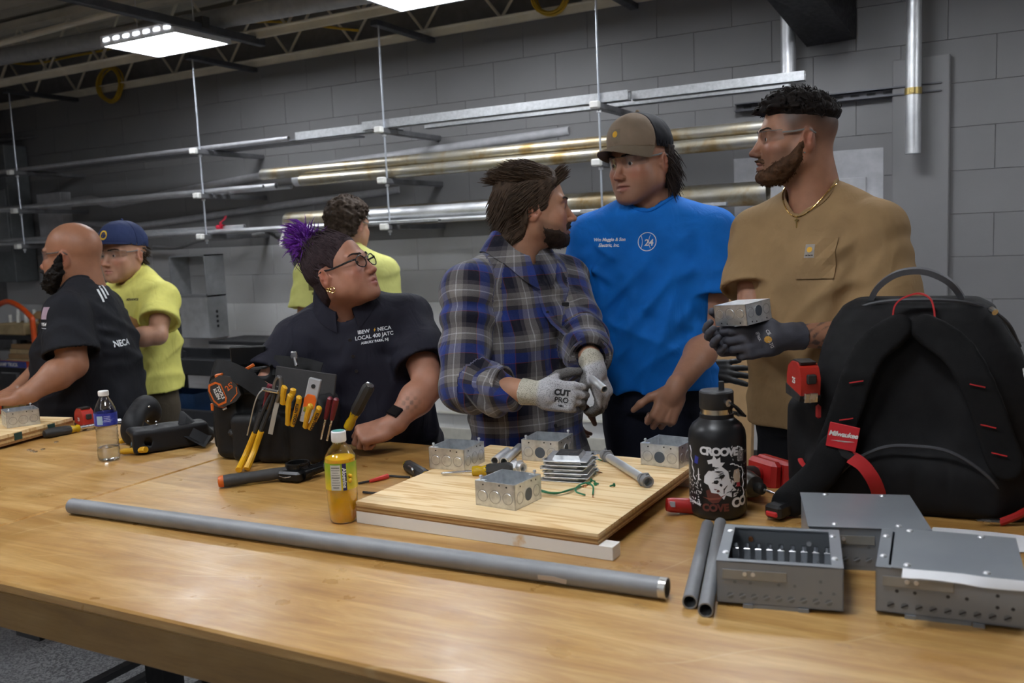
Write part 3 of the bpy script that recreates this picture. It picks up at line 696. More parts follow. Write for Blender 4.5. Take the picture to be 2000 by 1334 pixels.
# ================================================================== workbench
def wood(name, stops, sx=(1.2, 9, 9), sc=2.2, rough=.38, scratch=True, coat=.25):
    t = NT(name); c = t.coord(sx); n1 = t.noise(c, sc, 9, .66, .9); c2 = t.coord((1, 1, 1)); n2 = t.noise(c2, 1.8, 4); n3 = t.noise(t.coord((3, 60, 60)), 4, 4, .7)
    base = t.ramp(n1, stops); base = t.mix(t.ramp(n2, [(.42, (0, 0, 0)), (.68, (.55,)*3)]), base, tuple(x*.72 for x in stops[0][1]))
    base = t.mix(t.ramp(n3, [(.45, (0,)*3), (.75, (.28,)*3)]), base, tuple(x*.55 for x in stops[0][1]))
    if scratch:
        w_ = t.n('ShaderNodeTexWave', wave_type='BANDS'); w_.inputs['Scale'].default_value = 2.3; w_.inputs['Distortion'].default_value = 14; w_.inputs['Detail'].default_value = 2; w_.inputs['Detail Scale'].default_value = .6
        t.l(t.coord((.7, 1, 1), (0, 0, .9)), w_.inputs['Vector'])
        sp = t.n('ShaderNodeTexNoise'); sp.inputs['Scale'].default_value = 5; t.l(c2, sp.inputs['Vector'])
        mk = t.math('MULTIPLY', t.ramp(w_.outputs['Fac'], [(.0, (1,)*3), (.0035, (0,)*3)]), t.ramp(sp.outputs['Fac'], [(.52, (0,)*3), (.6, (.45,)*3)]))
        base = t.mix(mk, base, (.62, .45, .22))
        st = t.noise(t.coord((1.5, 3, 3)), 7, 6, .7)
        base = t.mix(t.ramp(st, [(.62, (0,)*3), (.74, (.4,)*3)]), base, (.13, .085, .05))
    t.set(Base_Color=base, Roughness=t.ramp(t.noise(c2, 11, 5), [(.3, (rough-.07,)*3), (.7, (rough+.14,)*3)]), Coat_Weight=coat, Coat_Roughness=.3)
    t.bump(n3, .12, .0006); MATS[name] = t.m; return t.m
bench_m = wood('bench_top', [(.30, (.35, .165, .036)), (.5, (.50, .278, .080)), (.68, (.66, .425, .165))], rough=.33, coat=.35)
edge_m = wood('bench_edge', [(.25, (.19, .10, .026)), (.5, (.26, .145, .040)), (.75, (.33, .20, .07))], scratch=False, rough=.5, coat=0)
def bench(x0, x1, label, y1=2.26):
    t_ = thing('workbench', label, 'workbench', ((x0+x1)/2, (1.007+y1)/2, 0)); w_, d_ = x1-x0, y1-1.007
    MB().box((0, 0, TZ-.011), (w_, d_, .022), ch=.004).build('top_sheet', bench_m, t_)
    MB().box((0, 0, TZ-.022-.037), (w_-.006, d_-.006, .074), ch=.002).build('core', edge_m, t_)
    for sx in (-1, 1):
        lx = sx*(w_/2-.30)
        for sy in (.30, .52): MB().box((lx, sy, .39), (.08, .08, .77)).build('leg', blk, t_)
        MB().box((lx, 0, .02), (.075, 1.1, .04)).build('foot_bar', blk, t_)
        for e_ in (.28, .41): MB().box((lx-sx*e_, .0, .012), (.035, 1.1, .024)).build('floor_rail', blk, t_)
        MB().box((lx, 0, .74), (.075, 1.1, .05)).build('head_bar', blk, t_)
    MB().box((0, .3, .25), (w_-.60, .05, .06)).build('stretcher', blk, t_)
bench(-2.033, 1.45, 'long varnished plywood workbench filling the foreground')
bench(-4.9, -2.041, 'second varnished workbench butted to its left, under the water bottle', 2.19)
# ------------------------------------------------------------------ plywood board on white battens
ply = NT('plywood_face'); c = ply.coord((.55, 9, 1), (0, 0, .03)); n1 = ply.noise(c, 3.0, 5, .5, .35)
ply.set(Base_Color=ply.ramp(n1, [(.30, (.74, .52, .26)), (.45, (.80, .60, .33)), (.52, (.62, .38, .15)), (.56, (.80, .60, .33)), (.75, (.84, .66, .40))]), Roughness=.6)
ply.bump(n1, .08, .0008); ply = ply.m
ply_l = mat('ply_light', (.60, .40, .17), .65, var=.2, scale=8, stretch=(1, 20, 20)); ply_d = mat('ply_dark', (.30, .15, .045), .65, var=.25, scale=8, stretch=(1, 20, 20))
ZB = TZ+.049
bq = [pz(711, 979, ZB), pz(1193, 1044, ZB), pz(1341.5, 900, ZB), pz(941, 872, ZB)]
bc_ = sum(bq)/4; bang = math.atan2(bq[1][1]-bq[0][1], bq[1][0]-bq[0][0])
BW, BD = .585, .578
bo = thing('plywood_board', 'square pale plywood board on white battens in mid bench', 'board', (bc_[0], bc_[1], TZ), rz=bang)
lay = [(.027, .0035, ply_d), (.0305, .004, ply_l), (.0345, .004, ply_d), (.0385, .0045, ply_l), (.043, .006, ply)]
for i, (z, h, m_) in enumerate(lay):
    e = .0015*(i % 2)
    MB().box((0, 0, z+h/2), (BW-e, BD-e, h)).build('veneer', m_, bo, smooth=0)
whit = NT('white_batten'); c = whit.coord(); n1 = whit.noise(c, 14, 4)
whit.set(Base_Color=whit.mix(whit.ramp(n1, [(.66, (0,)*3), (.74, (.9,)*3)]), (.80, .77, .71), (.66, .42, .16)), Roughness=.5); whit = whit.m
for nm, yy in (('front', -BD/2+.018), ('back', BD/2-.03)):
    b_ = MB().box((0, 0, .0135), (BW+.03, .036, .027), ch=.001).build('white_batten', whit, None, (bc_[0]+math.cos(bang)*.014-math.sin(bang)*yy, bc_[1]+math.sin(bang)*.014+math.cos(bang)*yy, TZ)); b_.rotation_euler = (0, 0, bang)
    tag(b_, 'white painted batten under the ' + nm + ' edge of the plywood board', 'batten')
# ------------------------------------------------------------------ square steel boxes
galv = NT('box_steel'); c = galv.coord(); n1 = galv.noise(c, 55, 5, .7); v = galv.n('ShaderNodeTexVoronoi'); v.inputs['Scale'].default_value = 90; galv.l(c, v.inputs['Vector'])
galv.set(Base_Color=galv.mix(.35, galv.ramp(n1, [(.3, (.58, .60, .62)), (.7, (.76, .78, .79))]), v.outputs['Distance'], 'SOFT_LIGHT'), Metallic=.92, Roughness=galv.ramp(n1, [(.3, (.28,)*3), (.7, (.44,)*3)])); galv = galv.m
dark_hole = mat('hole', (.015, .016, .018), .6); kring = mat('knockout_groove', (.36, .37, .38), .5, .8); box_hole = mat('box_hole', (.075, .095, .125), .35, .3)
def square_box(label, loc, T=None, rz=0, opens=(), S=.1016, H=.054, group='square steel boxes'):
    t_ = thing('steel_box', label, 'junction box', loc, rz=rz, T=T, group=group); h = S/2; w_ = .0016
    b = MB(); b.box((0, 0, w_/2), (S, S, w_))
    for sx in (-1, 1): b.box((sx*(h-w_/2), 0, H/2), (w_, S, H)); b.box((0, sx*(h-w_/2), H/2), (S, w_, H))
    b.build('shell', galv, t_, smooth=0)
    for sx, sy in ((1, 1), (-1, -1)):
        MB().box((sx*(h-.011), sy*(h-.008), H-.001), (.02, .012, .002)).build('corner_tab', galv, t_)
        sc_ = MB().cyl((sx*(h-.010), sy*(h-.008), H-.012), (sx*(h-.010), sy*(h-.008), H+.008), .0018, n=8).cyl((sx*(h-.010), sy*(h-.008), H+.006), (sx*(h-.010), sy*(h-.008), H+.010), .0042, .003, n=10)
        sc_.build('cover_screw', emt, t_)
    for side in range(4):
        T4 = rotz(side*math.pi/2)
        for i, x in enumerate((-.032, 0, .032)):
            op = (side, i) in opens; r = .0125 if i != 1 else .0142; c0 = T4 @ V(x, -h, .023); n_ = T4 @ V(0, -1, 0)
            if op:
                MB().cyl(c0-n_*.0005, c0+n_*.0006, r, n=24).build('open_knockout', box_hole, t_)
                MB().pipe(c0, c0+n_*.0009, r+.001, .0012, 24).build('hole_rim', galv, t_)
            else:
                MB().pipe(c0-n_*.0003, c0+n_*.0004, r+.0007, .0012, 24).build('knockout_groove', kring, t_)
                MB().cyl(c0-n_*.0003, c0+n_*.0007, r-.0012, r-.002, n=24).build('knockout', galv, t_)
        for x, z in ((-.03, .047), (.03, .047), (.012, .049)):
            c0 = T4 @ V(x, -h, z); n_ = T4 @ V(0, -1, 0); MB().cyl(c0-n_*.0002, c0+n_*.0006, .002, n=8).build('screw_hole', dark_hole, t_)
    return t_
def box_on(pc, rz, label, opens=(), z=ZB):
    """front-bottom corner pixel pc is the box corner (+h,-h)"""
    p = pz(*pc, z); o = V(p[0], p[1], 0) + rotz(rz) @ V(-.0508, .0508, 0); return square_box(label, (o[0], o[1], z), rz=rz, opens=opens)
box_on((1007, 998), -.10, 'open steel box nearest to the board front edge', ((1, 1),))
box_on((908, 921), .02, 'open steel box on the left back corner of the board')
box_on((1092, 904), .06, 'open steel box behind the stack of covers', ((0, 1), (1, 1)))
p = pz(1254, 911, ZB); square_box('open steel box at the right back edge beside the black bottle', (p[0]+.047, p[1]+.062, ZB), rz=-.12, opens=((0, 1),))
# ------------------------------------------------------------------ conduit pieces
grey_emt = NT('worn_conduit'); c = grey_emt.coord((1, 1, 1)); n1 = grey_emt.noise(c, 14, 6, .65)
grey_emt.set(Base_Color=grey_emt.ramp(n1, [(.3, (.23, .235, .245)), (.7, (.31, .315, .325))]), Metallic=.45, Roughness=grey_emt.ramp(n1, [(.3, (.48,)*3), (.7, (.62,)*3)])); grey_emt = grey_emt.m
def tube_thing(a, b, r, label, m_=grey_emt, name='conduit', th=.0022):
    a, b = np.asarray(a), np.asarray(b); o = (a+b)/2; t_ = thing(name, label, 'conduit', o)
    MB().pipe(a-o, b-o, r, th, 28).build('tube', m_, t_); return t_, a-o, b-o
r = .0182; lc_, la, lb_ = tube_thing(pz(141, 988, TZ+r), pz(1303, 1150, TZ+r), r, 'long grey conduit lying across the front of the bench')
d_ = nrm(lb_-la); MB().pipe(lb_-d_*.012, lb_+d_*.0004, r+.0002, .0025, 28).build('filed_end', mat('filed_steel', (.62, .61, .58), .3, .9), lc_)
MB().strip([lb_-d_*.23+V(0, -r, -.004), lb_-d_*.20+V(0, -r-.0003, -.003), lb_-d_*.175+V(0, -r, -.006)], (0, 0, 1), .008, .0008).build('tape_scrap', mat('tape_beige', (.45, .36, .28), .6), lc_)
r = .0122
tube_thing(pz(1347, 1176, TZ+r), pz(1382, 1026, TZ+r), r, 'short dark conduit left of the open grey enclosure, outer one')
tube_thing(pz(1378, 1192, TZ+r), pz(1407, 1022, TZ+r), r, 'short dark conduit touching the open grey enclosure')
r = .0105
tube_thing(pz(966, 900, ZB+r), pz(991, 881, ZB+r), r, 'short conduit nipple behind the screwdriver, left one', emt)
tube_thing(pz(984, 902, ZB+r), pz(1015, 873, ZB+r), r, 'longer conduit nipple behind the screwdriver, right one', emt)
def connector(mb, a, d, r):
    mb.pipe(a, a+d*.018, r+.003, .004, 20).cyl(a+d*.018, a+d*.024, r+.007, n=6).pipe(a+d*.024, a+d*.036, r+.0015, .003, 20)
    s_ = a+d*.008; mb.cyl(s_+V(0, 0, r), s_+V(0, 0, r+.008), .0025, n=8)
a = pz(1003, 909, ZB+.013); m_ = MB(); connector(m_, V(0, 0, 0), nrm(V(.9, -.35, 0)), .0105)
tag(m_.build('conduit_connector', emt, None, a), 'loose set-screw connector beside the screwdriver handle', 'connector')
tt, a, b = tube_thing(pz(1184, 890, ZB+.013), pz(1262, 939, ZB+.013), .0105, 'galvanised conduit nipple with a connector on each end', emt)
m_ = MB(); connector(m_, a-nrm(b-a)*.012, nrm(b-a), .0105); m_.build('connector', grey_emt, tt)
m_ = MB(); connector(m_, b+nrm(b-a)*.012, nrm(a-b), .0105); m_.build('connector', grey_emt, tt)
# ------------------------------------------------------------------ stack of raised covers
p = pz(1098, 941, ZB); cv_ang = .16
def cover(z, label, jx, ja):
    t_ = thing('raised_cover', label, 'box cover', (p[0]+jx, p[1]+.045, ZB+z), rz=cv_ang+ja, group='stack of raised covers')
    MB().box((0, 0, .001), (.104, .104, .0018), ch=.0005).build('plate', galv, t_)
    MB().add([(-.033, -.036, .0015), (.033, -.036, .0015), (.033, .036, .0015), (-.033, .036, .0015), (-.028, -.031, .011), (.028, -.031, .011), (.028, .031, .011), (-.028, .031, .011)], [(0, 1, 5, 4), (1, 2, 6, 5), (2, 3, 7, 6), (3, 0, 4, 7)]).build('raised_rim', galv, t_, smooth=0)
    for s_ in (-1, 1): MB().box((s_*.052, s_*.03, .001), (.012, .014, .0018)).build('ear', galv, t_)
    return t_
nmz = ['lowest', 'second lowest', 'third lowest', 'third highest', 'second highest', 'topmost']
for i in range(6):
    t_ = cover(.0005+i*.0095, nmz[i] + ' cover of the metal stack on the board', .004*((i*5) % 3-1), .05*((i*7) % 3-1))
MB().box((0, 0, .0108), (.055, .060, .001)).build('dark_opening', mat('smoky_metal', (.05, .05, .052), .25, .6), t_)
# ------------------------------------------------------------------ screwdriver on the board
def along(a, b): a, b = np.asarray(a), np.asarray(b); x, y, z = frame(b-a); return a, np.stack([x, y, z], 1), np.linalg.norm(b-a)
grip = mat('grip_black', (.022, .021, .020), .55, bump=.2); amber = mat('amber_plastic', (.62, .40, .01), .2, trans=.25); steel = mat('tool_steel', (.62, .62, .63), .25, 1.0)
def screwdriver(a, b, fs_, label, r=.0165, sr=.0035, name='screwdriver', shaft=steel):
    o, T, L = along(a, b); t_ = thing(name, label, 'screwdriver', o, T=T)
    MB().lathe([(.0005, 0), (sr*.7, .003), (sr, .006), (sr, L*fs_)], 12).build('shaft', shaft, t_)
    h0 = L*fs_; hl = L-h0
    MB().lathe([(sr+.001, h0-.002), (r*.75, h0), (r*.8, h0+hl*.12), (r*.62, h0+hl*.22), (r*.8, h0+hl*.34), (r*.85, h0+hl*.36)], 14).build('collar', amber, t_)
    MB().lathe([(r*.8, h0+hl*.33), (r, h0+hl*.45), (r*.95, h0+hl*.65), (r, h0+hl*.93), (r*.75, L), (.001, L+.001)], 8).build('handle', grip, t_); return t_
screwdriver(pz(861, 925, ZB+.005), pz(1001, 915, ZB+.017), .45, 'black and amber screwdriver lying between the steel boxes')
# ------------------------------------------------------------------ green ground wires and screws
gw = mat('green_wire', (.01, .16, .07), .4); cu = mat('copper', (.55, .22, .09), .3, 1.0)
def wire(px, label, ztop=.003, ends=True):
    pts = bez([pz(x, y, ZB+ztop+(h if h else 0)) for x, y, h in px], 7); o = pts[0]; t_ = thing('ground_wire', label, 'wire', o, group='green ground wires')
    MB().tube([q-o for q in pts], .0019, 7).build('insulation', gw, t_)
    if ends:
        e = nrm(pts[-1]-pts[-2]); MB().tube([pts[-1]-o, pts[-1]-o+e*.012, pts[-1]-o+e*.02+V(.006, .004, 0), pts[-1]-o+e*.022+V(.012, 0, 0)], .0011, 6).build('bare_end', cu, t_)
wire([(1056, 957, 0), (1075, 962, .004), (1100, 961, .003), (1125, 953, 0)], 'green wire pair leaving the front of the cover stack')
wire([(1058, 960, .003), (1085, 964, .0), (1110, 957, .006), (1135, 950, 0)], 'green wire crossing in front of the cover stack')
wire([(1143, 967, 0), (1125, 960, .004), (1128, 950, .01), (1145, 943, .012), (1158, 950, .008), (1158, 966, 0)], 'green wire bent into an open loop on the board')
wire([(1135, 904, .01), (1150, 898, .006), (1165, 897, .004), (1175, 899, 0)], 'green wire reaching from the stack to the long nipple')
wire([(1145, 918, .008), (1158, 918, .004), (1168, 921, 0)], 'short green wire right of the cover stack')
for i, (x, y) in enumerate(((1155, 938), (1163, 945), (1150, 944), (1199, 947))):
    q = pz(x, y, ZB+.004); sc_ = thing('ground_screw', ['upper green screw of the loose trio', 'right green screw of the loose trio', 'left green screw of the loose trio', 'single green screw lying apart on the board'][i], 'screw', q, rz=i*1.3)
    MB().cyl((0, 0, 0), (.010, 0, -.002), .0018, n=8).build('shank', gw, sc_); MB().cyl((-.002, 0, 0), (.001, 0, 0), .0045, n=6).build('head', gw, sc_)
# loose cutter, leads
a = pz(832, 930, TZ+.016); b = pz(795, 908, TZ+.016)
sd = thing('stubby_screwdriver', 'stubby black and amber screwdriver left of the board', 'screwdriver', *(lambda o, T, L: (o,))(*along(b, a)), T=along(b, a)[1])
L = along(b, a)[2]
MB().lathe([(.006, .0), (.012, .004), (.016, .012), (.017, L*.9), (.014, L)], 10).build('handle', grip, sd); MB().lathe([(.0135, L), (.012, L+.0015), (.001, L+.002)], 10).build('end_cap', amber, sd); MB().lathe([(.002, -.02), (.008, -.012), (.009, 0)], 10).build('collar', amber, sd)
wd = mat('lead_black', (.015, .015, .016), .45)
ld = thing('test_lead', 'black lead with a red sleeve left of the board', 'lead', pz(703, 942, TZ+.004))
o = pz(703, 942, TZ+.004); pts = bez([pz(700, 944, TZ+.004), pz(725, 939, TZ+.004), pz(757, 930, TZ+.004), pz(780, 931, TZ+.003), pz(800, 932, TZ+.003)], 6)
MB().tube([q-o for q in pts], .003, 8).build('cable', wd, ld)
MB().tube([pz(722, 940, TZ+.005)-o, pz(740, 935, TZ+.006)-o, pz(757, 930, TZ+.006)-o], [.004, .006, .007], 8).build('sleeve', mat('lead_red', (.55, .03, .02), .4), ld)
tag(MB().tube(bez([pz(709, 961, TZ+.004)-o, pz(735, 963, TZ+.004)-o, pz(760, 960, TZ+.004)-o, pz(800, 945, TZ+.004)-o], 5), .0028, 8).build('black_wire', wd, None, o), 'short black wire end poking from behind the board', 'wire')
gt = MB().tube(bez([pz(794, 907, TZ+.02), pz(805, 915, TZ+.03), pz(812, 930, TZ+.004)], 5), .003, 8, flat=.4); tag(gt.build('steel_clip', steel), 'bent bright steel clip resting on the stubby screwdriver', 'clip')
# ------------------------------------------------------------------ grey enclosures (8 x 8)
enc_m = NT('grey_enamel'); c = enc_m.coord(); n1 = enc_m.noise(c, 6, 5)
enc_m.set(Base_Color=enc_m.ramp(n1, [(.3, (.205, .222, .245)), (.7, (.25, .268, .285))]), Roughness=.34, Metallic=.1); enc_m = enc_m.m
encd = mat('enamel_dark', (.03, .03, .032), .6)
def enclosure(p0, p1, h, D, label, lid=True, holes=False, z=TZ):
    """p0,p1 = front-bottom left/right corners (world)"""
    ang = math.atan2(p1[1]-p0[1], p1[0]-p0[0]); L = math.hypot(p1[1]-p0[1], p1[0]-p0[0]); w_ = .0018
    t_ = thing('steel_enclosure', label, 'enclosure', (p0[0], p0[1], z), rz=ang); g_ = .006
    b = MB(); b.box((L/2, D/2, g_+w_/2), (L, D, w_)); b.box((L/2, w_/2, (h+g_)/2), (L, w_, h-g_)); b.box((L/2, D-w_/2, (h+g_)/2), (L, w_, h-g_))
    b.box((w_/2, D/2, (h+g_)/2), (w_, D, h-g_)); b.box((L-w_/2, D/2, (h+g_)/2), (w_, D, h-g_)); b.build('body', enc_m, t_, smooth=0)
    MB().box((L/2, .007, h-.001), (L, .014, .002)).build('front_flange', enc_m, t_); MB().box((L/2, D-.007, h-.001), (L, .014, .002)).build('rear_flange', enc_m, t_)
    for x in (.009, L-.009): MB().box((x, D/2, h-.0008), (.018, D, .002)).build('side_flange', enc_m, t_)
    for x in (.05, L-.06): MB().box((x, .012, .003), (.016, .03, .006)).build('foot', enc_m, t_)
    MB().box((L/2-.01, .004, .003), (.085, .008, .006)).build('foot', enc_m, t_)
    if lid:
        MB().box((L/2+(.012 if holes else 0), D/2, h+.0015), (L-(.02 if holes else -.004), D+.004, .0022), ch=.0006).build('lid', enc_m, t_)
    for x in ((.012, L-.012) if not lid else (.045, L-.05)):
        for y in ((.04, D-.04) if not lid else (.012, D-.012)):
            MB().lathe([(.0055, 0), (.0055, .001), (.004, .0028), (.0008, .0034)], 12, (x, y, h+(.0026 if lid else .0003))).build('screw', emt, t_)
    if holes:
        for y in (.05, D-.045): MB().lathe([(.0055, 0), (.0055, .001), (.004, .0028), (.0008, .0034)], 12, (.009, y, h+.0003)).build('screw', emt, t_)
    # pressed slots and holes of the front face
    for i in range(9):
        x = .022+i*(L-.044)/8
        MB().cyl((x, -.0002, .019), (x, .0006, .019), .0055, n=16).build('knockout', mat('enamel_ring', (.15, .165, .18), .4, .1), t_)
        MB().box((x, -.0006, .019), (.011, .001, .0022), roty(-.5)).build('slot', encd if holes else enc_m, t_)
    for x, z_ in ((.03, .042), (.055, .042), (.10, .042), (.125, .042), (.165, .052), (.165, .034), (.185, .034)):
        MB().cyl((x*L/.2, -.0004, z_), (x*L/.2, .0008, z_), .0028, n=10).build('hole', encd if holes else mat('enamel_ring'), t_)
    MB().box((.06, -.0012, h-.021), (.10, .0012, .016), ch=.0004).build('tape_strip', mat('clear_tape', (.26, .25, .225), .2), t_)
    for x in (.045, .058): MB().cyl((x, -.002, h-.019), (x, -.0035, h-.019), .0034, n=10).build('bracket_screw', emt, t_)
    return t_, L
tA, L = enclosure(pz(1400, 1182, TZ), pz(1648, 1202, TZ), .076, .192, 'open grey steel enclosure without lid, front left', lid=False)
MB().box((L/2, .192/2, .0095), (L-.006, .186, .001)).build('inner_floor', enc_m, tA)
lug_m = mat('lug_zinc', (.60, .61, .63), .22, 1.0)
MB().box((L/2, .158, .013), (L-.02, .05, .006), ch=.001).build('lug_bar', mat('lug_base', (.10, .105, .115), .4, .3), tA)
for i in range(9):
    x = .02+i*(L-.04)/8; lg = MB().box((x, .160, .031), (.012, .014, .030), ch=.001).build('terminal_lug', lug_m, tA); MB().cyl((x, .160, .046), (x, .160, .054), .0045, n=8).build('lug_screw', lug_m, lg)
MB().cyl((.045, .189, .052), (.045, .184, .052), .0045, n=10).build('bonding_screw', cu, tA); MB().cyl((.145, .189, .05), (.145, .184, .05), .0045, n=10).build('screw', emt, tA)
pB0 = pz(1580, 1027, TZ+.078); pB1 = pz(1818, 1035, TZ+.078)
enclosure(pB0, pB1, .076, .212, 'closed grey steel enclosure behind the other two, against the backpack')
pC0, pC1 = pz(1710, 1200, TZ), pz(1992, 1235, TZ)
enclosure(pC0, pC0+(pC1-pC0)*1.03, .078, .197, 'closed grey steel enclosure with papers on it, front right', holes=True)
paper = mat('paper_white', (.74, .74, .75), .6, var=.03)
def sheet(px, label, z, lift=0):
    q = [pz(x, y, z+dz) for x, y, dz in px]; o = q[0]; n = len(q)
    m_ = MB(); vs = [x-o for x in q]+[x-o+V(0, 0, .0006) for x in q]
    m_.add(vs, [tuple(range(n-1, -1, -1)), tuple(range(n, 2*n))]+[(i, (i+1) % n, n+(i+1) % n, n+i) for i in range(n)])
    return tag(m_.build('paper_sheet', paper, None, o, smooth=0), label, 'paper')
m_ = MB(); top_ = []; zc = TZ+.0815
for x, y, z_ in [(1763, 1110, .001), (1800, 1114, .0012), (1840, 1117, .003), (1880, 1121, .0025), (1920, 1127, .001), (1960, 1131, .002), (2040, 1139, .001)]: top_.append(pz(x, y, zc+z_))
bot_ = []
for x, y, z_ in [(1761, 1129, -.001), (1800, 1131, -.002), (1840, 1135, -.001), (1880, 1141, -.006), (1920, 1148, -.009), (1960, 1152, -.010), (2040, 1158, -.010)]: bot_.append(pz(x, y, zc+z_))
o = top_[0]; n = len(top_); vs = [q-o for q in top_]+[q-o for q in bot_]; vs += [q+V(0, 0, .0005) for q in vs]
fs = [(i, i+1, n+i+1, n+i) for i in range(n-1)]+[(2*n+n+i, 2*n+n+i+1, 2*n+i+1, 2*n+i) for i in range(n-1)]
fs += [(i+1, i, 2*n+i, 2*n+i+1) for i in range(n-1)]+[(n+i, n+i+1, 3*n+i+1, 3*n+i) for i in range(n-1)]+[(0, n, 3*n, 2*n), (2*n-1, n-1, 3*n-1, 4*n-1)]
tag(m_.add(vs, fs).build('paper_strip', paper, None, o, smooth=60), 'curled white paper strip over the front edge of the right enclosure', 'paper')
sheet([(1800, 1072, 0), (1822, 1030, 0), (1880, 1034, .002), (1960, 1042, .0), (2040, 1052, 0), (2040, 1080, 0)], 'white paper lying behind the right enclosure lid', TZ+.002)
# ================================================================== bottles
pet = NT('clear_pet'); tr = pet.n('ShaderNodeBsdfTransparent'); tr.inputs[0].default_value = (.96, .97, .98, 1); gs = pet.n('ShaderNodeBsdfGlossy'); gs.inputs['Roughness'].default_value = .06
lw = pet.n('ShaderNodeLayerWeight'); lw.inputs[0].default_value = .5; mx = pet.n('ShaderNodeMixShader'); pet.l(pet.math('ADD', pet.math('MULTIPLY', pet.math('POWER', lw.outputs['Facing'], 2.5), .55), .06), mx.inputs[0]); pet.l(tr.outputs[0], mx.inputs[1]); pet.l(gs.outputs[0], mx.inputs[2]); pet.l(mx.outputs[0], pet.out.inputs['Surface'])
bp_ = pet.n('ShaderNodeBump'); bp_.inputs['Strength'].default_value = .4; bp_.inputs['Distance'].default_value = .002; pet.l(pet.noise(pet.coord(), 110, 2), bp_.inputs['Height']); pet.l(bp_.outputs[0], gs.inputs['Normal']); pet = pet.m
def shell(prof, t): return prof + [(max(r-t, .001), z) for r, z in prof[::-1]]
# --- aloe drink
o = pz(672, 1017, TZ); al = thing('juice_bottle', 'half litre bottle of orange aloe drink with white cap', 'bottle', (o[0], o[1]+.0, TZ), rz=-.2)
pr = [(.004, .0), (.026, .0005), (.030, .006), (.0325, .03), (.034, .06), (.034, .075), (.0345, .10), (.0345, .140), (.033, .150), (.024, .166), (.0145, .177), (.0135, .186)]
MB().lathe(shell(pr, .0006), 40, caps=False).build('bottle', pet, al)
liq = NT('orange_drink'); liq.set(Base_Color=(1.0, .50, .0), Transmission_Weight=.0, Roughness=.25, IOR=1.33, Subsurface_Weight=.4, Subsurface_Scale=.02); liq.b.inputs['Subsurface Radius'].default_value = (1, .5, .05)
MB().lathe([(.001, .0012)]+[(r-.0012, z+.0012) for r, z in pr[1:8]]+[(.033, .146), (.001, .146)], 40).build('drink', liq.m, al)
MB().lathe([(.0155, .181), (.0165, .183), (.0165, .203), (.015, .205), (.001, .2052)], 30).build('cap', mat('cap_white', (.80, .80, .80), .4), al)
MB().lathe([(.0135, .2050), (.0135, .2056), (.001, .2057)], 24).build('cap_print', mat('cap_green', (.05, .25, .22), .4), al)
def wrap(vs, R, z0, a0):
    out = []
    for v in np.asarray(vs): a = a0+v[0]/R; rr = R+(v[2] if len(v) > 2 else 0); out.append((rr*math.cos(a), rr*math.sin(a), z0+v[1]))
    return out
def patch(w, h, n=10, d=.0): 
    vs = [(x, y, d) for y in (-h/2, h/2) for x in np.linspace(-w/2, w/2, n)]; return vs, [(i, i+1, n+i+1, n+i) for i in range(n-1)]
def wpatch(w, h, R, z, a, d, nm, m_, par):
    vs, fs = patch(w, h, max(3, int(w/.004)), d); return MB().add(wrap(vs, R, z, a), fs).build(nm, m_, par)
lab = NT('label_green'); c = lab.coord((1, 1, 1)); n1 = lab.noise(c, 30, 3); sx_ = lab.n('ShaderNodeSeparateXYZ'); lab.l(lab.coord(), sx_.inputs[0])
hg = lab.math('MULTIPLY', lab.math('SUBTRACT', sx_.outputs[2], .075), 14.0)
lab.set(Base_Color=lab.mix(lab.math('ADD', hg, lab.math('MULTIPLY', lab.math('SUBTRACT', n1, .5), .8)), (.80, .55, .02), (.16, .38, .02)), Roughness=.3, Alpha=1.0)
cam_a = math.atan2(-o[1], -o[0]) + .2     # local angle that faces the camera
MB().lathe([(.0350, .078), (.0350, .138)], 40, caps=False).build('label', lab.m, al)
wpatch(.023, .056, .0352, .107, cam_a-.36, .0002, 'nutrition_panel', mat('label_cream', (.62, .60, .52), .5), al)
for i in range(9): wpatch(.019-(.005 if i % 3 == 2 else 0), .0012 if i % 4 else .0022, .0352, .129-.0055*i, cam_a-.36, .0004, 'print_line', mat('label_ink', (.16, .15, .13), .6), al)
wpatch(.009, .060, .0352, .108, cam_a+.20, .0003, 'blue_band', mat('label_navy', (.015, .012, .09), .35), al)
vs, fs = text_mesh('Aloevine', .0125, .0001, bold=.0002); R2 = rotz(-math.pi/2); vs = vs @ R2.T; vs[:, 2] += .0006
MB().add(wrap(vs, .0352, .106, cam_a+.19), fs).build('brand_text', mat('cap_white'), al, smooth=0)
for dx, dz, s_ in ((.56, .098, .0055), (.62, .108, .0045), (.52, .110, .004)): 
    a = cam_a+dx; MB().ball((.0352*math.cos(a), .0352*math.sin(a), dz), (s_*.8, s_*.8, s_)).build('fruit_print', mat('fruit_yellow', (.75, .42, .01), .4), al)
# --- water bottle
o = pz(214, 898, TZ); wb = thing('water_bottle', 'clear plastic water bottle with blue label on the left bench', 'bottle', (o[0], o[1], TZ))
pr = [(.004, .003), (.022, .0), (.030, .004), (.032, .012), (.032, .035), (.0305, .040), (.032, .045), (.030, .052), (.0315, .058), (.030, .065), (.0315, .071), (.030, .078), (.0315, .084), (.030, .091), (.0315, .097), (.030, .103), (.032, .108), (.0322, .144), (.030, .155), (.022, .175), (.0135, .190), (.0125, .200)]
MB().lathe(shell(pr, .0005), 36, caps=False).build('bottle', pet, wb)
wat = NT('water'); wat.set(Base_Color=(.98, .99, 1), Transmission_Weight=1.0, Roughness=.0, IOR=1.33)
MB().lathe([(.001, .004)]+[(r-.0012, z+.001) for r, z in pr[1:6]]+[(.029, .041), (.001, .041)], 36).build('water', wat.m, wb)
MB().lathe([(.0145, .196), (.0152, .198), (.0152, .209), (.0135, .211), (.001, .211)], 28).build('cap', mat('cap_white'), wb)
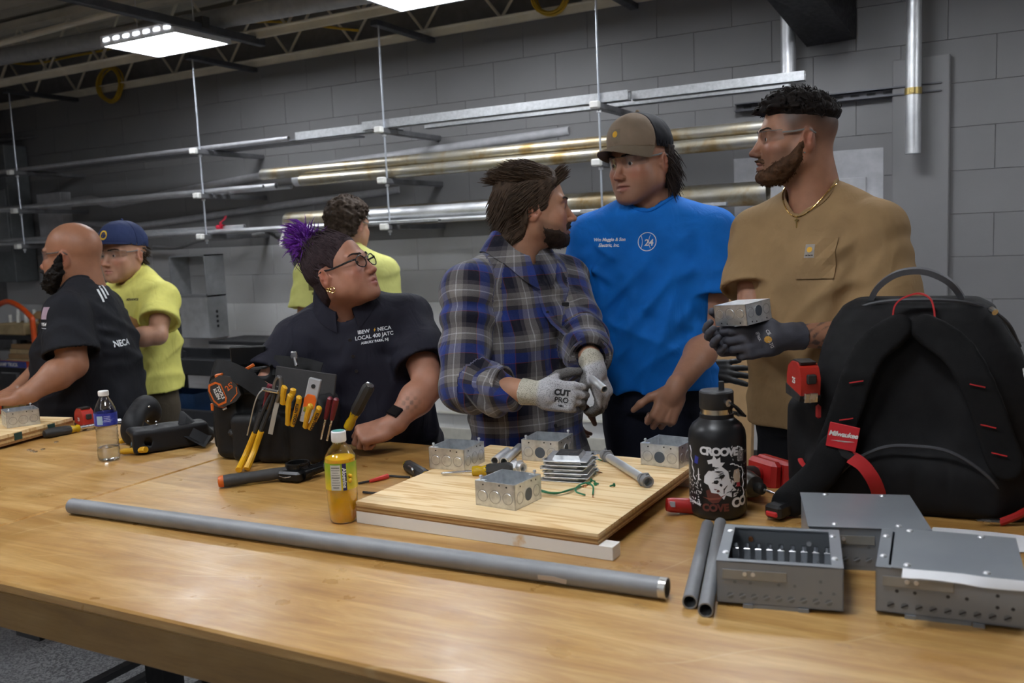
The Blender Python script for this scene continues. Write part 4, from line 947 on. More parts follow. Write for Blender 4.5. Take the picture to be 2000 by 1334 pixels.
lb = NT('label_blue'); c = lb.coord(); lb.set(Base_Color=lb.ramp(lb.noise(c, 45, 3), [(.35, (.02, .025, .25)), (.62, (.04, .06, .42)), (.72, (.35, .45, .70))]), Roughness=.35)
MB().lathe([(.0328, .109), (.0328, .146)], 36, caps=False).build('label', lb.m, wb)
ca = math.atan2(-o[1], -o[0])
wpatch(.018, .026, .0330, .126, ca-.55, .0002, 'logo_patch', mat('label_sky', (.35, .50, .60), .5), wb)
for i in range(4): wpatch(.018, .0016, .0330, .137-.005*i, ca+.1, .0003, 'print_line', mat('label_pale', (.45, .48, .75), .6), wb)
# --- big black flask
o = pz(1398, 1008, TZ); fk = thing('steel_flask', 'large matte black flask covered in black and white stickers', 'flask', (o[0], o[1]+.02, TZ))
fbk = mat('flask_black', (.010, .010, .011), .38, spec=.4)
MB().lathe([(.001, .0), (.050, 0), (.056, .004), (.060, .014), (.061, .03), (.061, .172), (.059, .186), (.052, .199), (.040, .209), (.036, .213), (.0355, .222)], 56).build('body', fbk, fk)
MB().lathe([(.0335, .222), (.0335, .234)], 40).build('steel_band', mat('band_steel', (.72, .66, .52), .15, 1.0), fk)
MB().lathe([(.0350, .233), (.0362, .235), (.0362, .268), (.034, .271), (.001, .2712)], 40).build('cap', mat('cap_black', (.013, .013, .014), .5), fk)
ca = math.atan2(-o[1], -o[0])
MB().box((0, 0, 0), (.007, .012, .022), rotz(ca), ch=.002).build('straw_tab', MATS['cap_black'], fk, (.012*math.cos(ca+2), .012*math.sin(ca+2), .279))
sa = ca+.62; pv = V(math.cos(sa), math.sin(sa), 0)
MB().cyl(pv*.036+V(0, 0, .249), pv*.043+V(0, 0, .249), .0075, n=20).build('pivot', steel, fk)
rt_ = V(-math.sin(sa), math.cos(sa), 0)
MB().strip(bez([pv*.040+V(0, 0, .249)+rt_*.004, pv*.044+rt_*.018+V(0, 0, .238), pv*.042+rt_*.034+V(0, 0, .222), pv*.02+rt_*.050+V(0, 0, .214), -pv*.03+rt_*.048+V(0, 0, .216)], 6), pv, .014, .004).build('carry_loop', MATS['cap_black'], fk)
wst = mat('sticker_white', (.70, .69, .70), .45, var=.06); brn = mat('sticker_brown', (.12, .028, .02), .5); gst = mat('sticker_grey', (.25, .25, .26), .5); cst = mat('sticker_cream', (.62, .50, .38), .5); blue_s = mat('sticker_blue', (.02, .03, .25), .5); rst = mat('sticker_red', (.55, .05, .06), .5)
RF = .0612
def stk(poly, u, z, m_, nm, d=.0003, rot=0, sc=1.0):
    """irregular sticker polygon (mm) wrapped round the flask at angle offset u (rad)"""
    P = np.array(poly, float)*.001*sc; c_, s_ = math.cos(rot), math.sin(rot); P = P @ np.array([[c_, s_], [-s_, c_]])
    bm = bmesh.new(); vv = [bm.verts.new((x, y, 0)) for x, y in P]; bm.faces.new(vv); bmesh.ops.triangulate(bm, faces=bm.faces[:])
    for _ in range(2): bmesh.ops.subdivide_edges(bm, edges=bm.edges[:], cuts=1, use_grid_fill=True)
    bmesh.ops.triangulate(bm, faces=bm.faces[:]); bm.verts.index_update()
    vs = [(v.co.x, v.co.y, d) for v in bm.verts]; fs = [tuple(x.index for x in f.verts) for f in bm.faces]; bm.free()
    return MB().add(wrap(vs, RF, z, ca+u), fs).build(nm, m_, fk)
def stext(txt, size, u, z, m_, rot=0, bold=.0012, d=.0009, space=1.0):
    vs, fs = text_mesh(txt, size, .00012, bold=bold, space=space); vs = vs @ rotz(rot).T; vs[:, 2] += d; return MB().add(wrap(vs, RF, z, ca+u), fs).build('sticker_text', m_, fk, smooth=0)
stext('CROOVE', .023, .06, .150, wst, -.03, .0012, space=.82)
stext('COVE', .021, -.10, .030, brn, .03, .0012)
stext('CO', .027, .80, .040, wst, .08, .0014, space=.9)
stext('SURF COMPANY', .0062, -.98, .036, wst, -.12, .0003)
stk([(-20, -2), (-12, 6), (-14, 16), (-4, 10), (0, 18), (6, 8), (14, 12), (12, 2), (20, -2), (10, -6), (4, -2), (-4, -8), (-8, -2), (-14, -8)], -.05, .124, wst, 'flag_sticker', rot=-.5)
# big split face sticker (generic graffiti mask)
stk([(-16, 20), (-6, 24), (2, 20), (6, 26), (14, 20), (18, 8), (14, -2), (18, -10), (12, -14), (14, -24), (6, -20), (2, -28), (-4, -20), (-10, -24), (-12, -12), (-20, -6), (-18, 6), (-22, 12)], .10, .085, wst, 'mask_sticker', rot=.55, sc=1.42)
for (u, z, w_, h_, r_) in ((-.06, .086, 6, 4.5, .5), (.14, .098, 7, 4.5, .6), (.10, .080, 3, 4, .2)): stk([(-w_, 0), (-w_*.4, h_), (w_*.8, h_*.6), (w_, -h_*.4), (0, -h_)], u, z, fbk, 'mask_eye', d=.0006, rot=r_)
r7 = random.Random(3)
for k in range(16): stk([(-.8, -r7.uniform(4, 8)), (1, -4), (r7.uniform(1, 2.4), r7.uniform(2, 5)), (-.4, r7.uniform(5, 9))], r7.uniform(-.28, .48), r7.uniform(.062, .118), fbk, 'mask_line', d=.0006, rot=r7.uniform(0, 3.1))
stk([(-18, 10), (-6, 16), (6, 15), (18, 8), (16, -4), (8, -14), (-4, -16), (-14, -10)], -.12, .056, brn, 'planet_sticker', d=.0002)
stk([(-26, 4), (-10, -4), (10, -4), (26, 5), (10, 0), (-10, 0)], -.12, .052, mat('sticker_rust', (.22, .06, .04), .5), 'ring_sticker', d=.0005, rot=.15)
stk([(-1, -12), (4, -12), (1.5, 14), (.5, 14)], -.72, .098, wst, 'tower_sticker')
stk([(-6, -14), (8, -16), (10, 0), (6, 14), (-6, 12), (-9, 0)], .68, .098, cst, 'figure_sticker'); stk([(-5, -4), (6, -5), (5, 5), (-4, 4)], .74, .078, rst, 'bow_sticker')
stk([(-8, -10), (10, -12), (12, 8), (2, 14), (-9, 8)], .86, .138, gst, 'dragon_sticker'); stk([(-6, -8), (4, -9), (7, 6), (-3, 9)], -.80, .130, blue_s, 'blue_sticker')
rr = random.Random(5)
for k in range(110):
    u = rr.uniform(-1.25, -.55) if k < 60 else rr.uniform(.45, 1.25); z = rr.uniform(.030, .10) if k < 60 else rr.uniform(.05, .16)
    a_ = rr.uniform(0, 6.28); l_ = rr.uniform(4, 9); q = [(0, 0), (l_*.5, rr.uniform(1, 2.4)), (l_, rr.uniform(-1, 1)), (l_*.5, rr.uniform(-1.2, 0))]
    stk(q, u, z, wst, 'scribble_sticker', d=.00045, rot=a_)
for u0, u1, z0, z1, n_ in ((-1.15, -.9, .155, .085, 7), (.45, .95, .125, .110, 6), (.95, 1.0, .11, .05, 6), (.75, .98, .160, .150, 5)):
    pts = [(u0+(u1-u0)*i/n_+(.05 if i % 2 else -.02), z0+(z1-z0)*i/n_+rr.uniform(-.002, .002)) for i in range(n_+1)]
    w3 = [np.array([(RF+.0006)*math.cos(ca+u), (RF+.0006)*math.sin(ca+u), z]) for u, z in pts]
    MB().tube(w3, .0011, 5).build('lightning_line', wst, fk)
# ================================================================== black backpack
bkm = mat('nylon_black', (.010, .0098, .0105), .72, bump=.35, bscale=900, spec=.2); bkm2 = mat('mesh_black', (.007, .007, .0075), .8, bump=.5, bscale=500, spec=.2); redw = mat('web_red', (.50, .018, .02), .55, bump=.2, bscale=700); gryw = mat('web_grey', (.055, .056, .062), .6)
BO = V(-.155, 2.14, TZ); bp = thing('backpack', 'big black work backpack with red loops standing on the bench', 'backpack', BO, rz=.02)
f = SDF(); I3 = np.eye(3)
f.u(loft([(.005, 0, 0, .225, .105), (.03, 0, 0, .238, .118), (.12, 0, 0, .238, .122), (.25, 0, .005, .222, .118), (.34, -.005, .012, .195, .108), (.40, -.01, .018, .168, .09), (.43, -.01, .02, .15, .07), (.445, -.01, .02, .12, .04)], I3, (0, 0, 0), 3.6), .02)
f.u(rbox((-.225, .02, .12), (.05, .085, .115), None, .035), .012).u(rbox((.225, .02, .12), (.05, .085, .115), None, .035), .012)
f.u(rbox((-.03, -.105, .055), (.19, .025, .05), None, .02), .03)
f.u(ell((-.0, -.105, .07), (.155, .03, .075)), .015)
f.sub(ell((0, -.128, .27), (.085, .028, .13)), .03)
for x in (-.06, 0.0, .06): f.sub(cone((x, -.142, .015), (x, -.140, .115), .006), .008)
f.disp(lambda P: .002*wob(P, 34), (0, 0, .2), 1.0)
link('body', sdf_mesh('body', f, .0068), bkm, bp)
MB().tube(bez([(-.165, -.105, .02), (-.14, -.132, .09), (-.07, -.139, .142), (.0, -.139, .152), (.07, -.139, .142), (.14, -.132, .09), (.17, -.105, .02)], 8), .0035, 6).build('piping', gryw, bp)
for s_ in (-1, 1):
    fs_ = SDF(); pts = bez([(s_*.025-.01, -.108, .392), (s_*.085-.005, -.138, .345), (s_*.125, -.152, .25), (s_*.150, -.150, .17), (s_*.165, -.145, .125)], 3)
    for a, b in zip(pts[:-1], pts[1:]): fs_.u(cone(a, b, .030), .012)
    fs_.cut(((lambda P: np.abs(P[..., 1]+.02+.5*np.clip(P[..., 2]-.30, 0, 1)**1.0*-.55+.118)-.016), np.zeros(3), 1e3), .006)
    st = link('shoulder_strap', sdf_mesh('shoulder_strap', fs_, .006), bkm2, bp)
    for k, z in enumerate((.285, .205, .150)):
        x = s_*(.112+.02*k); MB().box((0, 0, 0), (.028, .002, .0022), roty(-s_*-.2)).build('red_stitch', redw, st, (x, -.158, z))
# straps' lower webbing, buckle, tail
w0 = V(-.155, -.150, .125)
lt = MB().box((0, 0, 0), (.060, .004, .052), roty(.18), ch=.001).build('logo_tag', mat('tag_red', (.55, .015, .022), .5), bp, (-.136, -.180, .172))
vs, fs = text_mesh('Milwaukee', .0145, .0003, shear=.25, bold=.0004, space=.92); MB().add(vs, fs, roty(.10) @ rotx(math.pi/2), (.001, -.0026, .005)).build('logo_text', cap_m, lt, smooth=0)
MB().prism([(-.024, -.004), (-.006, -.002), (-.010, -.005), (.024, -.001), (.004, -.0045), (.008, -.0015)], 0, .0004, roty(.10) @ rotx(math.pi/2), (0, -.0024, -.006)).build('logo_bolt', cap_m, lt, smooth=0)
MB().box((-.128, -.172, .134), (.045, .012, .022), roty(.45), ch=.003).build('strap_buckle', mat('buckle_black', (.012, .012, .013), .4), bp)
MB().strip(bez([(-.122, -.176, .130), (-.098, -.180, .116), (-.080, -.180, .092), (-.070, -.172, .066), (-.066, -.16, .040), (-.064, -.15, .012)], 5), (.7, 0, .7), .028, .003).build('red_webbing', redw, bp)
ft = SDF(); tp = bez([(-.150, -.160, .150), (-.165, -.165, .115), (-.190, -.172, .078), (-.225, -.195, .045), (-.250, -.222, .022)], 4)
for a, b in zip(tp[:-1], tp[1:]): ft.u(ell((a+b)/2, (.028, .010, .030)), .015)
ft.cut(half((0, 0, .003), (0, 0, -1))); link('strap_tail', sdf_mesh('strap_tail', ft, .005), bkm2, bp)
MB().tube(bez([(-.235, -.10, .098), (-.225, -.14, .10), (-.21, -.15, .085), (-.215, -.14, .06)], 5), .006, 8, flat=.5).build('red_pull', redw, bp)
MB().box((-.258, -.238, .020), (.040, .045, .030), rotz(-.4), ch=.006).build('tail_buckle', mat('buckle_black'), bp)
MB().box((-.266, -.256, .016), (.028, .012, .012), rotz(-.4), ch=.003).build('buckle_release', redw, bp)
MB().strip(bez([(-.105, .0, .428), (-.085, -.01, .470), (-.045, -.015, .500), (.005, -.015, .505), (.05, -.012, .485), (.075, -.0, .455), (.085, .005, .425)], 6), (0, 1, .1), .03, .012).build('grab_handle', gryw, bp)
MB().strip(bez([(-.048, -.085, .405), (-.045, -.082, .435), (-.030, -.08, .452), (.0, -.08, .462), (.022, -.08, .452), (.030, -.082, .43), (.032, -.085, .405)], 6), (0, 1, 0), .016, .003).build('red_hang_loop', redw, bp)
MB().tube(bez([(-.175, -.01, .395), (-.10, -.035, .436), (-.0, -.045, .446), (.10, -.035, .437), (.16, -.01, .40), (.19, .03, .34)], 6), .004, 6).build('zip', gryw, bp)
MB().cyl((.135, -.04, .425), (.142, -.05, .42), .007, n=10).build('zip_pull', steel, bp)
MB().strip([(.150, -.02, .39), (.185, -.03, .33), (.205, -.05, .25), (.225, -.07, .225)], (.5, -.8, 0), .03, .002).build('grey_strap', gryw, bp)
MB().strip(bez([(.200, -.065, .312), (.214, -.075, .285), (.220, -.08, .25), (.232, -.08, .222)], 5), (.9, -.3, 0), .035, .0012).build('white_tag', mat('tag_white', (.66, .66, .66), .5), bp)
for p_ in ((.235, -.10, .115), (.262, -.06, .205)): MB().box(p_, (.03, .03, .035), ch=.008).build('red_tab', redw, bp)
MB().box((-.195, -.085, .205), (.018, .02, .035), ch=.006).build('red_tab', redw, bp)
# ------------------------------------------------------------------ compact red tape measure clipped to the backpack
def tape_red(loc, T, label, txt='25', s=1.0):
    t_ = thing('tape_measure', label, 'tape measure', loc, T=T)
    body = MB().prism([(-.034*s, 0), (.032*s, 0), (.036*s, .010*s), (.036*s, .045*s), (.026*s, .064*s), (.008*s, .072*s), (-.014*s, .070*s), (-.030*s, .058*s), (-.036*s, .04*s)], -.019*s, .019*s, rotx(math.pi/2))
    body.build('case', mat('tape_red', (.42, .022, .012), .42), t_)
    MB().prism([(-.035*s, 0), (.033*s, 0), (.037*s, .012*s), (-.037*s, .02*s)], -.0205*s, .0205*s, rotx(math.pi/2)).build('bumper', grip, t_)
    MB().prism([(-.026*s, .060*s), (.02*s, .069*s), (.022*s, .074*s), (-.012*s, .074*s), (-.03*s, .066*s)], -.015*s, .015*s, rotx(math.pi/2)).build('top_band', grip, t_)
    MB().box((.038*s, 0, .045*s), (.008*s, .018*s, .018*s), ch=.002).build('lock_button', grip, t_)
    MB().box((.038*s, 0, .008*s), (.006*s, .026*s, .018*s), ch=.001).build('hook', steel, t_)
    vs, fs = text_mesh(txt, .016*s, .0003, bold=.0003); MB().add(vs, fs, rotx(math.pi/2), (0, -.0196*s, .034*s)).build('number_text', cap_m, t_, smooth=0)
    return t_
p = py_(1568, 775, 2.02); tape_red(p, rotz(-1.0) @ roty(.1), 'red tape measure clipped to the side of the backpack', '25', 1.12)
# ------------------------------------------------------------------ red drill drivers
red_t = mat('tool_red', (.36, .014, .012), .4)
def driver(T, loc, label):
    t_ = thing('impact_driver', label, 'power drill', loc, T=T)
    MB().lathe([(.001, -.02), (.026, -.018), (.032, -.005), (.033, .05), (.030, .06)], 20, T=roty(math.pi/2)).build('motor_housing', red_t, t_)
    MB().lathe([(.031, .058), (.031, .075), (.024, .105), (.014, .112), (.001, .113)], 20, T=roty(math.pi/2)).build('gear_case', mat('gear_grey', (.18, .175, .165), .4, .7), t_)
    MB().lathe([(.0125, .110), (.013, .128), (.009, .132), (.001, .132)], 16, T=roty(math.pi/2)).build('chuck', grip, t_)
    MB().lathe([(.0032, .13), (.0032, .155), (.002, .16), (.0016, .185), (.0005, .187)], 8, T=roty(math.pi/2)).build('bit', steel, t_)
    f = SDF(); f.u(cone((.012, 0, -.025), (-.012, 0, -.10), .021, .019), .01).u(cone((.0, 0, -.02), (.03, 0, -.005), .02), .02)
    link('handle', sdf_mesh('handle', f, .004), red_t, t_)
    f = SDF(); f.u(cone((.005, 0, -.035), (-.008, 0, -.085), .0225, .021), .01); link('rubber_grip', sdf_mesh('rubber_grip', f, .004), grip, t_)
    MB().box((.032, 0, -.045), (.014, .014, .03), roty(.2), ch=.004).build('trigger', grip, t_)
    bt = MB().box((-.012, 0, -.125), (.10, .070, .032), ch=.010).box((-.008, 0, -.155), (.115, .074, .035), ch=.008).build('battery', red_t, t_)
    MB().box((-.055, 0, -.165), (.02, .05, .05), ch=.004).build('belt_clip', steel, bt)
    return t_
# lying on its side: bit axis on the bench, handle pointing right-back
zx = nrm(V(.80, -.60, 0)); hz = nrm(V(-.55, -.80, .10)); hz = nrm(hz-zx*(hz @ zx)); yx = np.cross(hz, zx)
q = pz(1458, 945, TZ+.038); driver(np.stack([zx, yx, hz], 1), q-zx*.075, 'red impact driver lying between flask and backpack')
zx = nrm(V(-.9, -.3, 0)); hz = nrm(V(-.3, .9, .0)*-1); hz = nrm(hz-zx*(hz @ zx)); yx = np.cross(hz, zx)
q = pz(1328, 972, TZ+.04); rd = thing('red_tool', 'red tool end sticking out from behind the black flask', 'tool', q)
MB().lathe([(.001, -.012), (.014, -.010), (.016, 0), (.017, .06), (.015, .10)], 16, T=np.stack(frame(nrm(V(.75, .45, -.10))), 1)).build('handle', red_t, rd, (-.02, 0, -.018))
MB().box((-.012, -.014, -.012), (.012, .002, .012), ch=.0005).build('cross_mark', mat('sticker_grey'), rd)
zz = pz(1985, 1030, TZ); rc = thing('red_pliers', 'red handled pliers cut by the right frame edge', 'pliers', zz)
MB().tube(bez([(-.03, .0, .006), (.0, .01, .02), (.03, .03, .032), (.10, .06, .03)], 5), .008, 8).build('handle', red_t, rc); MB().tube(bez([(-.01, .03, .008), (.03, .05, .012), (.10, .075, .012)], 5), .008, 8).build('handle', grip, rc)
MB().tube([(-.03, 0, .008), (-.07, -.02, .012)], [.007, .003], 8).build('jaw', steel, rc)
# ================================================================== tool pouch with tools
lea = mat('pouch_black', (.009, .0088, .009), .6, bump=.3, bscale=350, spec=.3); lea2 = mat('pouch_flap', (.040, .037, .036), .55, bump=.2, bscale=300)
PO = V(-1.86, 1.99, TZ); PA = .20; po = thing('tool_pouch', 'black leather tool pouch stuffed with yellow handled tools', 'tool pouch', PO, rz=PA)
f = SDF(); f.u(rbox((.0, .02, .095), (.155, .075, .095), None, .03), .01); f.u(rbox((-.13, .05, .135), (.088, .10, .135), rotz(.35), .03), .03)
f.u(rbox((-.225, .045, .075), (.022, .03, .065), None, .015), .012)
for x, w_, z in ((.02, .055, .075), (.115, .05, .085), (-.075, .045, .07)): f.u(rbox((x, -.055, z), (w_, .035, z), None, .025), .008)
f.sub(rbox((.0, .03, .20), (.13, .05, .06), None, .02), .01); f.sub(rbox((-.13, .06, .275), (.06, .07, .05), rotz(.35), .02), .01)
for x, w_ in ((.02, .043), (.115, .038), (-.075, .034)): f.sub(rbox((x, -.052, .165), (w_, .022, .03), None, .015), .006)
f.disp(lambda P: .004*wob(P, 30), (0, 0, .1), 1.2); f.cut(half((0, 0, .002), (0, 0, -1)))
pm = sdf_mesh('body', f, .005); link('body', pm, lea, po)
MB().box((.055, .055, .200), (.20, .007, .10), roty(.13) @ rotx(-.12), ch=.002).build('back_flap', lea2, po)
MB().strip(bez([(-.21, -.02, .245), (-.16, -.06, .275), (-.08, -.07, .255), (-.02, -.05, .205), (.0, -.06, .18)], 6), (.15, .35, 1), .05, .004).build('front_flap', lea, po)
MB().box((-.15, .09, .290), (.11, .012, .06), rotz(.25) @ rotx(.2), ch=.003).build('rear_flap', lea, po); MB().strip(bez([(-.06, .08, .262), (.02, .10, .252), (.08, .11, .235)], 5), (0, .3, 1), .06, .004).build('side_flap', lea, po)
MB().cyl((.02, .07, .285), (.03, .06, .262), .006, n=8).box((.018, .072, .292), (.022, .012, .024), ch=.003).build('clip', steel, po)
MB().strip([(-.045, -.098, .03), (-.02, -.096, .10), (.0, -.094, .15)], (1, 0, 0), .022, .003).build('strap', lea2, po)
MB().tube(bez([(-.14, -.045, .08), (-.115, -.07, .085), (-.105, -.08, .078)], 4), [.012]*5+[.010]*3+[.006], 8).build('hook_knob', grip, po)
MB().cyl((-.228, .012, .135), (-.228, .012, .155), .013, n=10).build('side_pocket_tool', mat('tool_orange', (.65, .13, .012), .4), po)
def pw(x, y, Y): return py_(x, y, Y)
# big tape measure, black and orange
org_m = MATS['tool_orange']; c = pw(440, 762, 1.895)
fr_ = np.stack([RI, ZU, TO], 1) if 'RI' in globals() else None
_ri = nrm([_r[0], _r[1], 0]); _to = -nrm([_f[0], _f[1], 0]); nfr = np.stack([_ri, V(0, 0, 1), _to], 1) @ rotz(.38)
tm = thing('tape_measure', 'black and orange tape measure clipped on the tool pouch', 'tape measure', c, T=nfr)
oct_ = [(-.046, -.012), (-.040, -.030), (-.018, -.042), (.020, -.042), (.042, -.030), (.044, .002), (.036, .030), (.010, .046), (-.020, .042), (-.040, .022)]
MB().prism(oct_, -.022, .020).build('case', mat('tape_black', (.035, .033, .032), .6), tm)
def ringpoly(pl, k): n = len(pl); return [(x, y, .0) for x, y in pl]+[(x*k, y*k, .0) for x, y in pl], [(i, (i+1) % n, n+(i+1) % n, n+i) for i in range(n)]
hexp = [(-.034, -.016), (-.026, -.034), (-.002, -.034), (.006, -.022), (.008, .022), (-.004, .034), (-.026, .034), (-.034, .018)]
hexp = [(x-.004, y) for x, y in hexp]
vs, fs = ringpoly([(x+.015, y) for x, y in hexp], .82); MB().add(np.array(vs)-V(.015, 0, 0), fs, None, (0, 0, .0212)).build('orange_badge', org_m, tm, smooth=0)
for txt, xx in (('KLEIN', -.022), ('TOOLS', -.010)):
    vs, fs = text_mesh(txt, .0125, .0002, bold=.0005); MB().add(vs, fs, rotz(-math.pi/2), (xx+.002, 0, .0214)).build('badge_text', cap_m, tm, smooth=0)
vs, fs = text_mesh("25'", .022, .0002, bold=.0003); MB().add(vs, fs, rotz(.25), (.023, .004, .0206)).build('length_text', org_m, tm, smooth=0)
MB().tube([(.006, -.036, .0205), (.034, -.022, .0205), (.040, -.004, .0205)], .0016, 6).build('orange_line', org_m, tm)
MB().box((.005, .045, 0), (.022, .012, .03), rotz(-.2), ch=.002).build('lock_button', org_m, tm); MB().box((.043, .012, 0), (.012, .026, .034), ch=.003).build('thumb_grip', org_m, tm)
MB().tube([(-.042, -.026, .0), (-.020, -.046, .0)], .006, 6).build('orange_bumper', org_m, tm); MB().box((.075, .030, -.02), (.055, .010, .008), rotz(.1), ch=.002).build('belt_clip', org_m, tm)
MB().box((-.022, -.048, 0), (.014, .006, .020), ch=.001).build('hook', steel, tm)
# cable cutter / groove pliers with yellow handles
ygr = mat('grip_yellow', (.70, .38, .012), .4)
pl = thing('groove_pliers', 'long pliers with yellow dipped handles leaning on the pouch', 'pliers', pz(475, 920, TZ)); o = pz(475, 920, TZ)
def rel(pts): return [q-o for q in pts]
dkm = mat('tool_dark', (.060, .058, .056), .4, .5)
for k, (a, b, c_, d_) in enumerate((((466, 918), (480, 888), (498, 845), (520, 790)), ((482, 916), (497, 880), (510, 842), (530, 790)))):
    q = [pz(*a, TZ+.009), pw(*b, 1.855), pw(*c_, 1.868), pw(*d_, 1.885)]
    MB().tube(rel(bez(q[:3], 5)), [.009]*4+[.0085]*7, 10).build('grip', ygr, pl); MB().tube(rel(bez([q[2], q[3], pw(540, 755, 1.895)], 5)), .0085, 8, flat=.7).build('arm', dkm, pl)
MB().tube(rel(bez([pw(534, 775, 1.89), pw(537, 750, 1.89), pw(543, 737, 1.89), pw(549, 742, 1.89), pw(547, 765, 1.89), pw(541, 785, 1.89)], 6)), .006, 8).build('jaw', mat('tool_mid', (.20, .195, .19), .35, .8), pl)
MB().tube(rel(bez([pw(514, 760, 1.88), pw(505, 770, 1.87), pw(497, 790, 1.865), pw(490, 820, 1.865), pw(483, 850, 1.87)], 6)), .0022, 6).build('spring_wire', mat('wire_pale', (.45, .44, .40), .35, .6), pl)
MB().cyl(pw(513, 760, 1.885)-o, pw(545, 766, 1.885)-o, .006, n=10).build('pivot_bar', steel, pl)
tag(MB().strip([pw(546, 770, 1.90)-o, pw(538, 800, 1.885)-o, pw(528, 848, 1.875)-o], _ri, .013, .002).build('steel_rule', mat('rule_steel', (.52, .47, .38), .35, .6), None, o), 'narrow pale steel rule hanging in front of the pouch', 'ruler')
def plier_handles(pa, pb, Ya, Yb, label, two=True, txt=None):
    a, b = pw(*pa, Ya), pw(*pb, Yb); o_, T_, L_ = along(b, a); t_ = thing('pliers', label, 'pliers', o_, T=T_); side = T_.T @ _ri
    for k in ((-1, 1) if two else (0,)):
        off = V(side[0], side[1], 0)*.011*k
        MB().tube(bez([V(0, 0, 0)+off*.6, V(0, 0, L_*.4)+off*1.0, V(0, 0, L_*.8)+off*1.25, V(0, 0, L_)+off*1.1], 5), [.0085]*5+[.0095]*6+[.0098]*4+[.006], 10, flat=.75).build('handle', ygr, t_)
    if txt:
        vs, fs = text_mesh(txt, .011, .0002, bold=.0004); tl = T_.T @ _to; xl = nrm(V(side[0], side[1], 0)); yl = V(0, 0, 1); zl = np.cross(xl, yl)
        if zl @ tl < 0: zl = -zl
        R_ = np.stack([yl*-1, np.cross(zl, yl*-1), zl], 1)
        MB().add(vs, fs, R_, V(0, 0, L_*.45)+zl*.0098+xl*(.011 if two else 0)).build('handle_text', mat('text_dark'), t_, smooth=0)
    return t_
plier_handles((576, 772), (566, 830), 1.875, 1.89, 'yellow handled pliers in the middle pocket, left of the level', True, 'KLEIN TOOLS')
plier_handles((616, 793), (600, 835), 1.865, 1.885, 'yellow handled pliers in the middle pocket, leaning right', True, 'KLEIN TOOLS')
plier_handles((565, 757), (556, 790), 1.895, 1.90, 'stubby yellow handles standing at the top of the pouch', True)
a = pw(607, 782, 1.915); lv = thing('torpedo_level', 'grey torpedo level with an orange window standing in the pouch', 'level', a, T=np.stack([_ri, V(0, 0, 1), _to], 1) @ rotz(-.28))
MB().box((0, .0, 0), (.034, .125, .018), ch=.002).build('body', mat('level_grey', (.50, .51, .53), .35, .3), lv); MB().prism([(-.015, -.02), (.015, -.02), (.017, .005), (.010, .018), (-.010, .018), (-.017, .005)], .009, .0115).build('orange_window', mat('level_orange', (.85, .16, .012), .4), lv)
MB().cyl((.0, .042, .008), (.0, .042, .0105), .006, n=16).build('hang_hole', dark_hole, lv); MB().box((-.002, -.025, .011), (.02, .014, .004), ch=.001).build('vial', mat('vial_yellow', (.30, .32, .02), .2), lv)
mar = mat('handle_maroon', (.16, .012, .022), .4)
for i, (pa, pb) in enumerate((((645, 778), (640, 800)), ((657, 780), (652, 802)))):
    a, b = pw(*pa, 1.935), pw(*pb, 1.94); o_, T_, L_ = along(b, a); t_ = thing('maroon_driver', ['maroon handled driver in the right pocket, left one', 'maroon handled driver in the right pocket, right one'][i], 'screwdriver', o_, T=T_)
    MB().lathe([(.006, -.03), (.0075, 0), (.0085, L_*.5), (.008, L_), (.004, L_+.004), (.001, L_+.005)], 12).build('handle', mar, t_); MB().lathe([(.003, -.10), (.003, -.03)], 8).build('shaft', steel, t_)
a, b = pw(528, 752, 1.90), pw(515, 800, 1.90); o_, T_, L_ = along(b, a); t_ = thing('red_driver', 'dark red and orange handled driver beside the groove pliers', 'screwdriver', o_, T=T_)
MB().lathe([(.005, 0), (.007, L_*.4), (.009, L_*.7), (.0085, L_), (.001, L_+.003)], 12).build('handle', mar, t_); MB().lathe([(.0045, -.01), (.0065, .012), (.0065, .03)], 10).build('collar', mat('tool_amber', (.70, .28, .012), .35), t_, tuple(V(.012, 0, .01)))
screwdriver(pw(676, 842, 1.965), pw(722, 752, 1.955), .08, 'black and amber screwdriver standing up at the right of the pouch', r=.0175)
MB().lathe([(.0125, 0), (.010, .0015), (.001, .0016)], 12).build('end_cap', steel, [x for x in COL.objects if x.get('label', '').startswith('black and amber screwdriver standing')][0], (0, 0, along(pw(676, 842, 1.965), pw(722, 752, 1.955))[2]+.001))
# hammer lying in front
a, b = pz(428, 941, TZ+.017), pz(568, 921, TZ+.022); o_, T_, L_ = along(a, b); hm = thing('hammer', 'hammer with grey rubber handle and orange butt lying before the pouch', 'hammer', o_, T=T_)
MB().lathe([(.001, -.004), (.013, -.002), (.0155, .004), (.0155, .012)], 14).build('butt_cap', org_m, hm); MB().lathe([(.0155, .011), (.0165, .03), (.0145, L_*.45), (.016, L_*.7), (.0145, L_), (.012, L_+.05), (.010, L_+.10)], 14).build('handle', mat('rubber_grey', (.040, .039, .038), .65), hm)
sd_ = T_.T @ nrm(V(-.3, -1, .05)); MB().strip([V(0, 0, L_*.35)+sd_*.016, V(0, 0, L_*.7)+sd_*.0165, V(0, 0, L_*.95)+sd_*.015], (0, 1, 0), .004, .0015).build('orange_inlay', org_m, hm)
u1 = T_.T @ nrm(V(-.15, -.95, -.05)); hp_ = V(0, 0, L_+.075)
MB().cyl(hp_-u1*.03, hp_+u1*.045, .014, n=16).cyl(hp_+u1*.04, hp_+u1*.062, .018, n=16).build('head', mat('hammer_black', (.012, .012, .013), .3, .5), hm); MB().tube([hp_-u1*.03, hp_-u1*.07+V(.004, 0, .004), hp_-u1*.11+V(.012, 0, .01)], [.012, .010, .004], 8, flat=.6).build('claw', MATS['hammer_black'], hm)
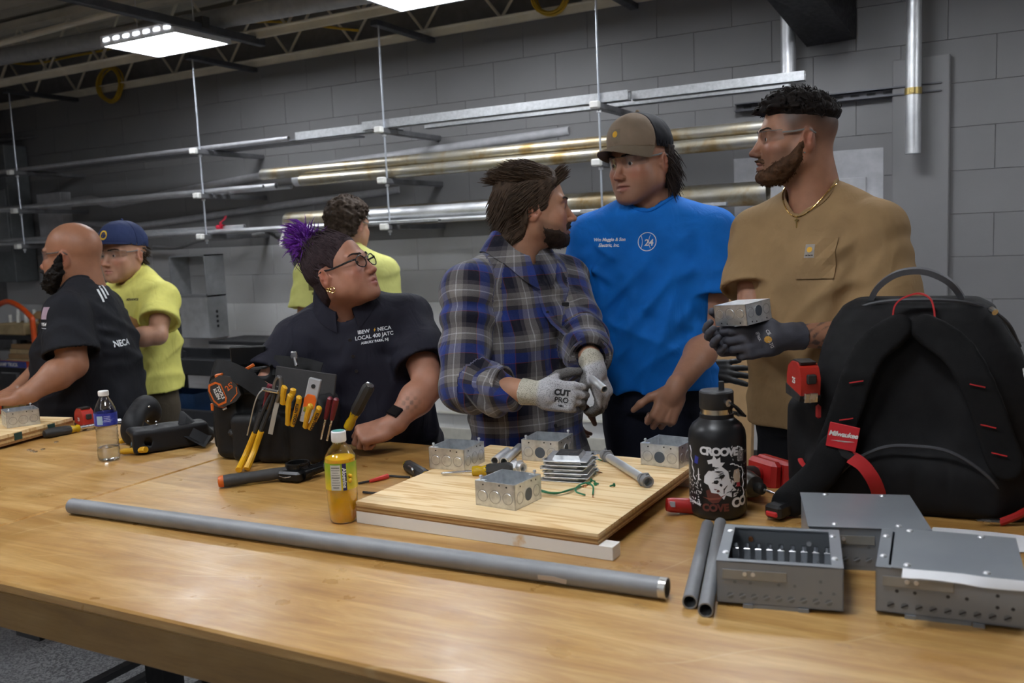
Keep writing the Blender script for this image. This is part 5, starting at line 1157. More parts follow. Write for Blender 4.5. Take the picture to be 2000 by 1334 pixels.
# holder ring hanging in front of the right pocket
c = pw(578, 925, 1.80); rg = thing('hammer_holder', 'black hammer loop holder with steel ring lying under the pouch', 'holder', V(c[0], c[1]+.01, TZ))
MB().lathe([(.030, .030), (.034, .032), (.034, .046), (.030, .048), (.027, .046), (.027, .032), (.030, .030)], 24, caps=False).build('ring', mat('hammer_black'), rg, (0, 0, -.002)); MB().box((.005, -.03, .016), (.07, .04, .028), rotz(.12), ch=.006).build('block', mat('hammer_black'), rg)
MB().tube([(-.02, -.052, .018), (.0, -.054, .016), (.02, -.052, .020)], .0015, 6).build('steel_wire', steel, rg)
# ================================================================== left end: holster, red tape, nut driver, board
hol = mat('holster_black', (.0095, .0095, .011), .55, bump=.25, bscale=300, spec=.3)
HO = pz(345, 882, TZ); ho = thing('tool_holster', 'black leather holster lying on its side with pliers inside', 'holster', HO)
f = SDF(); A = pz(272, 862, TZ+.035)-HO; B = pz(385, 848, TZ+.03)-HO
f.u(rbox((A+B)/2+V(0, 0, .006), (.115, .050, .036), rotz(math.atan2((B-A)[1], (B-A)[0])), .012), .02); f.u(cone(B, B+V(.03, .02, -.006), .036, .018), .03)
Q_ = [pz(250, 850, TZ+.05)-HO, pz(262, 815, TZ+.10)-HO, pz(290, 800, TZ+.12)-HO, pz(302, 812, TZ+.09)-HO]
f.sub(cone(A+V(-.06, -.01, 0), A+V(.03, .0, 0), .026, .02), .006)
f.disp(lambda P: .004*wob(P, 38), (0, 0, .05), 1.2); f.cut(half((0, 0, .001), (0, 0, -1))); link('body', sdf_mesh('body', f, .005), hol, ho)
f = SDF(); pts = bez([pz(252, 852, TZ+.03), pz(258, 825, TZ+.07), pz(275, 800, TZ+.10), pz(292, 796, TZ+.10), pz(298, 812, TZ+.07)], 3)
for p_, q_ in zip(pts[:-1], pts[1:]): f.u(ell((p_+q_)/2-HO, (.032, .020, .036)), .02)
f.disp(lambda P: .003*wob(P, 40), (0, 0, .05), 1.2); f.cut(half((0, 0, .001), (0, 0, -1))); link('belt_flap', sdf_mesh('belt_flap', f, .006), hol, ho)
q = [pz(345, 845, TZ+.05), pz(352, 802, TZ+.115), pz(408, 850, TZ+.03), pz(395, 872, TZ+.01)]
m_ = MB(); m_.add([x-HO for x in q]+[x-HO+V(.0, .012, -.004) for x in q], [(0, 1, 2, 3), (7, 6, 5, 4), (0, 4, 5, 1), (1, 5, 6, 2), (2, 6, 7, 3), (3, 7, 4, 0)]); m_.build('corner_flap', hol, ho)
for x, y, z in ((291, 794, .125), (289, 823, .085), (305, 824, .085), (306, 830, .082)): MB().ball(pz(x, y, TZ+z)-HO, .0035, 8, 6).build('rivet', steel, ho)
hp2 = thing('yellow_pliers', 'pliers with yellow handles poking out of the holster', 'pliers', pz(240, 870, TZ)); o = pz(240, 870, TZ)
for a, b, c_ in (((232, 862), (255, 858), (285, 856)), ((236, 882), (262, 880), (285, 878))): MB().tube([q-o for q in bez([pz(*a, TZ+.012), pz(*b, TZ+.014), pz(*c_, TZ+.02)], 5)], [.007]+[.0095]*10, 10).build('handle', ygr, hp2)
MB().lathe([(.001, 0), (.011, .003), (.012, .05)], 12, pz(256, 869, TZ+.014)-o, np.stack(frame(pz(290, 867, TZ+.014)-pz(256, 869, TZ+.014)), 1)).build('blue_grip', mat('grip_slate', (.05, .08, .10), .5), hp2)
c = pz(162, 838, TZ); tape_red(V(c[0], c[1]+.01, TZ), rotz(-.25), 'red tape measure standing on the left bench behind the water bottle', '25', 1.05)
a, b = pz(85, 848, TZ+.017), pz(235, 822, TZ+.010); o_, T_, L_ = along(b, a); nd_ = thing('nut_driver', 'nut driver with black handle and thick silver shaft', 'screwdriver', o_, T=T_)
MB().lathe([(.0085, 0), (.0085, L_-.13), (.008, L_-.12)], 16).build('shaft', steel, nd_); MB().lathe([(.012, L_-.125), (.014, L_-.12), (.011, L_-.11), (.014, L_-.10), (.014, L_-.09)], 14).build('collar', amber, nd_); MB().lathe([(.014, L_-.095), (.017, L_-.08), (.017, L_-.02), (.012, L_-.002), (.001, L_)], 10).build('handle', grip, nd_)
for i, (x, y) in enumerate(((57, 878), (63, 880), (69, 882), (84, 877), (110, 863))):
    c = pz(x, y, TZ+.002); tag(MB().lathe([(.003, -.002), (.007, -.002), (.007, .001), (.003, .001), (.003, -.002)], 14, caps=False).build('washer', steel, None, c), ['leftmost small washer scattered near the left board', 'second small washer in the scattered row', 'third small washer in the scattered row', 'single washer right of the scattered row', 'washer beside the nut driver handle'][i], 'washer')
# left plywood board with a box
zL = TZ+.045; bl = thing('plywood_board', 'pale plywood board at the left frame edge under the bald man', 'board', (-3.147, 1.717, TZ), rz=.18)
lay2 = [(.010, .008, ply_d), (.018, .008, ply_l), (.026, .008, ply_d), (.034, .011, ply)]
for i, (z, h_, m_) in enumerate(lay2): MB().box((0, 0, z+h_/2), (.6-.002*(i % 2), .6-.002*(i % 2), h_)).build('veneer', m_, bl, smooth=0)
for x in (.20, .06, -.04): MB().box((.298, x, .030), (.006, .032, .024), ch=.001).build('stamp_patch', mat('stamp_green', (.012, .045, .035), .6), bl)
MB().box((-.02, 0, .005), (.52, .52, .010)).build('spacer', mat('spacer_dark', (.05, .04, .03), .7), bl)
p = pz(17, 837, zL); square_box('steel box on the left board beside the bald man hand', (p[0]-.03, p[1]+.065, zL), rz=1.15, opens=((2, 1),))
# ================================================================== people
ZU = V(0, 0, 1); RI = nrm([_r[0], _r[1], 0]); TO = -nrm([_f[0], _f[1], 0])      # image right, towards the camera
def IV(r, u, t): return RI*r+ZU*u+TO*t
def hd(deg): a = math.radians(deg); return math.cos(a)*TO+math.sin(a)*RI
def frm(fw, up=ZU):
    up = nrm(up); fw = nrm(fw-up*(fw @ up)); return np.stack([np.cross(fw, up), fw, up], 1)     # cols right, forward, up
def hframe(deg, pitch=0, roll=0):
    T = frm(hd(deg)); p, r = math.radians(pitch), math.radians(roll)
    return T @ rotx(p) @ roty(r)
class Head:
    def __init__(s, c, T, k=1.0): s.c, s.T, s.k = np.asarray(c), T, k
    def w(s, *p): return s.c+s.T @ (np.asarray(p, float)*s.k)
    def loc(s, P): return ((P-s.c) @ s.T)/s.k
def add_head(f, h, o):
    k = h.k; W = h.w; T = h.T; g = o.get
    f.u(ell(W(0, -.014, .034), np.array([.0765, .098, .086])*k, T), .01)
    f.u(ell(W(0, .022, -.032), np.array([.0645*g('fw', 1), .070, .088])*k, T), .03*k)
    for s in (-1, 1):
        f.u(cone(W(s*.050*g('jw', 1), -.002, -.052), W(s*.022, .064, -.098), .022*k, .020*k), .03*k)
        f.u(cone(W(s*.056, -.005, -.02), W(s*.052*g('jw', 1), .0, -.060), .020*k, .020*k), .02*k)
        f.u(ell(W(s*.043, .056, -.030), np.array([.022, .022, .018])*k, T), .022*k)
        f.u(ell(W(s*.038*g('fw', 1), .045, -.060), np.array([.024, .026, .028])*k*g('cheek', 1), T), .025*k)
        f.u(cone(W(s*.044, .071, .0185), W(s*.012, .084, .0150), .010*k, .011*k), .014*k)
    f.u(ell(W(0, .072, -.101), np.array([.020, .018, .017])*k*g('chin', 1), T), .018*k)
    f.u(ell(W(0, .077, -.068), np.array([.026, .015, .022])*k, T), .015*k)
    for s in (-1, 1): f.sub(ell(W(s*.0315, .096, -.003), np.array([.0165, .014, .0115])*k, T), .012*k)
    nl = g('nose', 1.0)
    f.u(cone(W(0, .083, .006), W(0, .083+.024*nl, -.038), .0085*k, .0095*k), .010*k)
    f.u(ell(W(0, .083+.026*nl, -.040), np.array([.0105, .0105, .0090])*k, T), .006*k)
    for s in (-1, 1): f.u(ell(W(s*.0115, .0905+.008*nl, -.0435), np.array([.0072, .0105, .0070])*k, T), .006*k); f.sub(ell(W(s*.0065, .094+.016*nl, -.0505), np.array([.0035, .005, .003])*k, T), .003)
    # lids, lips
    for s in (-1, 1):
        f.u(ell(W(s*.0315, .0735, -.003), np.array([.0140, .0135, .0128])*k, T), .004)
        f.sub(ell(W(s*.0315, .0885, -.0045), np.array([.0124, .0080, .0044 if not g('squint') else .0032])*k, T), .003)
    f.u(cone(W(-.020, .0835, -.0695), W(0, .0935, -.066), .0042*k, .0062*k), .006).u(cone(W(.020, .0835, -.0695), W(0, .0935, -.066), .0042*k, .0062*k), .006)
    f.u(cone(W(-.018, .083, -.0755), W(0, .092, -.0785), .0045*k, .0072*k), .006).u(cone(W(.018, .083, -.0755), W(0, .092, -.0785), .0045*k, .0072*k), .006)
    mo = g('mouth', .0018)
    f.sub(cone(W(-.022, .0865, -.0725), W(0, .0985, -.0720), mo, mo*1.6), .0025).sub(cone(W(.022, .0865, -.0725), W(0, .0985, -.0720), mo, mo*1.6), .0025)
    # ears
    for s in (-1, 1):
        E = T @ rotz(s*-.35) @ rotx(-.15)
        f.u(ell(W(s*.0795, -.016, -.010), np.array([.0085, .0200, .0320])*k, E), .007)
        f.sub(ell(W(s*.0885, -.010, -.006), np.array([.0070, .0110, .0190])*k, E), .004)
        f.u(cone(W(s*.083, -.004, -.012), W(s*.080, .003, -.016), .0045*k), .004)
        f.u(cone(W(s*.0865, -.024, .006), W(s*.0865, -.018, -.012), .0030*k), .004)
def neck(f, h, N, r=.056):
    f.u(cone(h.w(0, -.028, -.045), N, r*.98, r*1.06), .03); f.u(cone(h.w(0, -.050, -.03), N+(h.T @ V(0, -.03, 0)), r*.72, r*.9), .03)
def arm(f, sh, el, wr, s=1.0, fat=1.0):
    m = el*.66+wr*.34; f.u(cone(sh, el, .050*s*fat, .040*s*fat), .02); u_ = nrm(el-sh)
    f.u(cone(el, m, .0395*s*fat, .0415*s*fat), .015); f.u(cone(m, wr, .0415*s*fat, .0265*s), .02)
def hand(f, wr, d, nb, side, curls, thumb=None, s=1.0, infl=0.0, spread=1.0, wristlen=.02):
    y = nrm(d); z = nrm(np.asarray(nb)-y*(np.asarray(nb) @ y)); x = np.cross(y, z)*side
    W = lambda a, b, c: wr+s*(x*a+y*b+z*c); T = np.stack([x, y, z], 1)
    f.u(cone(W(0, -wristlen, 0), W(0, .022, 0), (.026+infl)*s, (.025+infl)*s), .02)
    f.u(rbox(W(.001, .052, -.001), np.array([.0395+infl, .046, .0135+infl])*s, T, .012*s), .014)
    f.u(ell(W(.024, .034, -.009), np.array([.018+infl, .030, .014+infl])*s, T), .01); f.u(ell(W(-.028, .036, -.007), np.array([.012+infl, .032, .013+infl])*s, T), .01)
    bx = (.0305, .0105, -.0095, -.0285); by = (.090, .095, .090, .080); ln = (.070, .079, .073, .056); rr = (.0092, .0095, .0091, .0081)
    for i in range(4):
        c_ = curls[i] if isinstance(curls[0], (list, tuple)) else curls; p = W(bx[i], by[i], .0015); a = 0; sp = (.09, .02, -.05, -.13)[i]*spread
        f.u(cone(W(bx[i]*.8, by[i]-.03, .004), p, (rr[i]*.9+infl)*s, (rr[i]*1.15+infl)*s), .008)
        for j, fr in enumerate((.46, .30, .24)):
            a += c_[j]; dv = T @ V(math.sin(sp)*math.cos(a), math.cos(sp)*math.cos(a), -math.sin(a)); q = p+dv*ln[i]*fr*s
            t0 = (1.0, .93, .87)[j]; t1 = (.93, .87, .74)[j]
            f.u(cone(p, q, (rr[i]*t0+infl)*s, (rr[i]*t1+infl)*s), .003 if j else .005); p = q
    th = thumb or [(.72, .62, -.35), (.42, .88, -.25), (.15, .97, -.2)]
    p = W(.024, .016, -.006)
    for v, l, r0, r1 in zip(th, (.043, .034, .027), (.0150, .0118, .0108), (.0125, .0108, .0082)):
        q = p+(T @ nrm(V(*v)))*l*s; f.u(cone(p, q, (r0+infl)*s, (r1+infl)*s), .006); p = q
def flat_cone(a, b, ra, rb, ext=.3):
    """cone cut square at b"""
    a = np.asarray(a, F32); b = np.asarray(b, F32); ba = b-a; L = float(np.linalg.norm(ba)); u_ = ba/L
    def fn(P):
        t = (P-a) @ u_; tc = np.clip(t, 0, L*(1+ext)); q = P-a-tc[..., None]*u_; rad = ra+(rb-ra)*tc/L
        return np.maximum(np.sqrt((q*q).sum(-1))-rad, t-L)
    return fn, (a+b)/2, L/2+max(ra, rb)+.02
def hollow(a, b, ra, rb, wall=.0130, depth=.020):
    a = np.asarray(a, F32); b = np.asarray(b, F32); L = float(np.linalg.norm(b-a)); u_ = (b-a)/L
    def fn(P):
        t = (P-a) @ u_; tc = np.clip(t, 0, L*1.3); q = P-a-tc[..., None]*u_; rad = ra+(rb-ra)*tc/L; rr_ = np.sqrt((q*q).sum(-1))
        return np.maximum(np.maximum(rr_-rad, t-L), -np.maximum(rr_-(rad-wall), (L-depth)-t))
    return fn, (a+b)/2, L/2+max(ra, rb)+.02
def shoot(f, o, dirs, t0=.22, n=13):
    t = np.full(len(dirs), t0, F32); o = np.asarray(o, F32); dirs = np.asarray(dirs, F32)
    for _ in range(n): t = np.clip(t-f.at(o+dirs*t[:, None])*.8, 0, t0)
    return o+dirs*t[:, None]
def sph(n, seed=1):
    r = np.random.default_rng(seed); v = r.normal(size=(n, 3)); return v/np.linalg.norm(v, axis=1, keepdims=True)
def locks(h, roots, flow, length, rad, seed=0, lift=.35, jit=.25, grav=0.0, n=5, sides=4, pad=0.0):
    """tapered hair locks, all in world space; flow(local pos)->local direction, length(local)->m"""
    r = np.random.default_rng(seed); m_ = MB()
    for p in roots:
        l = h.loc(p); nl = nrm(l-np.array([0, -.014, .02])); d = nrm(np.asarray(flow(l), float)+r.normal(size=3)*jit); L = float(length(l))*r.uniform(.7, 1.15)
        if L <= 0: continue
        q = l+nl*(pad*.7-.003); pts = [h.w(*q)]
        for i in range(1, n):
            dd = d+nl*lift*(1-i/(n-1)*1.2)+V(0, 0, -1)*grav*i/(n-1)+r.normal(size=3)*jit*.25; q = q+nrm(dd)*L/(n-1)
            if n > 3:      # keep outside the skull
                RR = np.array([.080, .101, .090])+pad; e = (q-np.array([0, -.014, .034]))/RR; ee = np.linalg.norm(e)
                if ee < 1.0 and q[2] > -.03: q = np.array([0, -.014, .034])+e/ee*RR
            pts.append(h.w(*q))
        rr_ = rad*r.uniform(.7, 1.3); m_.tube(pts, [rr_*(1-.85*i/(n-1))+.0002 for i in range(n)], sides, caps=False)
    return m_
def hair_mat(name, c, rough=.72):
    if name in MATS: return MATS[name]
    t = NT(name); n1 = t.noise(t.coord((1, 1, 1)), 70, 4, .7); t.set(Base_Color=t.ramp(n1, [(.25, tuple(x*.45 for x in c)), (.75, tuple(min(1, x*1.8) for x in c))]), Roughness=rough); t.b.inputs['Specular IOR Level'].default_value = .22
    t.bump(t.noise(t.coord((1, 1, 1)), 260, 3), .5, .002); MATS[name] = t.m; return t.m
def cloth_mat(name, c, rough=.8, var=.1, fold=.5, sheen=.0):
    if name in MATS: return MATS[name]
    t = NT(name); cw = t.coord(); n1 = t.noise(cw, 9, 4)
    t.set(Base_Color=t.ramp(n1, [(.3, tuple(x*(1-var) for x in c)), (.7, tuple(min(1, x*(1+var)) for x in c))]), Roughness=rough, Sheen_Weight=sheen)
    t.b.inputs['Specular IOR Level'].default_value = .25
    a = t.noise(t.coord((1, 1, .55)), 14, 3, .45, 1.2); b_ = t.noise(cw, 1100, 2)
    t.bump(t.mix(.04, a, b_), fold, .012); MATS[name] = t.m; return t.m
skin_tex = dict(rough=.47, spec=.4, bump=.18, bscale=420, sss=.06, noise=.10, nscale=45)
PPL = {}
def person(key, label, N, deg, L, w, head, skin, arms, secs, shirt_m, shirt_name='t_shirt', hem=-.17, lean=(0, 0), hopt=None, neck_r=.056, hk=1.0, paint=None, vox=.0037, svox=.0066, sleeve_r=(.070, .082), trous=None, folds=.004, legs=True, shirt_col=None, uv=None, fat=1.0, neckhole=.066, sag=None, trous_w=1.0, drop=.085, shr=.062, trap=.02):
    hopt = hopt or {}
    up = nrm(V(lean[0], lean[1], 1)); T = frm(hd(deg), up); rt, fw, up = T[:, 0], T[:, 1], T[:, 2]
    pel = N-up*L; org = V(pel[0], pel[1], 0)
    h = Head(pd(*head[0]), hframe(*head[1]), hk)
    f = SDF(); add_head(f, h, hopt); neck(f, h, N-up*.02, neck_r)
    nsh = len(f.ops)
    f.u(cone(N-up*.03, pel+up*.08, .055, .07), .03)
    S = SDF(); body = loft([(z if z < 0 else z*L, cx, cy, rx, ry) for z, cx, cy, rx, ry in secs], T, pel, 2.3); S.u(body, .02)
    J = {}
    for s, nm in ((1, 'R'), (-1, 'L')):
        a = arms[nm]; sh = N+rt*s*w-up*drop+fw*a.get('fwd', 0); el = pd(*a['el']); wr = pd(*a['wr']); J[nm] = (sh, el, wr)
        f.u(cone(N-up*.03, sh, .036, .044), .03); arm(f, sh, el, wr, a.get('s', 1.0), fat)
        S.u(cone(N+up*trap+rt*s*.03-fw*.012, sh+rt*s*.008, .046, shr), .04); S.u(cone(N-up*.05+fw*.03+rt*s*.03, sh-up*.01, .050, shr), .04)
        sl = a.get('sleeve', .62)
        if sl <= 1:
            e = sh+(el-sh)*sl; S.u(hollow(sh, e, sleeve_r[0], sleeve_r[1]), .022)
            J[nm+'e'] = e
        else:
            e = el+(wr-el)*(sl-1); S.u(cone(sh, el, sleeve_r[0], sleeve_r[1]*.86), .03); S.u(hollow(el, e, sleeve_r[1]*.86, sleeve_r[1]*.72), .02); J[nm+'e'] = e
        if a.get('hand'): hand(f, wr, *a['hand'], s=a.get('hs', 1.0))
    nd = nrm(h.w(0, -.03, -.05)-N)
    S.sub(cone(N-up*.03+fw*.012, N+nd*.10+fw*.012, neckhole, neckhole*1.05), .006)
    S.cut(half(pel+up*hem, -up), .004)
    if folds:
        def fo(P, A=folds):
            q = (P-pel) @ T; x, y, z = q[..., 0], q[..., 1], q[..., 2]
            rg = lambda a_: np.exp(-3.2*np.sin(a_)**2)-.34; lowm = 1-sm(z, L*.30, L*.80); ax = np.abs(x); n1 = wob(P, 8); n2 = wob(P, 14, 2.0)
            v = 1.2*rg(21*x+2.0*np.sin(4.5*z+3*x)+5*y+1.8*n1)*(.2+.8*lowm)*(.65+.5*n2)
            v += 1.5*rg(17*(z+.85*x)+1.8*n1+1.2*np.sin(7*x))*np.exp(-(((z-L*.50)/(.30*L))**2))*(.6+.6*n2)
            v += 1.1*rg(17*(z-.9*x)+1.9*n2+.7)*np.exp(-(((z-L*.45)/(.34*L))**2))*(.55-.6*n1)
            v += 1.2*rg(27*(z-.55*ax)+2*n1)*np.exp(-(((ax-w*.76)/.055)**2+((z-L*.68)/.10)**2))
            v += .4*wob(P, 26)+.6*rg(28*z+3*np.sin(6*x)+2.4*n1)*np.exp(-((z-.03)/.10)**2)
            for nm in 'RL':
                c_ = cone(J[nm][0], J[nm+'e'] if arms[nm].get('sleeve', .62) <= 1 else J[nm][1], sleeve_r[0], sleeve_r[1])[0]; v = v*sm(c_(P), -.002, .035)
            return -A*v
        S.disp(fo, (pel+N)/2, 1.2)
        for nm in 'RL':
            sh, el, wr = J[nm]; e = J[nm+'e']; ax = nrm(e-sh)
            if sag is None: S.disp((lambda P, sh=sh, ax=ax: min(folds*.5, .0028)*np.sin(58*((P-sh) @ ax)+5*wob(P, 18))), (sh+e)/2, .16)
    if sag: sag(S, J, T, pel)
    def colf(P):
        C = np.tile(np.array(skin, F32), (len(P), 1)); q = h.loc(P); near = (np.abs(q[:, 2]) < .16) & (np.abs(q[:, 0]) < .12)
        x, y, z = np.abs(q[:, 0]), q[:, 1], q[:, 2]
        lip = np.exp(-((x/.021)**4+((z+.0725)/.0105)**4))*sm(y, .078, .086)*near; C = C*(1-.65*lip[:, None])+np.array(hopt.get('lip', (.36, .10, .085)))*.65*lip[:, None]
        ck = np.exp(-(((x-.045)/.024)**2+((z+.032)/.022)**2))*sm(y, .03, .06)*near; C *= 1-ck[:, None]*np.array([0, .20, .20])
        er = np.exp(-(((x-.084)/.014)**2+((y+.016)/.022)**2+((z+.01)/.035)**2))*near; C *= 1-er[:, None]*np.array([-.05, .18, .16])
        ns = np.exp(-((x/.014)**2+((y-.108)/.016)**2+((z+.04)/.016)**2))*near; C *= 1-ns[:, None]*np.array([-.02, .18, .16])
        if paint: C = paint(C, P, q, J, h)
        return C
    me = sdf_mesh('person', f, vox, org, col=colf)
    o = link('person', me, attr_mat('skin_'+key, **skin_tex), None, org); tag(o, label, 'person')
    sme = sdf_mesh(shirt_name, S, svox, org, uv=(lambda P: uv(P, J, T, pel, body)) if uv else None)
    so = link(shirt_name, sme, shirt_m, o)
    if legs:
        tz = pel[2]; tw = trous_w; q = SDF(); TL = frm(fw*V(1, 1, 0))
        q.u(loft([(-.13, 0, 0, .155*tw, .115*tw), (0, 0, 0, .165*tw, .118*tw), (.10, 0, 0, .155*tw, .105*tw), (.14, 0, 0, .15*tw, .10*tw)], TL, pel, 2.4), .02)
        for s in (-1, 1):
            a = pel+TL @ V(s*.085, 0, -.08); b = V(a[0], a[1], tz*.5)+TL @ V(s*.01, .02, 0); c = V(a[0], a[1], .10)+TL @ V(s*.02, -.01, 0)
            q.u(cone(a, b, .092*tw, .068), .03).u(cone(b, c, .068, .060), .03)
        q.cut(half(V(0, 0, .07), -ZU)); q.disp(lambda P: .006*wob(P, 26), pel, 2)
        link('trousers', sdf_mesh('trousers', q, .012, org), trous or cloth_mat('trousers_dark', (.011, .011, .014)), o)
        for s in (-1, 1):
            c = V(pel[0], pel[1], 0)+TL @ V(s*.105, .05, 0); g = SDF(); g.u(rbox(c+V(0, 0, .045), (.046, .135, .04), TL, .03), .01).u(cone(c+V(0, 0, .06)+TL @ V(0, -.06, 0), c+V(0, 0, .12)+TL @ V(0, -.065, 0), .05, .052), .02).cut(half(V(0, 0, .004), -ZU))
            link('shoe', sdf_mesh('shoe', g, .010, org), mat('boot_brown', (.035, .024, .016), .6), o)
    # eyes and brows
    ew = mat('eye_white', (.52, .48, .45), .25, var=.02); ei = mat('iris_'+hopt.get('iris', 'brown'), (.045, .022, .010) if hopt.get('iris', 'brown') == 'brown' else (.09, .14, .17), .5, spec=.15)
    for s in (-1, 1):
        e = MB().ball((0, 0, 0), .0118*hk, 20, 14).build('eye', ew, o, h.w(s*.0315, .0738, -.0035)-org)
        g_ = h.T @ nrm(V(hopt.get('gaze', (0, 0))[0], 1, hopt.get('gaze', (0, 0))[1]-.05)); x_, y_, z_ = frame(g_)
        MB().lathe([(.0056*hk, .0104*hk), (.0050*hk, .0112*hk), (.001, .0123*hk)], 16, T=np.stack([x_, y_, z_], 1)).build('iris', ei, e); MB().lathe([(.0026*hk, .0119*hk), (.001, .0126*hk)], 12, T=np.stack([x_, y_, z_], 1)).build('pupil', mat('pupil', (.004, .004, .004), .4, spec=.15), e)
    hc = hopt.get('hair', (.02, .013, .009))
    if hopt.get('brow', True):
        hm = hair_mat('brow_'+key, hc); fh = f
        for s in (-1, 1):
            m_ = MB(); r_ = np.random.default_rng(3); tt = np.clip(np.linspace(0, 1, 46)+r_.normal(size=46)*.015, 0, 1)
            pp = np.array([h.w(s*(.011+.042*t_), .14, .0165+.0075*math.sin(t_*2.4)+r_.normal()*.0018*(1-.5*t_)) for t_ in tt]); d_ = -h.T[:, 1]; t2 = np.zeros(46)
            for _ in range(16): t2 += f.at(pp+d_*t2[:, None])*.9
            for t_, p, q_ in zip(tt, pp, t2):
                p0 = p+d_*(q_-.0004); v_ = h.T @ nrm(V(s*1.0, -.25*t_-.1, .45-.75*t_)); m_.tube([p0, p0+v_*.005+h.T[:, 1]*.0012, p0+v_*.009+h.T[:, 1]*.0004], [.0009, .0008, .0002], 4, caps=False)
            mb_ = m_; mb_.v = [tuple(v) for v in (np.array(mb_.v)-org).tolist()]; mb_.build('eyebrow', hm, o)
    PPL[key] = dict(o=o, f=f, h=h, org=org, T=T, N=N, pel=pel, J=J, S=S, shirt=so, sme=sme, L=L); return PPL[key]
def put(mb, name, m_, P, parent=None, smooth=35):
    mb.v = [tuple(v) for v in (np.array(mb.v)-P['org']).tolist()]; return mb.build(name, m_, parent or P['o'], smooth=smooth)
def sput(P, name, f, vox, m_, parent=None, col=None, uv=None): return link(name, sdf_mesh(name, f, vox, P['org'], col=col, uv=uv), m_, parent or P['o'])
def safety_glasses(P, m_=None):
    h = P['h']; lens = NT('clear_lens') if 'clear_lens' not in MATS else None
    if lens:
        tr = lens.n('ShaderNodeBsdfTransparent'); tr.inputs[0].default_value = (.95, .96, .96, 1); gs = lens.n('ShaderNodeBsdfGlossy'); gs.inputs['Roughness'].default_value = .03
        lw = lens.n('ShaderNodeLayerWeight'); lw.inputs[0].default_value = .5; fa = lens.math('ADD', lens.math('MULTIPLY', lens.math('POWER', lw.outputs['Facing'], 3.0), .55), .075); mx = lens.n('ShaderNodeMixShader'); lens.l(fa, mx.inputs[0]); lens.l(tr.outputs[0], mx.inputs[1]); lens.l(gs.outputs[0], mx.inputs[2]); lens.l(mx.outputs[0], lens.out.inputs['Surface'])
        MATS['clear_lens'] = lens.m
    g = MB(); rows, n = 6, 22; vs = []
    for off in (0, .0014):
        for j in range(rows):
            v_ = j/(rows-1)
            for i in range(n):
                a = -1.22+2.44*i/(n-1); nosec = math.exp(-(a/.16)**2)*.016; z = .016-(.034-.012*abs(a/1.22)**2)*v_; z = max(z, -.018+nosec) if j == rows-1 else z
                R_ = .0755+off; vs.append(h.w(R_*math.sin(a)*1.0, .026+R_*1.0*math.cos(a)*.93-.006*v_, z))
    fs = []; o_ = rows*n
    for j in range(rows-1):
        for i in range(n-1): a = j*n+i; fs += [(a, a+1, a+n+1, a+n), (o_+a+n, o_+a+n+1, o_+a+1, o_+a)]
    for i in range(n-1): fs += [(i+1, i, o_+i, o_+i+1), ((rows-1)*n+i, (rows-1)*n+i+1, o_+(rows-1)*n+i+1, o_+(rows-1)*n+i)]
    for j in range(rows-1): fs += [(j*n, (j+1)*n, o_+(j+1)*n, o_+j*n), ((j+1)*n+n-1, j*n+n-1, o_+j*n+n-1, o_+(j+1)*n+n-1)]
    gl = put(g.add(vs, fs), 'safety_glasses', MATS['clear_lens'], P, smooth=60)
    tm = m_ or mat('temple_clear', (.30, .29, .27), .2, trans=.4)
    for s in (-1, 1): put(MB().tube(bez([h.w(s*.073, .050, .010), h.w(s*.0795, .02, .012), h.w(s*.083, -.012, .016), h.w(s*.083, -.034, .006)], 5), .0016, 6, flat=1.8), 'temple', tm, P, gl)
    put(MB().tube([h.w(.0765*math.sin(a), .026+.0765*.93*math.cos(a), .0165) for a in np.linspace(-1.22, 1.22, 17)], .0011, 6), 'brow_bar', tm, P, gl)
    return gl
def grow(P, name, th, m_, vox=.0033, amp=.25, fr=130, c=(0, -.01, .03), R=.17, extra=None, parent=None, sink=.002):
    """hair or beard as a skin-hugging volume: th(local pos) = thickness in m (<=0: none)"""
    h, src = P['h'], P['f']; bc0 = np.asarray(h.c, F32)
    def fn(Q):
        q = h.loc(Q); t_ = th(q); t_ = np.where(t_ > 0, t_*(1+amp*wob(Q, fr)+amp*.6*wob(Q, fr*2.3, 1.0)), t_)
        b_ = Q[:, Q.shape[1]//2]; return src.ev(Q, b_, float(np.abs(Q-b_[:, None]).max())*1.75)-np.maximum(t_, -sink)
    g = SDF(); g.u((fn, np.asarray(h.w(*c), F32), R), .002)
    if extra: extra(g, h)
    return sput(P, name, g, vox, m_, parent)
def hairline(ys, zs, tmp=0.0):
    def g(q):
        z0 = np.interp(q[..., 1], ys, zs); return q[..., 2]-z0
    return g
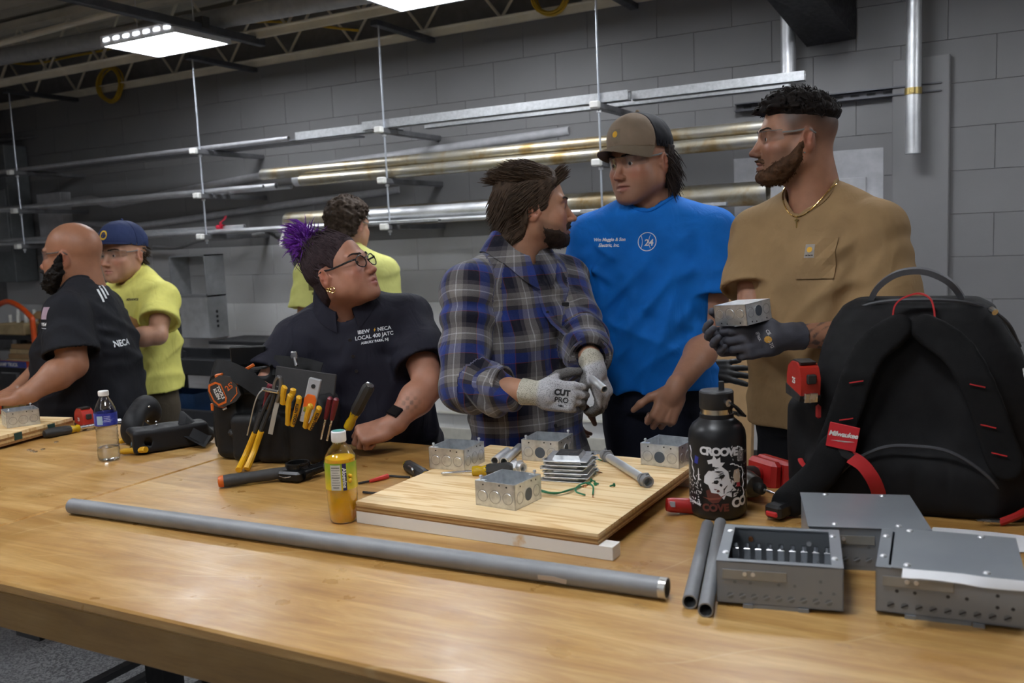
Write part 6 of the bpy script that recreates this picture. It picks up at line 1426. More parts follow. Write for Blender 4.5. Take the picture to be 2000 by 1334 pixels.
# ------------------------------------------------------------------ shared clothing pieces
def cap(P, front, back, brim_m, split=.02, droop=.012, dz=0.0, flat=False):
    h = P['h']; f = SDF(); f.u(ell(h.w(0, -.012, .040+dz), np.array([.0865, .108, .094])*h.k, h.T), .01); f.u(ell(h.w(0, .035, .060+dz), np.array([.066, .062, .062])*h.k, h.T), .03)
    f.sub(ell(h.w(0, -.012, .036+dz), np.array([.083, .1045, .088])*h.k, h.T), .002)
    f.disp(lambda Q: .0008*wob(Q, 120), h.c, .4)
    f.cut(((lambda Q: (lambda q: -(q[..., 2]-(.022+dz+.10*(q[..., 1]))))(h.loc(Q))), np.zeros(3), 1e3), .003)
    g = SDF(); g.ops = list(f.ops); g.cut(((lambda Q: h.loc(Q)[..., 1]-split), np.zeros(3), 1e3), .002)
    f.cut(((lambda Q: split-h.loc(Q)[..., 1]), np.zeros(3), 1e3), .002)
    c = sput(P, 'cap', f, .0032, front); sput(P, 'rear_panel', g, .0032, back, c)
    put(MB().ball(h.w(0, -.008, .136+dz), .007, 10, 6), 'button', front, P, c)
    vs = []; na, nt = 25, 7
    for off in (0, -.003):
        for j in range(nt):
            t = j/(nt-1)
            for i in range(na):
                a = -1.25+2.5*i/(na-1); r = t*.070*max(math.cos(a*1.15), .05)**.7
                vs.append(h.w(.084*math.sin(a)*(1-.04*t), -.010+.104*math.cos(a)+r, .034+dz+.006*math.cos(a)-droop*t-(0.0 if flat else .028*math.sin(a)**2*(.3+.7*t))+off))
    fs = []; o_ = na*nt
    for j in range(nt-1):
        for i in range(na-1): a = j*na+i; fs += [(a, a+1, a+na+1, a+na), (o_+a+na, o_+a+na+1, o_+a+1, o_+a)]
    e = [*range((nt-1)*na, nt*na)]
    fs += [(e[i], e[i+1], o_+e[i+1], o_+e[i]) for i in range(na-1)]+[(i+1, i, o_+i, o_+i+1) for i in range(na-1)]
    fs += [(j*na, (j+1)*na, o_+(j+1)*na, o_+j*na) for j in range(nt-1)]+[((j+1)*na+na-1, j*na+na-1, o_+j*na+na-1, o_+(j+1)*na+na-1) for j in range(nt-1)]
    put(MB().add(vs, fs), 'brim', brim_m, P, c, smooth=50); return c
def neck_rib(P, m_, r=.068, rr=.0065):
    N, T, h = P['N'], P['T'], P['h']; rt, fw, up = T[:, 0], T[:, 1], T[:, 2]; pts = []
    P['bvh'] = bv = bvh_of(P['sme'], P['org']); nd = nrm(h.w(0, -.03, -.05)-N)
    for i in range(37):
        a = 2*math.pi*i/36; d = rt*math.cos(a)+fw*math.sin(a); c0 = N+fw*.012+nd*.12; hit = bv.ray_cast(Vector(c0+d*(r+.007)), Vector(-nd), .4)
        pts.append(np.array(hit[0]) if hit[0] is not None else N+fw*.012+d*r)
    for _ in range(2): pts = [(pts[(i-1) % 36]+pts[i % 36]*2+pts[(i+1) % 36])/4 for i in range(36)]; pts.append(pts[0])
    put(MB().tube(pts, rr, 8, caps=False), 'neck_rib', m_, P, P['shirt'])
def shirt_collar(P, m_, r0=.066, h0=.030, r1=.098, drop=.034, pt=.035, n=41, open_=.42, uvf=False, name='collar', back=.018, lift0=.026):
    """folded shirt collar around the neck base, open at the front"""
    N, T = P['N'], P['T']; rt, fw, up = T[:, 0], T[:, 1], T[:, 2]; vs = []
    def out(p, d, e):
        for _ in range(4): p = p+nrm(d+up*.6)*max(0.0, e-float(P['S'].at(p)[0]))
        return p
    for i in range(n):
        a = math.pi/2+open_+(2*math.pi-2*open_)*i/(n-1); fr = max(0.0, math.sin(a)); e = abs(2*i/(n-1)-1); c0 = N+fw*.010
        d = rt*math.cos(a)*1.04+fw*math.sin(a)
        lift = lift0-.050*fr+back*(1-fr)*.9
        tip = pt*max(0, (e-.72)/.28)
        A = c0+d*r0+up*(lift-.004); B = c0+d*(r0+.002)+up*(lift+h0*(1-.35*fr)); C = c0+d*(r0+.010)+up*(lift+h0*(1-.35*fr)+.001)
        D = c0+d*(r1+.004*fr)+up*(lift-drop*.55-tip*.9)+fw*tip*.25
        D = out(D, d, .005); E = out(C*.5+D*.5+up*.003, d, .007)
        vs += [A, B, C, E, D, D-d*.003-up*.001, E-d*.004, A+d*.004]
    m = 8; fs = [(i*m+k, i*m+(k+1) % m, (i+1)*m+(k+1) % m, (i+1)*m+k) for i in range(n-1) for k in range(m)]+[tuple(range(m-1, -1, -1)), tuple(range((n-1)*m, n*m))]
    return put(MB().add(vs, fs), name, m_, P, P['shirt'], smooth=50)
def torso_secs(kx=1.0, ky=1.0, belly=0.0, flare=0.0, hem=-.22):
    return [(hem, 0, .004, (.186+flare)*kx, (.136+flare*.8)*ky), (0, 0, .004+belly*.5, .184*kx, (.134+belly)*ky), (.28, 0, .010+belly*.6, .183*kx, (.137+belly)*ky), (.58, 0, .008, .189*kx, (.132+belly*.4)*ky), (.80, 0, 0, .188*kx, .114*ky), (.92, 0, -.006, .150*kx, .088*ky), (1.0, 0, -.010, .088*kx, .066*ky), (1.03, 0, -.010, .068, .056)]
def beard_reg(ys=(-.012, .008, .03, .05, .068, .085, .11), zs=(.005, -.014, -.042, -.056, -.064, -.084, -.084), low=-.128, must=.0, back=-.004):
    def g(q):
        x, y, z = np.abs(q[..., 0]), q[..., 1], q[..., 2]
        r = np.minimum(np.interp(y, ys, zs)-z, y-np.interp(z, (-.13, -.10, -.06, .0), (.040, .014, back, back))); r = np.minimum(r, z-low)
        r = np.where((x < .016) & (z > -.088) & (z < -.060), np.minimum(r, (np.abs(z+.074)-.010)), r)
        if must: r = np.maximum(r, np.minimum(np.minimum(.030-x, y-.070), np.minimum(2.2*(must*.5-np.abs(z+.0585+.25*np.maximum(x-.012, 0))), .02)))
        return r
    return g
def beard(P, region, th=.006, m_=None, n=500, ln=.012, seed=4, rad=.0009, soft=.010):
    h, src = P['h'], P['f']; reg0 = region; region = lambda q: reg0(q)+.0035*wob(q, 160)
    b = grow(P, 'beard', lambda q: np.where(region(q) > 0, th*sm(region(q), 0, soft), -.003*sm(-region(q), 0, .004)), m_, .0028, .3, 210, (0, .045, -.07), .125)
    d = sph(int(n*7), seed) @ h.T.T; pts = shoot(src, h.w(0, .015, -.045), d, .16); q = h.loc(pts); r_ = region(q); k = r_ > -.0025; pts = pts[k][:n]
    lk = locks(h, pts, lambda l: V(l[0]*5, .35+l[1]*1.5, -1.0), lambda l: ln, rad, seed, lift=.45, jit=.35, n=3)
    put(lk, 'beard_strands', m_, P, b); return b
def scalp_roots(P, region, n, seed, o=(0, -.014, .02), pad=0.0):
    h = P['h']; d = sph(int(n*2.4), seed) @ h.T.T; pts = shoot(P['f'], h.w(*o), d, .2); q = h.loc(pts); return pts[(region(q) > pad)][:n]
def glove(P, wr, d, nb, side, curls, thumb, m_, fore, name='glove', s=1.0, cuff=.07, col=None, cuff_r=.036):
    f = SDF(); hand(f, wr, d, nb, side, curls, thumb, s=s, infl=.0018, wristlen=.02)
    a = nrm(fore); f.u(flat_cone(wr+nrm(d)*.02, wr-a*cuff, .030*s, cuff_r), .012); f.disp(lambda Q: .0009*wob(Q, 150), wr, .2)
    return sput(P, name, f, .0031, m_, None, col=col), f
# ================================================================== 1. man in the tan shirt
tan_cloth = cloth_mat('tan_cotton', (.335, .215, .105), .85, fold=.6)
fadez = lambda z: sm(z, -.055, .058)
def paint_tan(C, P, q, J, h):
    x, y, z = np.abs(q[:, 0]), q[:, 1], q[:, 2]; scalp = sm(-y+.25*(z-.03), -.066, -.022)*((z > -.10) & (np.abs(z) < .15))*sm(-y+.6*(z-.0), -.045, -.02)
    f_ = np.clip(fadez(z)*scalp*.85, 0, 1)*(1-np.exp(-(((x-.084)/.012)**2+((y+.012)/.024)**2+((z+.01)/.036)**2)))
    C = C*(1-f_[:, None])+np.array([.030, .020, .016])*f_[:, None]
    bd = sm(-z-.35*np.maximum(0, .03-y), .012, .045)*sm(y, -.022, .006)*sm(z, -.145, -.115)*((x < .075)); C = C*(1-.55*bd[:, None])+np.array([.06, .032, .018])*.55*bd[:, None]
    sh, el, wr = J['L']; t_ = ((P-el) @ (wr-el))/((wr-el) @ (wr-el)); ff = (np.linalg.norm(P-el-t_[:, None]*(wr-el), axis=1) < .06)*sm(t_, .15, .3)*(1-sm(t_, .92, .98))
    pat = np.sin(P[:, 0]*95+3*np.sin(P[:, 2]*80))*np.sin(P[:, 2]*110+2.5*np.sin(P[:, 0]*70+1)); tt = sm(pat, -.15, .25)*ff*.75
    return C*(1-tt[:, None])+np.array([.055, .050, .048])*tt[:, None]
tanP = person('tan', 'tall bearded man in a tan pocket t-shirt holding up a steel box', pd(1590, 394, 2.56), -46, .53, .183, ((1552, 271, 2.53), (-93, 2, 0)), (.40, .195, .118),
    {'L': dict(el=(1742, 652, 2.42), wr=(1528, 657, 2.36), sleeve=.78), 'R': dict(el=(1466, 632, 2.60), wr=(1440, 668, 2.44), sleeve=.66)},
    torso_secs(1.03, 1.0, .004), tan_cloth, 'tan_t_shirt', hem=-.10, hopt=dict(hair=(.018, .012, .009), jw=1.02, chin=1.1, nose=1.05), hk=1.03, paint=paint_tan, neck_r=.060, sleeve_r=(.070, .094), folds=.0125, drop=.080, shr=.062, trous=cloth_mat('trousers_black', (.010, .010, .012)))
neck_rib(tanP, tan_cloth, .068)
P = tanP; h = P['h']
hm_t = hair_mat('hair_black', (.010, .007, .006))
tan_line = lambda q: q[..., 2]-np.interp(q[..., 1], [-.13, -.10, -.05, .03, .055, .075, .10, .13], [.050, .046, .050, .056, .060, .056, .050, .03])-.010*np.clip((.03-np.abs(q[..., 0]))/.03, 0, 1)*(q[..., 1] > .05)
hs = grow(P, 'hair', lambda q: np.where(tan_line(q) > 0, (.014+.014*sm(q[..., 1], -.02, .08))*sm(tan_line(q), 0, .022), -.003), hm_t, amp=.35, fr=150, c=(0, 0, .08))
rts = scalp_roots(P, tan_line, 900, 3, pad=.004)
put(locks(h, rts, lambda l: V(.9*math.sin(l[0]*120), 1.0, .7-l[1]*6), lambda l: .030, .0030, 5, lift=1.1, jit=.8, n=6), 'curls', hm_t, P, hs)
brd = hair_mat('beard_brown', (.062, .029, .013))
beard(P, beard_reg((-.012, .008, .03, .05, .068, .085, .11), (.002, -.020, -.046, -.060, -.067, -.084, -.084), must=.011), .0068, brd, n=1300, ln=.010, soft=.018)
safety_glasses(P)
put(MB().ball(h.w(-.082, -.006, -.044), .003, 8, 6), 'ear_stud', mat('stud', (.85, .85, .85), .1, 1.0), P)
# chain and pendant
T = P['T']; N = P['N']; bv = bvh_of(P['sme'], P['org']); pts = []
for i in range(27):
    a = math.pi*(.04+.92*i/26); pts.append(N+T[:, 0]*math.cos(a)*.078+T[:, 1]*(.012+math.sin(a)*.082)+T[:, 2]*(.045-.085*math.sin(a)**2))
gold = mat('gold', (.80, .58, .22), .25, 1.0)
ch = MB()
for i in range(len(pts)-1): ch.tube([pts[i], pts[i]*.3+pts[i+1]*.7, pts[i+1]], [.0016, .0019, .0013], 6)
nk = put(ch, 'necklace', gold, P); c0 = pts[13]+T[:, 1]*.004
put(MB().box(c0-T[:, 2]*.016, (.003, .003, .030), T).box(c0-T[:, 2]*.010, (.013, .003, .003), T), 'pendant', gold, P, nk)
# chest pocket with label
pc = (py_(1548, 510, 2.45)); pc = N-T[:, 0]*.070-T[:, 2]*.150+T[:, 1]*.13
vs = [(x, y, z_) for z_ in (0, .0016) for y in np.linspace(-.058, .05, 7) for x in np.linspace(-.05, .05, 7)]
fs = [(k*49+j*7+i, k*49+j*7+i+1, k*49+j*7+i+8, k*49+j*7+i+7) for k in (0, 1) for j in range(6) for i in range(6)]
ed = [i for i in range(6)]; fs += [(i, i+1, 49+i+1, 49+i) for i in range(6)]+[(42+i+1, 42+i, 91+i, 91+i+1) for i in range(6)]+[(7*j+7, 7*j, 49+7*j, 49+7*j+7) for j in range(6)]+[(7*j+6, 7*j+13, 49+7*j+13, 49+7*j+6) for j in range(6)]
pk = decal(vs, fs, pc, -T[:, 0], T[:, 2], bv, P['org'], 'chest_pocket', tan_cloth, P['shirt'], .0040)
def rect(w_, h_, n=4): return [(x, y, 0) for y in np.linspace(-h_/2, h_/2, n) for x in np.linspace(-w_/2, w_/2, n)], [(j*n+i, j*n+i+1, (j+1)*n+i+1, (j+1)*n+i) for j in range(n-1) for i in range(n-1)]
lc0 = pc+T[:, 0]*.016+T[:, 2]*.016
decal(*rect(.026, .036), lc0, -T[:, 0], T[:, 2], bv, P['org'], 'pocket_label', mat('label_tan', (.34, .30, .26), .7), P['shirt'], .0068)
decal([(.0075*math.cos(a), .0075*math.sin(a)+.004, 0) for a in np.linspace(0, 6, 14)], [tuple(range(14))], lc0, -T[:, 0], T[:, 2], bv, P['org'], 'label_mark', mat('label_gold', (.75, .40, .02), .6), P['shirt'], .0076)
vs, fs = text_mesh('carhartt', .0062, .0001, bold=.0002); decal(vs+V(0, -.011, 0), fs, lc0, -T[:, 0], T[:, 2], bv, P['org'], 'label_text', mat('text_dark'), P['shirt'], .0076)
# gloves
gg = mat('glove_grey', (.060, .060, .075), .75, bump=.5, bscale=500); gd = P['J']['L']
yb = IV(-1, -.13, .10); nb = IV(-.12, .06, 1)
gl_, gf = glove(P, gd[2], yb, nb, 1, [(.30, .75, .5), (.42, .85, .55), (.5, .9, .6), (.6, .95, .6)], [(.85, .55, -.2), (.6, .8, -.1), (.35, .9, -.1)], gg, gd[2]-gd[1], cuff=.058, s=1.08, cuff_r=.037)
bvg = bvh_of(gl_.data, P['org']); gc = gd[2]+nrm(yb)*.048+nrm(nb)*.015
wt = mat('print_white', (.55, .55, .57), .7)
for txt, dx, dy, sz in (('iFlex', -.020, -.012, .013), ('ATG', .018, .004, .011), ('CE', -.030, .024, .011)):
    vs, fs = text_mesh(txt, sz, .0001, bold=.0002); vs = vs @ rotz(-1.15).T; decal(vs+V(dy*-.2+dx*.45, dx*-.6+dy*.1, 0), fs, gc+RI*dy, RI, ZU, bvg, P['org'], 'glove_print', wt, gl_, .0008, .06)
decal([(.009*math.cos(a), .009*math.sin(a), 0) for a in np.linspace(0, 5.7, 9)], [tuple(range(9))], gc+RI*.004+ZU*.002, RI, ZU, bvg, P['org'], 'glove_logo', mat('logo_amber', (.55, .30, .05), .7), gl_, .0012, .06)
gr = P['J']['R']; glove(P, gr[2], IV(-.75, .1, .65), IV(-.5, -.5, -.5), -1, (.3, .6, .4), None, gg, gr[2]-gr[1], cuff=.05)
n0 = hd(38); zb = nrm(-ZU+.10*RI); n0 = nrm(n0-zb*(n0 @ zb)); yv = -n0; xv = np.cross(yv, zb); Tb = np.stack([xv, yv, zb], 1)
cb = pd(1448, 590, 2.36); square_box('steel box held upside down in the grey gloved hand', cb-TO*.0+V(0, 0, .0), T=Tb, opens=((0, 1),))
# ================================================================== 2. man in the blue shirt
blue_cloth = cloth_mat('blue_cotton', (.004, .150, .560), .8, fold=.6)
def paint_blue(C, P, q, J, h):
    x, y, z = np.abs(q[:, 0]), q[:, 1], q[:, 2]; bd = sm(-z, .040, .075)*sm(y, -.01, .03)*sm(z, -.14, -.11)
    return C*(1-.25*bd[:, None])+np.array([.06, .04, .03])*.25*bd[:, None]
bluP = person('blue', 'man in a bright blue t-shirt and tan cap looking left', pd(1270, 397, 3.0), -17, .55, .20, ((1250, 317, 2.96), (-48, -3, 2)), (.39, .195, .120),
    {'L': dict(el=(1392, 655, 2.94), wr=(1318, 762, 2.74), sleeve=.62, s=1.10, hs=1.06, hand=(IV(-.42, -.9, .12), IV(.05, .05, 1), 1, [(.75, 1.2, .7), (.85, 1.2, .7), (.9, 1.2, .7), (.95, 1.2, .7)], [(.72, .68, -.15), (.5, .82, -.2), (.38, .88, -.3)])), 'R': dict(el=(1147, 640, 3.10), wr=(1112, 775, 3.12), sleeve=.62, s=1.06, hand=(IV(.1, -1, 0), IV(-.8, 0, .6), -1, (.4, .5, .3)))},
    torso_secs(1.12, 1.08, .006), blue_cloth, 'blue_t_shirt', hem=-.06, hopt=dict(hair=(.018, .012, .010), jw=1.06, mouth=.0034, gaze=(0, -.12)), hk=1.09, paint=paint_blue, neck_r=.064, sleeve_r=(.078, .100), folds=.0120, fat=1.06, trous=cloth_mat('trousers_navy', (.012, .014, .026)), trous_w=1.08, drop=.102, trap=.0, shr=.066, neckhole=.070)
P = bluP; h = P['h']; neck_rib(P, blue_cloth, .073)
cap(P, cloth_mat('cap_brown', (.250, .185, .130), .85, fold=.3), cloth_mat('cap_mesh', (.012, .012, .016), .8, fold=.3), cloth_mat('brim_brown', (.185, .142, .098), .85, fold=.3), split=.018, droop=.014, dz=.012)
bvc = bvh_of([c for c in P['o'].children if c.name.startswith('cap')][0].data, P['org']); cc = h.w(0, .11, .082); 
for nm, pl, m_, off in (('cap_patch', rect(.038, .042), mat('patch_brown', (.22, .165, .11), .8), .001), ('cap_mark', ([(.010*math.cos(a), .010*math.sin(a)+.004, 0) for a in np.linspace(0, 6, 14)], [tuple(range(14))]), mat('label_gold'), .002)):
    decal(*pl, cc, h.T[:, 0]*-1, h.T[:, 2]+h.T[:, 1]*-.35, bvc, P['org'], nm, m_, [c for c in P['o'].children if c.name.startswith('cap')][0], off, .08)
hm_b = hair_mat('hair_dark_brown', (.022, .014, .011))
bl_reg = lambda q: np.minimum(np.minimum(.05-q[..., 2], q[..., 2]+.085), -.026-q[..., 1]+.05*np.clip(q[..., 2]-.0, 0, .03))
hs = grow(P, 'hair', lambda q: np.where(bl_reg(q) > 0, .010*sm(bl_reg(q), 0, .012), -.003), hm_b, amp=.3, fr=110, c=(0, -.04, -.02), R=.14)
rts = scalp_roots(P, lambda q: np.minimum(np.minimum(.035-q[..., 2], q[..., 2]+.06), -.018-q[..., 1]), 900, 8, o=(0, -.02, -.02))
put(locks(h, rts, lambda l: V(l[0]*3, -.35, -1), lambda l: .080+.3*max(0, l[2]), .0024, 6, lift=.30, jit=.20, grav=.5, n=7, pad=.006), 'strands', hm_b, P, hs)
safety_glasses(P)
bvb = bvh_of(P['sme'], P['org']); T = P['T']; prw = mat('print_bright', (.72, .74, .76), .7)
def on_shirt(P, px, Y0=None):
    """world point on the shirt under a pixel"""
    d = Vector(nrm(ray(*px))); hit = P['bvh'].ray_cast(Vector(CAMP), d, 10); return np.array(hit[0]) if hit[0] is not None else None
P['bvh'] = bvb
c = on_shirt(P, (1264, 472)); R_ = np.stack([np.cross(ZU, T[:, 1])*1, ZU, T[:, 1]], 1); rgt = nrm(np.cross(T[:, 2], T[:, 1])*-1)
rgt = T[:, 0]*-1
decal([((.0275 if k else .0300)*math.cos(a), (.0275 if k else .0300)*math.sin(a), 0) for k in (0, 1) for a in np.linspace(0, 2*math.pi, 41)], [(i, i+1, 41+i+1, 41+i) for i in range(40)], c, rgt, ZU, bvb, P['org'], 'logo_ring', prw, P['shirt'])
vs, fs = text_mesh('24', .029, .0001, shear=.1, bold=.0006); decal(vs+V(.005, -.004, 0), fs, c, rgt, ZU, bvb, P['org'], 'logo_number', prw, P['shirt'])
for sx in (-1, 1):
    arc = [(sx*(.030-.016*math.cos(t)), .028*math.sin(t)*.9, 0) for t in np.linspace(-1.0, 1.0, 9)]; arc2 = [(x+sx*.0022, y, 0) for x, y, _ in arc]
    if sx < 0 or True: decal([(x*(.75), y, z) for x, y, z in arc+arc2], [(i, i+1, 9+i+1, 9+i) for i in range(8)], c-rgt*(.006 if sx > 0 else .004), rgt, ZU, bvb, P['org'], 'logo_seam', prw, P['shirt'])
c = on_shirt(P, (1190, 473))
for txt, dy in (('Wm Maggio & Son', .008), ('Electric, Inc.', -.010)):
    vs, fs = text_mesh(txt, .0145, .0001, shear=.15, bold=.0005); decal(vs+V(0, dy, 0), fs, c, nrm(rgt-.02*ZU), ZU, bvb, P['org'], 'chest_text', prw, P['shirt'])
# black glove tucked at his hip
gt_ = thing('work_glove', 'black work glove sticking out behind the blue shirt hip', 'glove', pd(1388, 722, 3.02)); gf = SDF(); hand(gf, V(0, 0, 0), IV(.95, -.05, .2), IV(0, .5, .8), 1, (.05, .1, .1), [(.8, .6, 0), (.7, .7, 0), (.6, .8, 0)], s=.95, infl=.002, spread=2.2)
link('glove_shell', sdf_mesh('glove_shell', gf, .003), mat('glove_black', (.010, .010, .011), .6, bump=.3), gt_, -IV(.035, 0, 0))
# ================================================================== 3. man in the plaid shirt
pt = NT('plaid_flannel'); at_ = pt.n('ShaderNodeAttribute', attribute_name='cloth'); sp = pt.n('ShaderNodeSeparateXYZ'); pt.l(at_.outputs['Vector'], sp.inputs[0])
navy, blu, gry, dgr, wht, rd_ = (.004, .004, .014), (.014, .036, .200), (.20, .185, .175), (.055, .048, .055), (.46, .45, .45), (.16, .025, .035)
def stripes(sock, per, ph):
    fr2 = pt.math('FRACT', pt.math('ADD', pt.math('DIVIDE', sock, per), ph+20))
    return pt.ramp(fr2, [(0, navy), (.16, rd_), (.175, blu), (.40, dgr), (.50, gry), (.64, wht), (.665, gry), (.80, dgr), (.90, navy)], 'CONSTANT')
base = pt.mix(.5, stripes(sp.outputs[0], .118, .1), stripes(sp.outputs[1], .125, .3)); nzz = pt.noise(pt.coord(), 500, 2)
pt.set(Base_Color=pt.mix(1, pt.mix(1, base, pt.ramp(nzz, [(.3, (.8,)*3), (.7, (1.1,)*3)]), 'MULTIPLY'), (1.0, 1.0, 1.0), 'MULTIPLY'), Roughness=.85, Sheen_Weight=.25); pt.b.inputs['Specular IOR Level'].default_value = .2
pt.bump(pt.noise(pt.coord((1, 1, .6)), 16, 3, .5, 1.0), .55, .012); plaid_m = pt.m
def plaid_uv(P, J, T, pel, body):
    q = (P-pel) @ T; out = np.zeros((len(P), 3)); a = np.arctan2(q[:, 0], q[:, 1]); out[:, 0] = np.where(np.abs(a) < 1.0, q[:, 0], a*.175); out[:, 1] = q[:, 2]
    dt = body[0](np.asarray(P, F32))
    for nm in 'RL':
        sh, el, wr = J[nm]
        for k, (p0, p1, off) in enumerate(((sh, el, 0.0), (el, wr, .30))):
            u_ = nrm(p1-p0); t_ = (P-p0) @ u_; L_ = np.linalg.norm(p1-p0); tc = np.clip(t_, 0, L_); r_ = P-p0-tc[:, None]*u_; dd = np.linalg.norm(r_, axis=1)-.075
            x_, y_, _z = frame(u_, T[:, 1]); an = np.arctan2(r_ @ x_, r_ @ y_); sel = dd < dt-.004; out[sel, 0] = an[sel]*.075+.03; out[sel, 1] = -(t_[sel]+off)+.2; dt = np.where(sel, dd, dt)
    return out
def plaid_sag(S, J, T, pel):
    sh, el, wr = J['R']; u_ = nrm(wr-el)
    S.u(ell(el*.55+wr*.45-ZU*.020, (.085, .055, .050), np.stack([u_, np.cross(ZU, u_), ZU], 1)), .04)
    for nm in 'RL':
        sh, el, wr = J[nm]; ax = nrm(el-sh); a2 = nrm(wr-el)
        S.disp((lambda P, sh=sh, ax=ax: .0055*np.sin(42*((P-sh) @ ax)+6*wob(P, 16))), (sh+el)/2, .24); S.disp((lambda P, el=el, a2=a2: .006*np.sin(60*((P-el) @ a2)+6*wob(P, 20))), (el+wr)/2, .16)
def paint_plaid(C, P, q, J, h):
    x, y, z = np.abs(q[:, 0]), q[:, 1], q[:, 2]; r = beard_reg((-.012, .008, .03, .05, .068, .085, .11), (-.035, -.040, -.050, -.056, -.064, -.080, -.084), must=.014)(q); bd = sm(r, -.012, .006)*.5*(np.abs(z) < .15)
    return C*(1-bd[:, None])+np.array([.06, .036, .024])*bd[:, None]
plP = person('plaid', 'man in a blue plaid flannel shirt wearing grey work gloves', pd(1008, 502, 2.80), 40, .54, .192, ((1045, 406, 2.78), (96, 2, 0)), (.42, .215, .132),
    {'R': dict(el=(908, 752, 2.60), wr=(1052, 768, 2.48), sleeve=1.52, s=1.03), 'L': dict(el=(1135, 655, 2.78), wr=(1158, 712, 2.54), sleeve=1.78, s=1.03)},
    torso_secs(1.04, 1.0, .0, .045, hem=-.24), plaid_m, 'plaid_shirt', hem=-.225, lean=(-.02, .0), hopt=dict(hair=(.022, .014, .009), nose=1.15, jw=.98), hk=1.03, paint=paint_plaid, neck_r=.058, sleeve_r=(.078, .088), folds=.0065, svox=.0046, uv=plaid_uv, sag=plaid_sag, drop=.088, shr=.066, neckhole=.062, trap=.01)
P = plP; h = P['h']; T = P['T']; N = P['N']; P['bvh'] = bvh_of(P['sme'], P['org'])
co = shirt_collar(P, plaid_m, .064, .036, .104, .060, .048, open_=.20, back=.022)
a = co.data.attributes.new('cloth', 'FLOAT_VECTOR', 'POINT'); cv = np.array([v.co[:] for v in co.data.vertices]); lq = (cv+P['org']-P['pel']) @ T; an = np.arctan2(lq[:, 0], lq[:, 1]); a.data.foreach_set('vector', np.stack([an*.085, lq[:, 2]*1.0, an*0], 1).astype(F32).ravel())
# placket line and buttons, pen clip
plk = MB(); bpts = []
for i in range(22):
    p0 = N+T[:, 0]*.006-T[:, 2]*(.075+.031*i)+T[:, 1]*.3; hit = P['bvh'].ray_cast(Vector(p0), Vector(-T[:, 1]), .5)
    if hit[0] is not None: bpts.append(np.array(hit[0])+T[:, 1]*.0012)
for _ in range(2): bpts = [bpts[0]]+[(bpts[i-1]+bpts[i]*2+bpts[i+1])/4 for i in range(1, len(bpts)-1)]+[bpts[-1]]
pk = put(plk.strip(bpts, T[:, 0], .030, .0022), 'placket', plaid_m, P, P['shirt'], smooth=40)
a = pk.data.attributes.new('cloth', 'FLOAT_VECTOR', 'POINT'); cv = np.array([v.co[:] for v in pk.data.vertices]); lq = (cv+P['org']-P['pel']) @ T; a.data.foreach_set('vector', np.stack([lq[:, 0], lq[:, 2], lq[:, 0]*0], 1).astype(F32).ravel())
for i in (3, 6, 10, 14): put(MB().cyl(bpts[i]+T[:, 1]*.001, bpts[i]+T[:, 1]*.0035, .0055, n=14), 'button', mat('button_dark', (.02, .02, .025), .35), P, P['shirt'])
c = on_shirt(P, (1104, 595)); 
if c is not None: put(MB().box(c+TO*.004, (.022, .006, .016), np.stack([RI, TO, ZU], 1), ch=.002).box(c+TO*.006-ZU*.02+RI*.004, (.005, .003, .03), np.stack([RI, TO, ZU], 1)), 'pocket_clip', mat('clip_black', (.012, .012, .013), .4), P, P['shirt'])
# rolled cuffs
for nm, r_ in (('R', .0655), ('L', .0610)):
    sh, el, wr = P['J'][nm]; e = P['J'][nm+'e']; d_ = nrm(wr-el); cf = MB().pipe(e-d_*.062, e+d_*.004, r_, .006, 28); cu_ = put(cf, 'cuff', plaid_m, P, P['shirt'], smooth=50)
    a = cu_.data.attributes.new('cloth', 'FLOAT_VECTOR', 'POINT'); cv = np.array([v.co[:] for v in cu_.data.vertices])+P['org']; x_, y_, _z = frame(d_, T[:, 1]); a.data.foreach_set('vector', np.stack([np.arctan2((cv-e) @ x_, (cv-e) @ y_)*.075+.05, (cv-e) @ d_+.05, cv[:, 0]*0], 1).astype(F32).ravel())
hm_p = hair_mat('hair_brown', (.050, .031, .019))
pl_line = lambda q: np.minimum(q[..., 2]-np.interp(q[..., 1], [-.13, -.075, -.045, -.036, -.030, .008, .014, .026, .034, .060, .075, .095, .12], [-.100, -.104, -.085, -.06, .010, .020, -.012, -.005, .034, .052, .064, .066, .05]), 1)
hs = grow(P, 'hair', lambda q: np.where(pl_line(q) > 0, (.009+.004*sm(q[..., 2], .04, .11)+.005*sm(-q[..., 1], .04, .1))*sm(pl_line(q), 0, .018), -.003), hm_p, amp=.14, fr=80)
rts = scalp_roots(P, pl_line, 1900, 13, pad=.003)
def pflow(l):
    if l[1] > .055 and l[2] > .05: return V(l[0]*2, 1.0, .9)
    if l[2] > .07: return V(l[0]*3, -.9, .25)
    return V(l[0]*2, -.8-.4*(l[2] < .02), -.55-(.9 if l[1] < -.05 else 0))
put(locks(h, rts, pflow, lambda l: .055 if not (l[1] > .05) else .045, .0020, 15, lift=.10, jit=.10, grav=.1, n=7, pad=.008), 'strands', hm_p, P, hs)
beard(P, beard_reg((-.012, .008, .03, .05, .068, .085, .11), (-.058, -.060, -.066, -.070, -.074, -.086, -.086), must=.016, back=.012), .0042, hair_mat('beard_dark', (.026, .016, .011)), n=900, ln=.009, seed=9)
